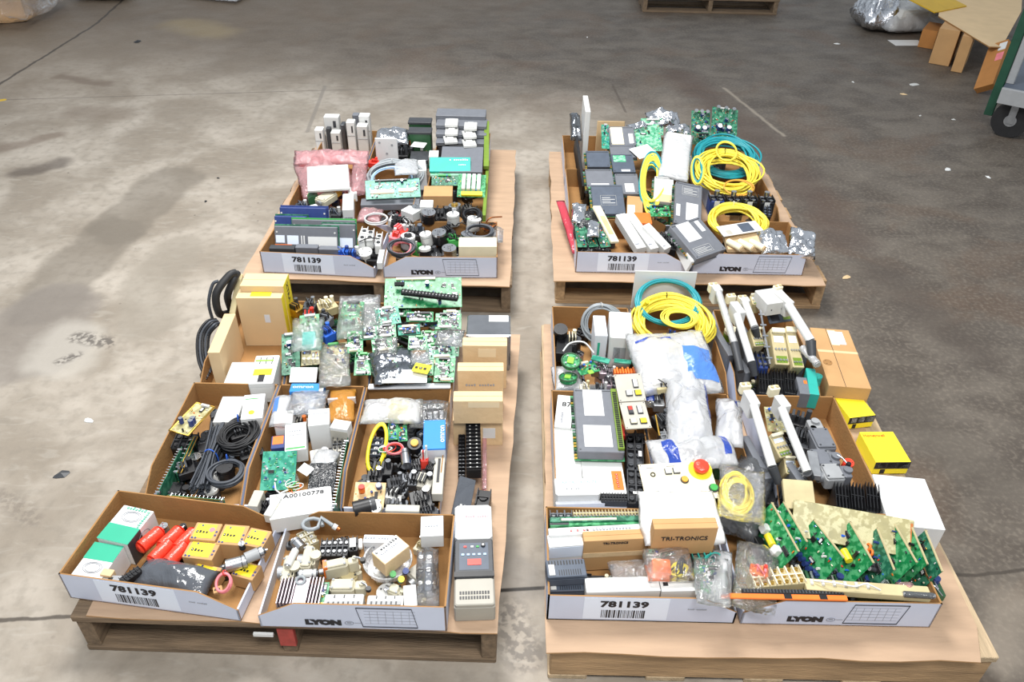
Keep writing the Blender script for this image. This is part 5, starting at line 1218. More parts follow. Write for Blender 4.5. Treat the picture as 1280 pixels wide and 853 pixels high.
slab('grey cube with orange mark beside the teal clip', Q((690, 748), (755, 748), (665, 645), .26), .06, 'plc_grey', 'grey_cube', 'module', patches=[('T', .6, .6, .9, .8, 'orange')])
sensor('teal round wheel right of the teal clip', C((800, 640), .03, .03, .26), .05, 'teal', 'teal', shaft=False, name='wheel', cat='wheel')
tubething('clear grey sleeve on the far right handle', C((757, 500), .09, .03, .32, -1.3), .013, 'film_milky', 'sleeve', 'sleeve', ends='grey')
carton('flattened brown carton lying at the right edge of the pallet', Q((868, 700), (1128, 715), (750, 342), .25), .095, 'carton_brown', flap=False, patches=[('T', .42, .7, .62, .97, 'cream'), ('T', .62, .72, .8, .95, 'sticker'), ('T', .395, 0, .405, 1, 'ink', 'flap_gap'), ('T', .0, .56, 1, .6, 'carton_tan', 'packing_tape')])
sensor('round stamp printed on the flattened carton', C((860, 555), .03, .03, .2516), .0006, 'kraft_in', 'kraft_in', shaft=False, name='stamp', cat='stamp')
R_(880, 470, .25786)
def ybox(lb, q_, h=.05):
    P = Q(*q_, .15+h); carton(lb, P, h, 'yellow_box', flap=False, patches=[('F', 0, .45, 1, 1, 'ink', 'label_strip'), ('F', .1, .55, .3, .95, 'paper'), ('F', .36, .55, .6, .95, 'white_card'), ('F', .66, .5, .98, .95, 'paper'), ('F', .2, .05, .34, .4, 'ink', 'hole')], texts=[('Honeywell', 'T', .36, .86, .016, 'orange')])
ybox('yellow carton with red lettering, rear of two on the right edge', ((708, 205), (843, 203), (600, 62)))
ybox('yellow carton with red lettering, front of two beside the white cube', ((835, 420), (1005, 418), (745, 272)))
carton('plain white cube carton at the right edge of the pallet', Q((900, 722), (1172, 748), (832, 478), .25), .25-DK, 'paper', flap=False, base_m=None)
# ---- middle right bin contents
handled('left white handled module in the middle right bin', (205, 48), (215, 85), (240, 140), (330, 440), (370, 540), .385, .31)
handled('right white handled module in the middle right bin', (345, 62), (365, 110), (375, 155), (500, 465), (520, 500), .375, .30)
board('component board between the two white handles', Q((310, 270), (400, 270), (290, 150), .25, .28), 'pcb_olive', seed=71, chips=1, cc=['orange', 'navy', 'metal', 'paper'])
tblock('cream terminal block between the white handles', ((370, 400), (430, 380), (315, 290)), .27, .30)
tblock('olive lower terminal block between the white handles', ((400, 475), (455, 470), (385, 395)), .24, .26)
for i, (c, a, b_, h_, mm, lb, nm) in enumerate((
    ((480, 170), .07, .05, .09, ('black', 'charcoal', 'charcoal'), 'big black reel-shaped part at the rear wall', 'reel'), ((500, 260), .06, .09, .08, ('charcoal', 'steel_dark', 'black'), 'dark ridged handle part left of the grey switch', 'handle'),
    ((380, 560), .07, .08, .05, ('black', 'charcoal', 'black'), 'black case below the left handle', 'case'), ((570, 340), .05, .05, .05, ('black', 'charcoal', 'black'), 'black part between switches', 'fitting'), ((430, 530), .05, .04, .06, ('cream_dark', 'cream', 'brass'), 'cream braided terminal bit on the olive panel', 'fitting'))):
    odds(lb, C(c, a, b_, .18+h_, -.4), i, h_, ms=mm, cat=nm, name=nm+'_part')
switch('grey long limit switch with rating plate by the right wall', Q((650, 345), (575, 200), (560, 360), .265), .05, 'plc_grey', 'grey', lever=False)
switch('grey limit switch with round hole and screws', Q((540, 430), (680, 430), (545, 350), .26), .05, 'plc_grey', 'plc_grey')
switch('grey limit switch in front of the red cap', Q((600, 500), (740, 495), (615, 420), .262), .045, 'grey', 'plc_grey', lever=False)
sensor('red round cap among the grey switches', C((703, 420), .03, .03, .262, 0, .2), .03, 'red_plastic', 'red_plastic', shaft=False, name='cap', cat='cap')
for i, x in enumerate((640, 715, 790)):
    relay('black finned block, %s of three near the white cube' % ('left', 'middle', 'right')[i], Q((x+5, 630), (x+72, 645), (x-5, 508), .26), .1, 'black', 'black', 1, 4, contact='charcoal')
slab('clear and metal bracket leaning on the right handle', Q((520, 480), (570, 480), (500, 360), .27), .02, 'metal_dull', 'metal_bracket', 'metal part')

# ---- front right bin: fan of green boards
R_(890, 600, .29654)
slab('long pale olive circuit panel leaning across the back of the board bin', Q((335, 235), (850, 330), (365, 85), .25, .30), .006, 'pcb_olive', 'backing_board', 'circuit board', patches=[('T', .97, .1, .99, .9, 'copper')])
slab('ragged cream end piece at the left of the olive panel', Q((310, 120), (440, 130), (360, 0), .27, .30), .015, 'cream_dark', 'end_piece', 'panel')
fan = [((c[0]-100, c[1]+115), (e[0]-100, e[1]+115), c, mm) for c, e, mm in (((250, 92), (355, 300), 'pcb'), ((300, 90), (392, 260), 'pcb'), ((432, 170), (552, 335), 'pcb'), ((577, 170), (670, 345), 'pcb'), ((690, 188), (755, 365), 'pcb_dark'), ((755, 162), (850, 340), 'pcb'), ((832, 175), (895, 340), 'pcb'), ((892, 195), (957, 370), 'pcb_dark'))]
nm = ('leftmost, with white and yellow capacitors', 'second from left', 'third from left, with blue parts at its foot', 'fourth, showing a yellow capacitor', 'fifth, with orange coils and white caps', 'sixth, with blue part', 'seventh from left', 'rightmost, by the white cube')
for i, (a, b_, c, mm) in enumerate(fan):
    P = Q(a, b_, c, .19, .29); M, w_, d_ = P
    o = board('green circuit board of the fan, '+nm[i], P, mm, .002, 80+i, 3, 26, 0, caps=0, tall=.014)
    MB().box(-w_/2, d_/2-.002, -.001, w_/2, d_/2+.001, .0035, 'cream_dark').build('bare_edge', o)
    MB().box(-w_/2, d_/2-.001, -.004, -w_/2+.003, d_/2+.001, .004, 'cream_dark').build('edge_clip', o)
    if i in (0, 3): MB().cyl((-.012, 0, .012), (.022, 0, .012), .010, 'yellow', n=14).build('yellow_capacitor', o)
    if i == 0:
        MB().rbox(-.045, -.01, .002, -.022, .012, .02, 'paper', .002).build('white_relay', o); MB().rbox(.028, -.012, .002, .05, .012, .02, 'paper', .002).build('white_relay', o)
        MB().rbox(-.03, -d_/2, .002, .05, -d_/2+.03, .03, 'black', .002).build('black_relay', o)
    if i in (4, 7):
        for k in (-.03, -.012): MB().tube([(k+.008*math.cos(t*.52), .012+.008*math.sin(t*.52), .012) for t in range(12)], .0035, 'orange', 6, True).build('choke_coil', o)
    if i == 4:
        for k in range(3): MB().cyl((.0+.016*k, .0, .002), (.0+.016*k, .0, .022), .006, 'charcoal', n=12).cyl((.0+.016*k, 0, .022), (.0+.016*k, 0, .0225), .0058, 'paper', n=12).build('capacitor', o)
    if i == 5: MB().rbox(-.02, -.01, .002, 0, .008, .016, 'blue', .002).build('blue_relay', o)
    if i == 2:
        for k in range(4): MB().cyl((-.03+.016*k, -d_/2+.012, .002), (-.03+.016*k, -d_/2+.012, .018), .007, 'navy', n=10).build('capacitor', o)
relay('cream connector block with brass holes at the front of the fan', Q((185, 445), (400, 425), (190, 372), .27), .05, 'cream_dark', 'cream', 3, 7, contact='brass')
slab('long cream rail with white wires along the front of the fan', Q((400, 462), (930, 498), (405, 415), .262), .02, 'cream_dark', 'cream_rail', 'rail', extra=lambda o, w_, d_, h: [MB().cbox((-w_*.45+i*w_*.09, d_*.1, h+.003), (.006, .014, .006), 'paper').build('tab', o) for i in range(6)])
hose('white wire looping along the cream rail', [A3(430, 425, .27), A3(520, 435, .285), A3(600, 450, .275), A3(650, 440, .285), A3(710, 465, .27)], .002, 'paper', 'white_wire')
slab('black serrated strip along the front lip', Q((130, 478), (560, 486), (130, 458), .258), .01, 'black', 'serrated_strip', 'strip', extra=lambda o, w_, d_, h: [MB().cbox((-w_*.48+i*w_*.032, 0, h+.001), (.003, d_*.8, .003), 'steel_dark').build('tooth', o) for i in range(31)])
slab('orange strip with green board edge lying over both front bins', Q((40, 497), (575, 508), (42, 476), .262), .006, 'orange', 'orange_strip', 'strip', patches=[('T', .5, .05, .56, .95, 'black', 'dark_notch'), ('T', .78, .05, .84, .95, 'black', 'dark_notch')])
film_bag('clear bag with grey parts left of the board fan', Q((90, 490), (290, 400), (120, 210), .27), .06, 'film', 71, wr=.7)
film_bag('milky long bag between the two front bins', Q((0, 480), (90, 480), (10, 260), .275), .04, 'film_milky', 72, wr=.6)
odds('orange pink connector inside the clear bag', C((205, 365), .045, .03, .285, -.3), 3, .03, ms=('orange', 'red', 'pink_wire'))
film_bag('maroon tinted bag at the right end of the fan', Q((800, 470), (880, 480), (815, 415), .262), .03, 'film_pink', 73)
slab('dark grey bracket behind the leftmost board', Q((235, 310), (300, 340), (225, 215), .22), .04, 'charcoal', 'dark_bracket', 'bracket')
tubething('grey glass fuse tube at the right end of the rail', C((875, 478), .07, .02, .27, -.05), .008, 'film_grey', 'fuse_tube', 'fuse', ends='metal')
for i, (x, y) in enumerate(((420, 400), (520, 420), (640, 430), (760, 440), (860, 400), (930, 430))):
    odds('dark component low between boards, place %s from left' % ('first', 'second', 'third', 'fourth', 'fifth', 'sixth')[i], C((x, y), .06, .06, .21), i, .04, ms=('green_dark', 'navy', 'metal'))

# ---- back left bin
R_(670, 340, .1875)
sensor('black cylinder motor at the left wall of the gauge bin', C((165, 380), .05, .05, .27, 0, .3), .08, 'black', 'black', shaft=False, name='small_motor', cat='motor')
odds('cream topped black part beside the motor', C((235, 400), .045, .06, .265), 2, .07, ms=('black', 'cream', 'cream'))
slab('black panel with white line under the motor', Q((130, 540), (240, 530), (140, 440), .23), .04, 'black', 'black_board', 'board')
coil('grey cable coil arching behind the white cartons', Q((300, 470), (570, 470), (320, 215), .22, .34), 'grey_cable', 20, .0035, 14, .04, 'light_grey', spread=.2)
carton('narrow white carton with teal print beside the grey coil', Q((395, 425), (478, 420), (380, 290), .315), .12, 'white_card', flap=False, patches=[('F', .25, .3, .45, .75, 'teal_box', 'teal_print'), ('T', .3, .4, .6, .8, 'cream')])
carton('large white carton with square printed symbol on its front', Q((495, 435), (648, 432), (487, 262), .33), .13, 'white_plastic', flap=False, b=.004, patches=[('F', .2, .3, .75, .68, 'grey', 'printed_square'), ('F', .22, .33, .5, .65, 'white_card')])
def gauge(lb, c, d, z, rx=0):
    P = C(c, d, d, z, .2, rx); o = thing('round_gauge', lb, 'gauge', base(P, .02)); r = d/2
    MB().cyl((0, 0, 0), (0, 0, .014), r, 'pcb', n=28).build('round_board', o); MB().tube([(r*math.cos(2*PI*i/28), r*math.sin(2*PI*i/28), .014) for i in range(28)], .003, 'green_dark', 6, True).build('bezel', o)
    MB().rbox(-r*.4, -r*.42, .014, r*.3, r*.42, .018, 'lcd', .001, TR(0, 0, 0, -.4)).build('display', o)
    for k in range(4): MB().cbox((r*.7*math.cos(k*1.6+.3), r*.7*math.sin(k*1.6+.3), .016), (.006, .006, .004), 'metal').build('contact', o)
gauge('round green gauge board with pale green display', (235, 585), .062, .275, .25)
gauge('dark green round board lying below the display gauge', (215, 690), .058, .24, -.2)
board('green board with small display right of the round gauge', Q((300, 690), (430, 660), (340, 600), .25), 'pcb', seed=91, chips=1)
slab('small pale green display on the green board', C((365, 665), .018, .018, .262, .4), .004, 'lcd', 'display_unit', 'display')
hose('white wires arching over the round gauge', [A3(180, 530, .262), A3(230, 475, .28), A3(320, 470, .285), A3(385, 540, .26)], .003, 'paper', 'white_wire')
film_bag('clear tray bag under the dark green round board', Q((125, 765), (330, 760), (125, 600), .23), .03, 'film_milky', 81, wr=.3)
slab('long green strip board in front of the narrow carton', Q((365, 580), (485, 610), (365, 548), .262), .006, 'pcb_teal', 'strip_board', 'circuit board')
slab('long green strip board in front of the large carton', Q((520, 600), (635, 612), (520, 575), .262), .006, 'pcb_teal', 'strip_board', 'circuit board')
for i, (x, y, mm, lb) in enumerate(((405, 605, ('metal', 'purple_grey', 'metal'), 'metal relay with silver cap, left of the row'), (455, 620, ('purple_grey', 'metal', 'metal'), 'mauve metal relay, middle of the row'), (505, 640, ('metal', 'light_grey', 'purple_grey'), 'silver relay by the orange fringe'), (480, 700, ('purple_grey', 'metal', 'charcoal'), 'mauve relay below the silver ones'), (450, 745, ('metal', 'light_grey', 'charcoal'), 'silver relay at the front wall'), (330, 735, ('cream', 'cream_dark', 'light_grey'), 'cream round cap at the front wall'), (390, 750, ('grey', 'charcoal', 'grey'), 'grey base block at the front wall'))):
    odds(lb, C((x, y), .032, .035, .252), i+2, .05, ms=mm, cat='relay', name='relay')
o = thing('orange_fringe', 'orange row of small clips behind the upper switch plate', 'clips', Q((525, 680), (690, 678), (525, 628), .27)[0]); P = Q((525, 680), (690, 678), (525, 628), .27)
for k in range(9): MB().rbox(-P[1]/2+k*P[1]/9, -P[2]*.4, -.02, -P[1]/2+(k+.7)*P[1]/9, P[2]*(.2+.2*(k % 2)), 0, 'orange', .002).build('clip', o)
film_bag('yellowish clear bag at the right wall of the gauge bin', Q((655, 640), (740, 640), (655, 330), .27), .04, 'film_amber', 82, wr=.5)
# ---- back middle bin: coils
R_(670, 330, .18755)
M, w_, h_ = S(662, 1076, 50, 2.45)
slab('white card standing behind the teal cable', (M @ TR(0, 0, h_/2, 0, PI/2) @ Matrix.Translation((0, 0, .002)), w_, h_), .004, 'paper', 'white_card', 'card', b=.0005)
coil('teal cable coil leaning on the white card', Q((685, 400), (1125, 400), (700, 90), .31, .385), 'teal_cable', 16, .0036, 21, .02, 'teal', spread=.1, ties=())
coil('large yellow cable coil leaning in front of the teal one', Q((675, 560), (1190, 560), (690, 190), .29, .36), 'yellow_cable', 26, .0042, 22, .045, 'black', spread=.26)
coil('small knotted yellow cable inside the large yellow coil', Q((870, 420), (1100, 420), (870, 290), .33, .35), 'yellow_cable', 7, .003, 23, .02, 'yellow', spread=.3, ties=())
sensor('yellow plug boot on the left of the yellow coil', C((745, 250), .016, .03, .36, .2, .6), .03, 'yellow', 'yellow', name='plug_boot', cat='plug')
# ================================================================== REAR LEFT LOT
def upright(lb, xl, xr, yt, Y, th, m, name='standing_module', cat='module', tilt=0, patches=(), texts=(), zb=DF, group=None, extra=None):
    """slab standing on its edge, face towards the front"""
    M, w_, h_ = S(xl, xr, yt, Y, zb)
    o = thing(name, lb, cat, M @ TR(0, 0, 0, 0, tilt), group)
    MB().rbox(-w_/2, 0, 0, w_/2, th, h_, m, .003).build('shell', o)
    if extra: extra(o, w_, h_, th)
    for p in patches:
        f, u0, v0, u1, v1, mm = p[:6]
        if f == 'F': MB().box((u0-.5)*w_, -.001, v0*h_, (u1-.5)*w_, 0, v1*h_, mm).build(p[6] if len(p) > 6 else 'paper_label', o)
        else: MB().box((u0-.5)*w_, v0*th, h_, (u1-.5)*w_, v1*th, h_+.001, mm).build(p[6] if len(p) > 6 else 'paper_label', o)
    for tx, f, u, v, sz, mm in texts: MB().text(tx, sz, mm, TR((u-.5)*w_, -.0015, v*h_) @ Matrix.Rotation(PI/2, 4, 'X'), .0002).build('printed_text', o)
    return o
R_(360, 130, .17575)
for (a, b_, y, Y, m_, lb) in ((250, 357, 95, 3.98, 'light_grey', 'tall pale module standing at the back of the rear left lot, upper left'), (185, 243, 187, 3.90, 'white_plastic', 'small pale module with slot at the far left of the white group'), (300, 366, 207, 3.90, 'light_grey', 'short pale module in front of the tall one'), (410, 468, 132, 3.92, 'white_plastic', 'narrow white module standing alone between two groups'), (500, 575, 88, 3.96, 'white_plastic', 'tall white module at the right of the group'), (485, 560, 160, 3.90, 'light_grey', 'pale module with dot in front of the tall right one')):
    upright(lb, a, b_, y, Y, .05, m_, patches=[('F', .6, .72, .8, .9, 'charcoal', 'slot'), ('F', 0, .62, 1, .64, 'grey', 'groove')])
upright('grey steel case behind the tall white module', 455, 500, 80, 4.02, .04, 'plc_grey')
upright('dark strip module between white modules', 370, 400, 150, 3.94, .05, 'steel_dark')
upright('dark strip module behind the short pale module', 268, 300, 175, 3.95, .04, 'charcoal')
film_bag('pink bubble bag at the left of the rear left lot', Q((95, 640), (500, 640), (20, 320), .27, .34), .06, 'film_pink', 101, wr=.7, nx=24)
film_bag('second pink bag spilling over the bin wall to the right', Q((440, 600), (560, 540), (470, 320), .30, .34), .05, 'film_pink', 102, wr=.8)
film_bag('pink crumpled top of the bubble bag below the white modules', Q((30, 400), (560, 400), (20, 300), .33, .36), .04, 'film_pink', 103, wr=.9, nx=28)
slab('white flat board inside the pink bag', Q((140, 620), (440, 600), (160, 445), .30, .345), .012, 'light_grey', 'flat_board', 'board')
sensor('green round cap in the bin under the pink bag', lying(C((175, 640), .05, .04, .27, .3), .022), .05, 'green_dark', 'green', shaft=False, name='cap', cat='cap')
switch('beige boxed part with amber end under the pink bag', Q((260, 690), (400, 600), (230, 640), .275), .035, 'beige', 'amber', lever=False)
carton('small white carton lying at the front left under the pink bag', Q((120, 770), (230, 740), (105, 735), .262), .03, 'paper', flap=False)
carton('white carton standing at the bin divider', Q((385, 755), (465, 760), (390, 640), .275), .05, 'paper', flap=False)
carton('small white carton behind the divider carton', Q((430, 640), (490, 640), (425, 592), .275), .04, 'paper', flap=False)
nest('brass coloured wires in the left corner', C((50, 735), .07, .05, .262), ('brass', 'amber'), 8, .002, 5, .03)
for i, (x, y) in enumerate(((250, 770), (330, 740), (420, 790), (90, 690))): odds('dark part under the pink bag, place %s from left' % ('second', 'third', 'fourth', 'first')[i], C((x, y), .06, .05, .245), i, .05, ms=('charcoal', 'light_grey', 'slate'))

R_(440, 130, .17575)
foil('silver static bag at the back of the middle bin', Q((160, 245), (400, 245), (150, 140), .34, .36), .05, 'foil', 105, wr=.7, name='static_shielding_bag', cat='bag')
for a, y, Y, lb in ((200, 205, 3.82, 'green cased unit with white dot, front of two'), (135, 135, 3.93, 'green cased unit with white dot, rear of two')):
    upright(lb, 403, 558, y, Y, .06, 'green_dark', 'cased_unit', 'module', patches=[('F', .5, .5, .62, .6, 'paper', 'dot')], extra=lambda o, w_, h_, th: MB().rbox(-w_/2-.004, -.004, h_-.008, w_/2+.004, th+.004, h_+.004, 'charcoal', .002).build('lid', o))
slab('white card lying in front of the green cased units', Q((415, 300), (510, 310), (420, 265), .30), .004, 'paper', 'white_card', 'card')
odds('black part beside the white panel', C((345, 300), .08, .07, .30), 4, .08, ms=('black', 'charcoal', 'charcoal'))
odds('black part with copper tint behind the white panel', C((385, 260), .07, .06, .30), 5, .06, ms=('charcoal', 'copper', 'black'))
upright('white square panel with screw holes leaning in the middle bin', 160, 320, 245, 3.66, .008, 'paper', 'square_plate', 'plate', extra=lambda o, w_, h_, th: [MB().cyl((x*w_, -.001, z*h_), (x*w_, 0, z*h_), .006, 'grey', n=10).build('screw_hole', o) for x, z in ((-.3, .9), (.25, .85), (0, .65))])
odds('red block left of the white panel', C((150, 385), .05, .04, .29), 2, .04, ms=('red', 'red', 'red'))
coil('grey cable coil arching in the middle bin', Q((110, 620), (490, 600), (120, 400), .24, .345), 'grey_cable', 24, .0042, 106, .06, 'light_grey', spread=.26)
coil('thin grey blue cable coil inside the arching coil', Q((130, 620), (450, 600), (140, 450), .25, .33), 'pale_blue', 5, .003, 107, .02, 'light_grey', spread=.16, ties=())
film_bag('clear bag over the grey coil', Q((300, 480), (480, 480), (290, 370), .34), .03, 'film_milky', 108)
slab('grey mesh plate right of the black parts', Q((410, 400), (540, 400), (420, 335), .28), .02, 'steel_dark', 'mesh_plate', 'plate')
carton('white carton at the divider right of the grey coil', Q((455, 475), (530, 480), (450, 400), .30), .10, 'paper', flap=False)
board('green relay board in front of the grey coil', Q((100, 680), (490, 660), (110, 545), .25, .30), 'pcb_teal', .003, 109, 5, 50, 1, caps=1)
slab('yellow connector strip on the green relay board', Q((130, 635), (300, 628), (132, 612), .295), .008, 'cream', 'connector_strip', 'connector')
slab('white connector strip on the green relay board', Q((330, 620), (438, 618), (330, 598), .298), .008, 'cream', 'connector_strip', 'connector')
slab('grey ledge part under the green relay board', Q((60, 720), (480, 710), (70, 670), .24), .03, 'plc_grey', 'ledge_part', 'module')
film_bag('pink clear bag at the front of the middle bin', Q((30, 800), (200, 800), (45, 710), .27), .04, 'film_pink', 110)
coil('white and black wire loop by the pink clear bag', C((170, 800), .10, .08, .275, .2, .2), 'paper', 4, .0028, 111, .02, ties=(), m2='black')
R_(520, 130, .17595)
upright('grey rack case filling the back right bin of the rear left lot', 140, 495, 85, 3.94, .10, 'plc_grey', 'rack_case', 'module')
for k in range(6):
    x = 205+(k % 2)*135; y = 95+(k//2)*62+(k % 2)*25
    slab('white metal bracket on the grey cards, %s' % ('top left', 'top right', 'middle left', 'middle right', 'bottom left', 'bottom right')[k], Q((x, y+55), (x+92, y+50), (x+5, y+8), .385-.022*(k//2)), .012, 'light_grey', 'metal_bracket', 'bracket', extra=lambda o, w_, d_, h: [MB().rbox(-w_*.25, -d_*.4, h, w_*.25, d_*.35, h+.006, 'white_plastic', .002).build('bracket_tab', o)])
for k in range(3):
    slab('grey stacked card, %s' % ('rearmost under the white brackets', 'middle under the white brackets', 'front under the white brackets')[k], Q((140, 150+62*k), (500, 160+62*k), (140, 98+62*k), .365-.022*k), .018, 'plc_grey', 'stacked_card', 'module')
slab('black rubber edge at the front of the stacked cards', Q((150, 292), (355, 297), (150, 278), .325), .012, 'black', 'rubber_edge', 'edge strip')
slab('yellow green edge strips at the right of the stacked cards', Q((480, 440), (518, 440), (485, 120), .30, .36), .02, 'olive', 'edge_strip', 'strip')
slab('wide slate grey flat case in front of the stacked cards', Q((165, 480), (470, 485), (165, 300), .30, .33), .03, 'plc_grey', 'flat_case', 'case')
carton('small white carton at the left of the slate case', Q((90, 375), (158, 372), (95, 330), .32), .05, 'paper', flap=False)
slab('teal panel with white lettering', Q((95, 480), (388, 480), (95, 378), .30, .335), .01, 'teal', 'teal_board', 'board', texts=[('~MODEL 880', 'T', .72, .8, .014, 'paper'), ('~RESET', 'T', .8, .45, .010, 'paper')])
slab('pale band below the teal panel', Q((100, 505), (370, 505), (100, 480), .29), .01, 'pcb_pale', 'pale_band', 'board')
board('dark green card below the teal panel', Q((110, 580), (300, 580), (112, 505), .26, .285), 'pcb_dark', seed=113, chips=4)
o = board('green board with white relays and black jumpers', Q((290, 660), (490, 665), (295, 500), .26, .31), 'pcb', seed=114, chips=0, dens=12, conn=0)
P = Q((290, 660), (490, 665), (295, 500), .26, .31)
for k in range(4): MB().rbox(-P[1]*.35+k*P[1]*.18, -P[2]*.25, .002, -P[1]*.22+k*P[1]*.18, P[2]*.42, .02, 'white_plastic', .002).build('white_relay', o)
MB().rbox(-P[1]*.35, -P[2]*.48, .002, P[1]*.4, -P[2]*.32, .014, 'yellow', .002).build('yellow_connector', o)
carton('flat kraft carton in front of the dark green card', Q((50, 655), (258, 655), (55, 582), .27), .05, 'carton_brown', flap=False)
slab('green yellow side board at the right wall', Q((470, 790), (495, 790), (500, 400), .25, .28), .04, 'olive', 'side_board', 'board')
R_(460, 250, .140625)
carton('white box on top of the encoder heap', Q((460, 60), (575, 60), (465, 0), .30), .05, 'paper', flap=False)
carton('white oblong box lying tilted in the encoder heap', Q((290, 90), (395, 130), (300, 20), .285), .04, 'white_plastic', flap=False)
for i, (c, sz, z, mm, lb) in enumerate((((440, 55), .05, .29, 'light_grey', 'grey encoder left of the white box'), ((540, 105), .06, .29, 'black', 'black encoder with silver flange under the white box'), ((770, 45), .055, .30, 'metal', 'brass ringed metal encoder near the side board'), ((755, 125), .055, .285, 'light_grey', 'silver block encoder below the brass ringed one'), ((945, 165), .06, .275, 'light_grey', 'domed white encoder near the right wall'), ((630, 285), .06, .28, 'black', 'black encoder with wide silver flange in the LYON bin'), ((720, 425), .06, .25, 'metal', 'metal encoder with shaft near the white box'), ((505, 425), .05, .24, 'black', 'white hexagonal encoder cap at the front lip'), ((355, 320), .06, .275, 'grey', 'grey ring-shaped encoder above the cable coil'), ((880, 300), .05, .27, 'light_grey', 'small white encoder above the white box'), ((510, 300), .05, .275, 'light_grey', 'white green encoder in the middle of the LYON bin'))):
    sensor(lb, C(c, sz, sz, z, i*.5, .15*math.sin(i*2)), .05, mm, 'metal' if i not in (3, 4, 7, 8, 10) else 'white_plastic', seed=i, cable='black', cap='black' if i == 8 else 'brass' if i == 2 else None)
for i, (c, a, mm, lb) in enumerate((((650, 80), .08, ('black', 'charcoal', 'black'), 'black ribbed body between encoders'), ((350, 160), .06, ('white_plastic', 'charcoal', 'black'), 'white plug above the divider'), ((240, 120), .05, ('white_plastic', 'black', 'charcoal'), 'small white plug near the pink bag'), ((290, 150), .07, ('black', 'charcoal', 'black'), 'black plug left of the tilted white box'), ((460, 370), .05, ('green', 'light_grey', 'green'), 'green connector block in the LYON bin'), ((750, 290), .05, ('green', 'green_dark', 'black'), 'green part right of the silver flange'), ((600, 350), .06, ('black', 'copper', 'red'), 'black part with copper wires'), ((560, 400), .07, ('black', 'charcoal', 'black'), 'black part near the front lip'), ((280, 220), .06, ('red', 'paper', 'pink_wire'), 'red and white plug over the divider'), ((410, 235), .08, ('charcoal', 'slate', 'black'), 'slate cable gland at the rear of the LYON bin'), ((700, 230), .07, ('black', 'charcoal', 'black'), 'black part behind the green one'), ((250, 270), .05, ('pink_wire', 'paper', 'red'), 'pink white plug beside the white relay'))):
    odds(lb, C(c, a, a*.8, .265 if c[1] < 330 else .235, i*.7, .2), i, .06, ms=mm, cat='connector', name='connector')
coil('tight black cable coil at the left of the LYON bin', Q((150, 480), (410, 490), (170, 330), .245, .285), 'dark_cable', 12, .0035, 121, .04, 'black', spread=.2, m2='pink_wire')
coil('black cable coil above the white box', Q((850, 320), (1110, 330), (860, 190), .275, .30), 'dark_cable', 9, .0045, 122, .03, 'black', spread=.15)
coil('black heavy cable in the right of the encoder heap', Q((830, 170), (1010, 170), (850, 30), .28, .30), 'black', 8, .006, 123, .05, 'black', spread=.2)
carton('cream white box in the corner of the rear LYON bin', Q((805, 415), (1145, 415), (815, 332), .282), .12, 'cream', flap=False)
film_bag('clear bag standing at the right wall of the rear LYON bin', Q((1100, 330), (1200, 320), (1110, 200), .28), .04, 'film', 124)
hose('brown wire sticking out to the right', [A3(1050, 200, .27), A3(1090, 160, .29), A3(1190, 150, .28)], .003, 'copper', 'brown_wire')
nest('black and brown wires at the right corner', C((1080, 215), .08, .05, .27), ('black', 'copper'), 8, .0025, 7, .03)
R_(300, 250, .140625)
def standcard(lb, xl, xr, yt, Y, m='plc_grey', edge='pcb', patches=(), th=.02, tilt=-.35, hh=None):
    def ex(o, w_, h_, th_):
        MB().rbox(-w_/2-.004, th_, 0, w_/2+.004, th_+.003, h_+.006, edge, .001).build('board', o)
        for s_ in (-.46, .46): MB().cyl((w_*s_, -.001, h_*.85), (w_*s_, 0, h_*.85), .004, 'light_grey', n=8).build('screw', o)
    return upright(lb, xl, xr, yt, Y, th, m, 'standing_card', 'module', tilt, patches=patches, extra=ex)
standcard('navy topped long card at the rear of the left bin', 320, 740, 105, 3.03, 'navy', 'navy', th=.03)
standcard('second navy card, sticking out at the left', 275, 560, 180, 2.98, 'navy', 'pcb_dark', th=.03)
standcard('dark grey card with wide green edge, third from front', 430, 1000, 215, 2.93, 'plc_grey', 'green', th=.012, patches=[('F', .0, .2, .3, .6, 'slate')])
standcard('grey card behind the labelled one, pale tag at right', 700, 1000, 255, 2.90, 'plc_grey', 'pcb_dark', patches=[('F', .5, .35, .92, .62, 'sticker')])
standcard('grey card with white and orange labels, frontmost upright', 270, 838, 278, 2.86, 'plc_grey', 'pcb_dark', patches=[('F', .02, .56, .16, .76, 'sticker'), ('F', .2, .52, .38, .76, 'sticker'), ('F', .0, .36, .27, .52, 'orange'), ('F', .42, .52, .44, .76, 'paper'), ('F', .46, .52, .48, .76, 'paper'), ('F', .53, .46, .99, .74, 'paper')])
upright('low dark card lying at the front lip, left', 255, 480, 432, 2.81, .03, 'charcoal', 'low_card')
upright('low grey card at the front lip, middle', 488, 688, 425, 2.81, .03, 'plc_grey', 'low_card')
upright('low grey card at the front lip, right', 695, 890, 440, 2.81, .03, 'plc_grey', 'low_card')
odds('blue clip block beside the labelled card', C((900, 420), .07, .05, .262), 3, .08, ms=('blue', 'navy', 'blue')); odds('blue clip block with white text mark', C((990, 425), .07, .05, .262), 4, .08, ms=('navy', 'paper', 'blue'))
for i, (q_, lb) in enumerate(((((1045, 345), (1100, 355), (1085, 232)), 'white relay with two black windows'), (((1115, 340), (1180, 345), (1130, 252)), 'white relay right of the windowed one'), (((1195, 390), (1250, 395), (1215, 280)), 'white relay at the divider'))):
    relay(lb, Q(*q_, .285), .05, 'white_plastic', 'white_plastic', 2, 1, contact='charcoal', name='relay_block', cat='relay')
slab('long white bar crossing the bin divider', Q((1215, 560), (1262, 565), (1240, 440), .262), .03, 'white_plastic', 'white_bar', 'bar')
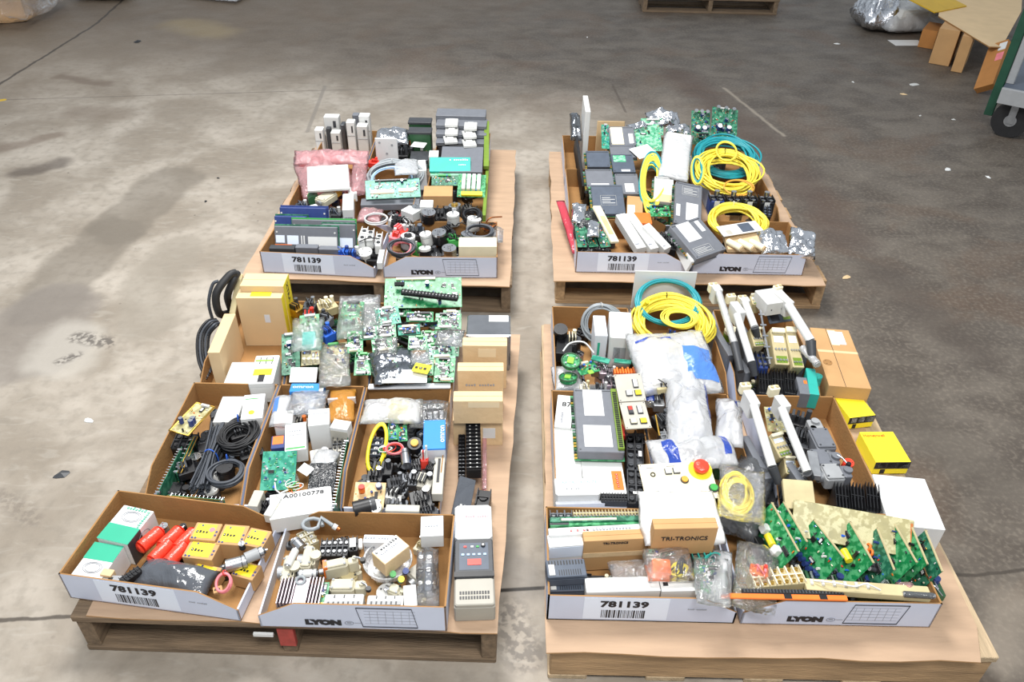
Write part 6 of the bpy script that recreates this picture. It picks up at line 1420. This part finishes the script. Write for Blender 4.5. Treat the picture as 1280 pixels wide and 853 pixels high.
sensor('white round disc part near the front lip of the card bin', C((1110, 460), .06, .06, .24, 0, .2), .04, 'light_grey', 'white_plastic', shaft=False)
for i, (x, y, mm) in enumerate(((1080, 400, ('green_dark', 'metal', 'green')), (1130, 420, ('pcb_dark', 'light_grey', 'black')), (1180, 470, ('black', 'charcoal', 'black')), (1060, 460, ('black', 'blue', 'charcoal')), (1170, 430, ('black', 'charcoal', 'black')))):
    odds('dark small connector near the divider of the rear left lot, place %s from left' % ('second', 'third', 'fourth', 'first', 'fifth')[i], C((x, y), .05, .05, .24), i, .05, ms=mm, cat='connector', name='connector')
hose('black thin wires over the white relays', [A3(1060, 370, .28), A3(1150, 340, .30), A3(1240, 345, .29)], .0025, 'black', 'black_wire')

# ================================================================== REAR RIGHT LOT
R_(700, 120, .1875)
slab('tall black slab at the left edge of the rear right lot', Q((150, 600), (170, 600), (100, 265), .26, .36), .09, 'black', 'black_slab', 'module')
foil('dark foil bag on top of the black slab', Q((75, 260), (150, 260), (65, 80), .37, .42), .05, 'foil_dark', 131, wr=.9)
M, w_, h_ = S(170, 205, 105, 3.75); o = thing('white_slab', 'tall white slab standing in the back left bin', 'slab', M)
MB().rbox(-w_/2, 0, 0, w_/2, .22, h_, 'white_plastic', .002).build('shell', o)
def pcard(lb, q_, z, zr, **k): return card(lb, Q(*q_, z, zr), **k)
board('green board edge left of the cream labelled card', Q((278, 350), (330, 350), (275, 190), .33, .37), 'pcb_teal', seed=131, chips=1)
upright('kraft liner behind the cream labelled card', 250, 435, 168, 4.02, .006, 'carton_tan', 'kraft_liner', 'card')
pcard('grey card with cream label and white tag at the back', ((325, 330), (515, 330), (325, 200)), .33, .38, under='pcb_dark', label=((.12, .05, .55, .92, 'cream'), (.74, .1, .9, .6)))
pcard('grey card half hidden below the cream labelled card', ((330, 410), (520, 410), (330, 325)), .315, .34, label=())
pcard('dark slate card at the left wall, back of three', ((172, 475), (345, 475), (175, 362)), .30, .34, m='slate', label=())
pcard('dark slate card with greenish label', ((345, 510), (512, 510), (345, 385)), .30, .335, m='slate', label=((.15, .55, .65, .9, 'pcb_pale'), (.4, .05, .75, .15)))
pcard('grey card with two screws at the left wall', ((170, 610), (370, 610), (180, 485)), .285, .32, label=((.2, .02, .8, .2),))
pcard('grey card with white label beside the yellow cables', ((372, 655), (545, 655), (375, 515)), .27, .31, label=((.4, .1, .75, .5),))
pcard('green backed dark card with outlined plate, front of the row', ((212, 790), (445, 790), (205, 588)), .255, .32, m='slate', under='pcb', label=(), plate=(.3, .3, .75, .62))
carton('kraft box with white tag right of the outlined card', Q((445, 790), (552, 790), (448, 665), .26), .08, 'carton_brown', flap=False, patches=[('T', .05, .05, .5, .5, 'sticker')])
carton('orange box beside the long white boxes', Q((465, 845), (615, 850), (462, 775), .275), .09, 'orange', flap=False)
R_(780, 120, .16408)
for i, (q_, mm, lb) in enumerate(((((70, 420), (300, 420), (70, 215)), 'pcb_pale', 'pale green board in bag at the back middle'), (((130, 300), (300, 300), (150, 170)), 'pcb_pale', 'pale green board behind it under foil'), (((520, 370), (650, 370), (520, 280)), 'pcb_pale', 'pale board below the capacitor boards'))):
    board(lb, Q(*q_, .30, .37), mm, seed=140+i, chips=2, dens=40, tall=.014)
for i, (q_, lb) in enumerate(((((190, 190), (440, 190), (205, 85)), 'bright foil bundle at the top of the back middle bin'), (((60, 260), (200, 240), (80, 185)), 'bright foil bundle at its left'), (((340, 270), (525, 270), (350, 190)), 'bright foil bundle at its right'))):
    foil(lb, Q(*q_, .37, .40), .05, 'foil', 145+i, wr=.9)
for i, (q_, lb) in enumerate(((((512, 300), (655, 300), (515, 110)), 'dark green capacitor board, left of two'), (((660, 300), (860, 300), (675, 80)), 'dark green capacitor board, right of two'))):
    P = Q(*q_, .31, .40); o = board(lb, P, 'pcb_dark', .002, 150+i, 3, 60, 1, caps=5, tall=.012)
    for k in range(3): MB().cyl((-P[1]*.3+k*P[1]*.3, P[2]*.4, .002), (-P[1]*.3+k*P[1]*.3, P[2]*.4, .03), .010, 'metal', n=12).build('capacitor', o)
    for k in range(2): MB().cyl((-P[1]*.2+k*P[1]*.35, -P[2]*.25, .002), (-P[1]*.2+k*P[1]*.35, -P[2]*.25, .028), .013, 'navy', n=12).cyl((-P[1]*.2+k*P[1]*.35, -P[2]*.25, .028), (-P[1]*.2+k*P[1]*.35, -P[2]*.25, .029), .012, 'paper', n=12).build('capacitor', o)
film_bag('translucent grey pouch standing over the middle bins', Q((262, 600), (500, 590), (315, 245), .33, .40), .02, 'film_milky', 155, wr=.3)
slab('grey sheet inside the translucent pouch', Q((280, 580), (480, 575), (330, 270), .325, .39), .006, 'light_grey', 'grey_sheet', 'sheet')
coil('teal cable coil at the back right', Q((590, 600), (1060, 600), (610, 290), .27, .36), 'teal_cable', 24, .005, 156, .05, 'black', spread=.24, ties=())
coil('large yellow cable coil in front of the teal one, rear right lot', Q((610, 700), (1070, 700), (620, 400), .29, .38), 'yellow_cable', 26, .0045, 157, .06, 'black', spread=.3)
coil('small upper loop of yellow cable above the large coil', Q((700, 480), (870, 480), (700, 330), .37, .40), 'yellow_cable', 3, .004, 158, .012, 'yellow', spread=.05, ties=())
coil('yellow and teal cables running down the left of the middle bin', Q((110, 830), (310, 830), (130, 400), .27, .37), 'yellow_cable', 14, .0055, 159, .05, 'yellow', spread=.34, ties=(), m2='teal_cable')
coil('yellow cable bunch right of the grey pouch', Q((510, 660), (620, 660), (510, 440), .30, .37), 'yellow_cable', 7, .005, 160, .03, 'yellow', spread=.15, ties=(), m2='teal_cable')
slab('white paper between the pale board and the yellow cable', Q((120, 480), (260, 440), (160, 370), .32, .34), .002, 'paper', 'paper_sheet', 'paper')
card('light grey cased card with white label under the pouch', Q((210, 800), (380, 800), (220, 605), .27, .32), m='light_grey', under='pcb', label=((.2, .52, .95, .78), (.3, .02, .9, .3, 'carton_tan')))
R_(840, 220, .1759)
card('grey card with plate and white label standing in the middle', Q((0, 330), (215, 300), (15, 30), .27, .35), .03, 'plc_grey', 'pcb_dark', label=((.45, .12, .85, .52), (.12, .18, .25, .45)), plate=(.3, .7, .85, .9))
card('grey card rotated in front, cream label and framed window', Q((170, 600), (395, 520), (65, 325), .262, .33), .035, 'plc_grey', 'plc_dark', label=((.2, .45, .6, .95), (.74, .6, .86, .9)), plate=(.15, .08, .65, .28))
carton('white box wedged between the two front bins', Q((140, 610), (155, 600), (25, 380), .25, .30), .06, 'white_plastic', flap=False)
relay('black cable clamp behind the rotated grey card', Q((-40, 500), (30, 520), (-40, 380), .25), .06, 'black', 'charcoal', 2, 3, contact='charcoal')
for i, (x, y, lb) in enumerate(((320, 140, 'blue-topped block with metal tips, left of the cube row'), (440, 145, 'black cube with white label, second in the row'), (552, 145, 'black cube with white label, third in the row'), (675, 150, 'black cube block at the right end of the row'))):
    P = C((x, y), .065, .06, .31); o = relay(lb, P, .08, 'navy' if i == 0 else 'black', 'black', 2, 2, contact='metal')
    marks(o, P[1], P[2], .08, [('F', .3, .45, .65, .85, 'paper')])
    MB().cyl((0, .01, .08), (0, .01, .10), .012, 'metal', n=10).build('metal_tip', o)
relay('black connector with two rows of round sockets', Q((650, 270), (710, 270), (650, 190), .275, .29), .05, 'black', 'black', 4, 2, contact='slate')
coil('yellow cable coil arching at the front right of the rear lot', Q((290, 420), (710, 420), (310, 180), .25, .31), 'yellow_cable', 22, .005, 165, .045, 'paper', spread=.24)
coil('orange tinted cable loop behind the cube row', Q((390, 140), (610, 130), (400, 20), .31, .34), 'amber', 4, .003, 166, .014, ties=(), spread=.1)
slab('kraft tray with cream folds at the front of the rear right LYON bin', Q((400, 520), (660, 520), (360, 360), .262, .285), .02, 'kraft_light', 'kraft_tray', 'tray')
slab('white card on the kraft tray with a blue picture', Q((370, 430), (650, 385), (345, 355), .295, .305), .004, 'paper', 'white_card', 'card', patches=[('T', .5, .1, .8, .9, 'slate', 'blue_picture'), ('T', .12, .1, .25, .5, 'warm_grey', 'grey_picture')])
for k, lb in enumerate(('left cream tube on the kraft tray', 'middle cream tube on the kraft tray', 'right cream tube on the kraft tray')):
    tubething(lb, C((450+80*k, 470), .07, .03, .292, -.9), .014, 'cream', 'cream_tube', 'tube', ends='kraft_light')
foil('crinkled foil parcel, left of two at the right end', Q((650, 520), (860, 520), (680, 345), .275, .31), .05, 'foil', 167, wr=1)
foil('crinkled foil parcel hanging past the right end of the bin', Q((850, 520), (1040, 500), (860, 325), .275, .32), .05, 'foil', 168, wr=1)
R_(690, 240, .1328)
film_bag('flat red bag hanging over the left side of the bin', Q((200, 560), (275, 530), (45, 60), .20, .27), .02, 'film_red', 171, wr=.3)
film_bag('shiny dark static bag beside the red bag', Q((230, 520), (560, 525), (190, 120), .255, .32), .05, 'film_dark', 172, wr=.9)
for i, (q_, lb) in enumerate(((((240, 520), (330, 520), (200, 220)), 'dark card in the shiny bag, leftmost'), (((350, 520), (440, 520), (280, 260)), 'dark card in the shiny bag, middle'), (((460, 525), (560, 525), (380, 300)), 'dark card in the shiny bag, right'))):
    board(lb, Q(*q_, .25, .29), 'pcb_dark', seed=173+i, chips=3, dens=30)
slab('cream bag with printed board leaning behind the dark bag', Q((560, 470), (620, 440), (385, 130), .27, .33), .012, 'cream', 'cream_bag', 'bag', patches=[('T', .2, .2, .8, .7, 'cream_dark')])
foil('foil scraps over the dark static bag', Q((190, 250), (330, 200), (200, 60), .31, .33), .03, 'foil', 176, wr=1)
foil('foil glints on the lower dark bag', Q((330, 380), (450, 350), (340, 240), .31), .03, 'foil', 177, wr=1)
for i, (q_, lb) in enumerate(((((800, 535), (900, 535), (600, 215)), 'long white box leaning, nearest the dark bag'), (((930, 540), (1020, 540), (690, 205)), 'long white box leaning, middle of three'), (((1060, 545), (1150, 540), (850, 320)), 'long white box leaning, right of three'))):
    carton(lb, Q(*q_, .255, .30), .04, 'white_plastic', flap=False, patches=[('T', .1, .1, .5, .13, 'ink_grey', 'printed_line')])
for i, (x, y, mm) in enumerate(((1100, 430, 'black'), (1060, 380, 'charcoal'), (1150, 300, 'black'))): odds('black clamp part left of the white wedge, %s' % ('lowest', 'middle', 'uppermost')[i], C((x, y), .06, .06, .26), i, .06, ms=(mm, 'black', 'charcoal'))
board('green board behind the orange box', Q((930, 230), (1120, 230), (940, 130), .28, .30), 'pcb', seed=178, chips=2)

# ================================================================== THINGS ON THE FLOOR AROUND
R_(0, 0, 1)
pallet('empty dark wooden pallet at the top edge of the floor', 1.10, 7.50, 2.30, 8.5, True, H=.13)
film_bag('brown wrapped heap under clear film at the top left corner', (TR(-4.35, 6.85, .40), 1.0, .8), .40, 'film', 201, wr=.6, nx=26, ny=20)
sb = slab('brown cardboard inside the wrapped heap', (TR(-4.5, 6.85, .34, .4), .8, .5), .33, 'carton_brown', 'wrapped_carton', 'box')
film_bag('dark shiny wrapped bundle behind the brown heap', (TR(-3.75, 7.6, .2), .5, .35), .2, 'film_dark', 202, wr=.6)
film_bag('crumpled grey white plastic sheet on the floor at the top', (TR(-2.75, 7.65, .09, -.3), .55, .25), .09, 'film_milky', 203, wr=1)
R_(1000, 0, .2345)
foil('crumpled silver bag on the floor near the boxes', (TR(*at(412, 80, .1)[:2], .24), .34, .45), .24, 'foil', 205, wr=.8)
film_bag('grey filled plastic sack lying beside the silver bag', (TR(*at(610, 75, .12)[:2], .22, .25), .75, .4), .22, 'film_milky', 206, wr=.35, edge=.35)
slab('grey cloth load inside the plastic sack', (TR(*at(610, 78, .12)[:2], .19, .25), .62, .3), .18, 'light_grey', 'cloth_load', 'cloth', b=.07)
slab('white paper strip on the floor below the grey sack', Q((510, 242), (672, 242), (505, 213), .004), .003, 'paper', 'paper_strip', 'paper', b=.0005)
carton('small open orange-brown carton beside the grey sack', Q((655, 155), (745, 158), (690, 115), .14), .138, 'carton_red', flap=False)
carton('kraft carton standing under the large cardboard sheet, left', Q((745, 150), (850, 175), (790, 90), .26), .258, 'carton_brown', flap=False)
carton('kraft carton post under the large cardboard sheet, middle', Q((868, 190), (925, 205), (900, 130), .26), .258, 'carton_brown', flap=False)
carton('kraft carton with pink and white stickers leaning by the cart', Q((925, 475), (1000, 525), (1010, 240), .03, .25), .05, 'carton_red', flap=False, patches=[('T', .62, .55, 1, .72, 'pink_wire'), ('T', .6, .78, 1, .95, 'paper')])
a = [at(738, 85, .27), at(1010, 248, .27), at(1075, 250, .27), at(1180, 60, .27), at(1190, -120, .27), at(760, -60, .27)]
m = MB(); vs = [(p.x, p.y, .262) for p in a]+[(p.x, p.y, .27) for p in a]; n = len(a)
m.add(vs, [tuple(range(n, 2*n)), tuple(range(n-1, -1, -1))], 'carton_tan'); m.add(vs, [(i, (i+1) % n, n+(i+1) % n, n+i) for i in range(n)], 'kraft_in')
tag(m.build('cardboard_sheet'), 'large tan cardboard sheet lying over cartons at the top right', 'cardboard sheet')
slab('yellow folded sheet behind the large cardboard sheet', Q((720, 65), (890, 30), (640, -50), .28, .34), .01, 'yellow_dull', 'yellow_sheet', 'sheet')
# cart: green post, grey deck, caster
g0 = at(1010, 600, .10); o = thing('platform_cart', 'green and grey platform cart with black caster at the right edge', 'cart', TR(g0.x, g0.y, 0, -.6))
MB().rbox(-.028, -.03, .09, .022, .03, 1.1, 'post_green', .004).build('corner_post', o)
MB().rbox(.026, -.03, .30, .07, .03, 1.1, 'grey', .004).build('side_upright', o)
MB().rbox(.026, -.15, .26, 1.0, .75, .30, 'slate', .004).build('deck', o); MB().rbox(.026, -.18, .22, 1.0, -.15, .31, 'grey', .003).build('deck_rail', o)
MB().box(.3, .4, .302, .7, .7, .45, 'carton_brown').build('toe_board', o)
q = MB(); q.cyl((.13, -.09, .105), (.13, -.03, .105), .105, 'black_rubber', n=28); wh = q.build('caster_wheel', o)
MB().cyl((.13, -.097, .105), (.13, -.023, .105), .035, 'metal_dull', n=16).build('hub', wh)
MB().box(.11, -.104, .09, .15, -.098, .23, 'metal_dull').box(.11, -.022, .09, .15, -.016, .23, 'metal_dull').box(.10, -.11, .222, .16, -.01, .24, 'metal_dull').build('caster_fork', o)
# small litter
R_(0, 0, 1)
for i, (x, y, s_, mm, lb) in enumerate(((1046, 55, .03, 'paper', 'white scrap of paper in front of the top right cartons'), (1185, 212, .035, 'paper', 'white paper scrap right of the rear right lot'), (1235, 222, .02, 'paper', 'small white scrap further right'), (1192, 150, .02, 'light_grey', 'small grey crumb near the cart wheel'), (1150, 145, .018, 'light_grey', 'pale crumb left of the cart wheel'), (1066, 103, .014, 'paper', 'tiny white crumb above the rear right coil'), (1129, 118, .03, 'carton_tan', 'tan splinter on the floor'), (1142, 106, .06, 'light_grey', 'thin pale sliver on the floor'), (257, 252, .014, 'black', 'tiny black screw near the left stain'), (111, 526, .022, 'paper', 'small white and black disc on the left floor'), (77, 594, .03, 'charcoal', 'dark flattened lump on the left floor'), (172, 52, .05, 'black', 'small black debris at the top left'), (273, 223, .012, 'black', 'black speck left of the rear left lot'), (1058, 347, .03, 'carton_tan', 'tan splinter by the rear right pallet'), (734, 47, .012, 'paper', 'tiny white crumb at the top centre'), (1248, 155, .03, 'light_grey', 'pale crumb under the cart'))):
    q = MB(); rn = random.Random(i); n = 7
    vs = [(s_*(.6+.5*rn.random())*math.cos(2*PI*k/n), s_*(.3+.4*rn.random())*math.sin(2*PI*k/n), .001) for k in range(n)]+[(0, 0, .006+.004*rn.random())]
    q.add(vs, [(k, (k+1) % n, n) for k in range(n)]+[tuple(range(n-1, -1, -1))], mm); p = at(x, y, 0)
    tag(q.build('debris', None, TR(p.x, p.y, .0005, i)), lb, 'debris')
# ================================================================== loose small parts between the larger things in each bin
ORD = ('first', 'second', 'third', 'fourth', 'fifth', 'sixth', 'seventh', 'eighth')
CNAME = {'steel_dark': 'steel', 'light_grey': 'pale grey', 'warm_grey': 'warm grey', 'cream_dark': 'tan', 'green_dark': 'dark green', 'plc_grey': 'grey', 'purple_grey': 'mauve', 'pink_wire': 'pink', 'kraft_light': 'tan', 'pcb_dark': 'green'}
def fill(where, x0, x1, y0, y1, n, pal, seed, zmax=.055, s=.05):
    n = max(2, int(n*.52)); rn = random.Random(seed); nx = max(1, int(math.sqrt(n*(x1-x0)/(y1-y0)))); ny = max(1, n//nx)
    for j in range(ny):
        for i in range(nx):
            x = x0+(x1-x0)*(i+rn.uniform(.25, .75))/nx; y = y0+(y1-y0)*(j+rn.uniform(.25, .75))/ny
            h = rn.uniform(.03, zmax); a = s*rn.uniform(.8, 1.35); ms = rn.choice(pal); k = rn.choice((0, 0, 1, 2, 3)); c = CNAME.get(ms[0], ms[0])
            P = (TR(x, y, DF+h, rn.uniform(0, 3)), a, a*rn.uniform(.6, 1)); pos = ' in the '+where+', '+ORD[min(j, 7)]+' row, '+ORD[min(i, 7)]+' from left'; g = 'loose parts in the '+where
            if k == 0: odds(c+' ribbed part'+pos, P, i+j*3+seed, h, g, 'electrical part', ms, 'ribbed_part')
            elif k == 1: relay(c+' screw block'+pos, P, h, ms[0], ms[2], 2, 3, 0, g, 'screw_block', 'terminal block', ms[1])
            elif k == 2: sensor(c+' round part'+pos, (P[0], a*.8, a*.8), h, ms[0], ms[1], 14, i, g, 'round_part', 'electrical part', None, True)
            else: switch(c+' boxed switch'+pos, P, h, ms[0], ms[2], 0, False, g, None, 4, 'boxed_switch', 'switch')
DKP = [('black', 'charcoal', 'black'), ('charcoal', 'metal', 'black'), ('black', 'steel_dark', 'charcoal'), ('charcoal', 'light_grey', 'slate')]
GRN = [('green_dark', 'metal', 'charcoal'), ('charcoal', 'green', 'pcb_dark'), ('black', 'cream', 'green_dark')]
MIX = DKP+[('warm_grey', 'charcoal', 'light_grey'), ('light_grey', 'black', 'grey'), ('green_dark', 'cream', 'black'), ('slate', 'metal', 'blue')]
fill('red tube bin', -1.04, -.68, 1.24, 1.43, 10, DKP, 1, .03)
fill('beige switch bin', -.58, -.17, 1.18, 1.42, 28, [('beige', 'metal', 'cream_dark'), ('warm_grey', 'steel_dark', 'charcoal'), ('charcoal', 'metal', 'black'), ('cream_dark', 'light_grey', 'beige')], 2, .045)
fill('black cable bin', -.98, -.79, 1.54, 1.92, 30, DKP, 3, .045)
fill('white box bin', -.72, -.50, 1.54, 1.93, 24, MIX, 4)
fill('connector bin', -.44, -.22, 1.54, 1.93, 44, DKP, 5, .07)
fill('tall carton bin', -.98, -.80, 2.03, 2.15, 5, DKP, 6, .04)
fill('open bag bin', -.72, -.50, 2.02, 2.40, 24, GRN, 7)
fill('green board bin', -.44, -.22, 2.02, 2.40, 24, GRN, 8)
fill('printed carton bin', .14, .54, 1.23, 1.44, 22, MIX, 9)
fill('board fan bin', .64, 1.02, 1.24, 1.44, 24, GRN+DKP, 10, .05)
fill('terminal module bin', .17, .38, 1.54, 1.92, 10, DKP, 11, .03)
fill('air pillow bin', .45, .66, 1.54, 1.92, 16, MIX, 12, .07)
fill('grey switch bin', .79, 1.0, 1.54, 1.92, 26, [('plc_grey', 'charcoal', 'grey'), ('black', 'charcoal', 'black'), ('charcoal', 'cream_dark', 'black')], 13, .07)
fill('green gauge bin', .18, .39, 2.02, 2.40, 26, [('purple_grey', 'metal', 'charcoal'), ('black', 'charcoal', 'black'), ('green_dark', 'metal', 'light_grey')], 14, .07)
fill('yellow coil bin', .47, .68, 2.02, 2.40, 12, MIX, 15)
fill('white handle bin', .77, .99, 2.02, 2.40, 28, [('charcoal', 'cream_dark', 'black'), ('black', 'charcoal', 'black'), ('olive', 'cream', 'charcoal')], 16, .08)
fill('standing card bin', -.66, -.57, 2.83, 3.03, 10, MIX, 17, .06)
fill('encoder bin', -.50, -.12, 2.83, 3.04, 34, DKP+[('light_grey', 'metal', 'charcoal'), ('green', 'black', 'charcoal')], 18, .07)
fill('pink bag bin', -.98, -.77, 3.17, 3.55, 16, MIX, 19, .06)
fill('grey cable coil bin', -.70, -.48, 3.17, 3.55, 20, [('pink_wire', 'paper', 'black'), ('charcoal', 'metal', 'black'), ('slate', 'grey', 'black')], 20, .06)
fill('teal board bin', -.38, -.17, 3.17, 3.55, 22, DKP+[('light_grey', 'metal', 'black')], 21, .07)
fill('cased unit bin', -.68, -.50, 3.65, 4.0, 14, DKP, 22, .1)
fill('static bag bin', .29, .67, 2.88, 3.09, 18, MIX, 23, .05)
fill('foil parcel bin', .78, 1.17, 2.88, 3.09, 18, [('kraft_light', 'cream', 'cream_dark'), ('charcoal', 'metal', 'black')], 24, .05)
fill('dark grey card bin', .28, .49, 3.22, 3.6, 12, DKP, 25, .08)
fill('grey pouch bin', .6, .8, 3.22, 3.6, 16, GRN, 26, .08)
fill('black cube bin', .95, 1.16, 3.22, 3.6, 18, [('kraft_light', 'brass', 'black'), ('charcoal', 'metal', 'black')], 27, .08)
fill('teal coil bin', .93, 1.13, 3.7, 4.0, 12, DKP+GRN, 28, .1)
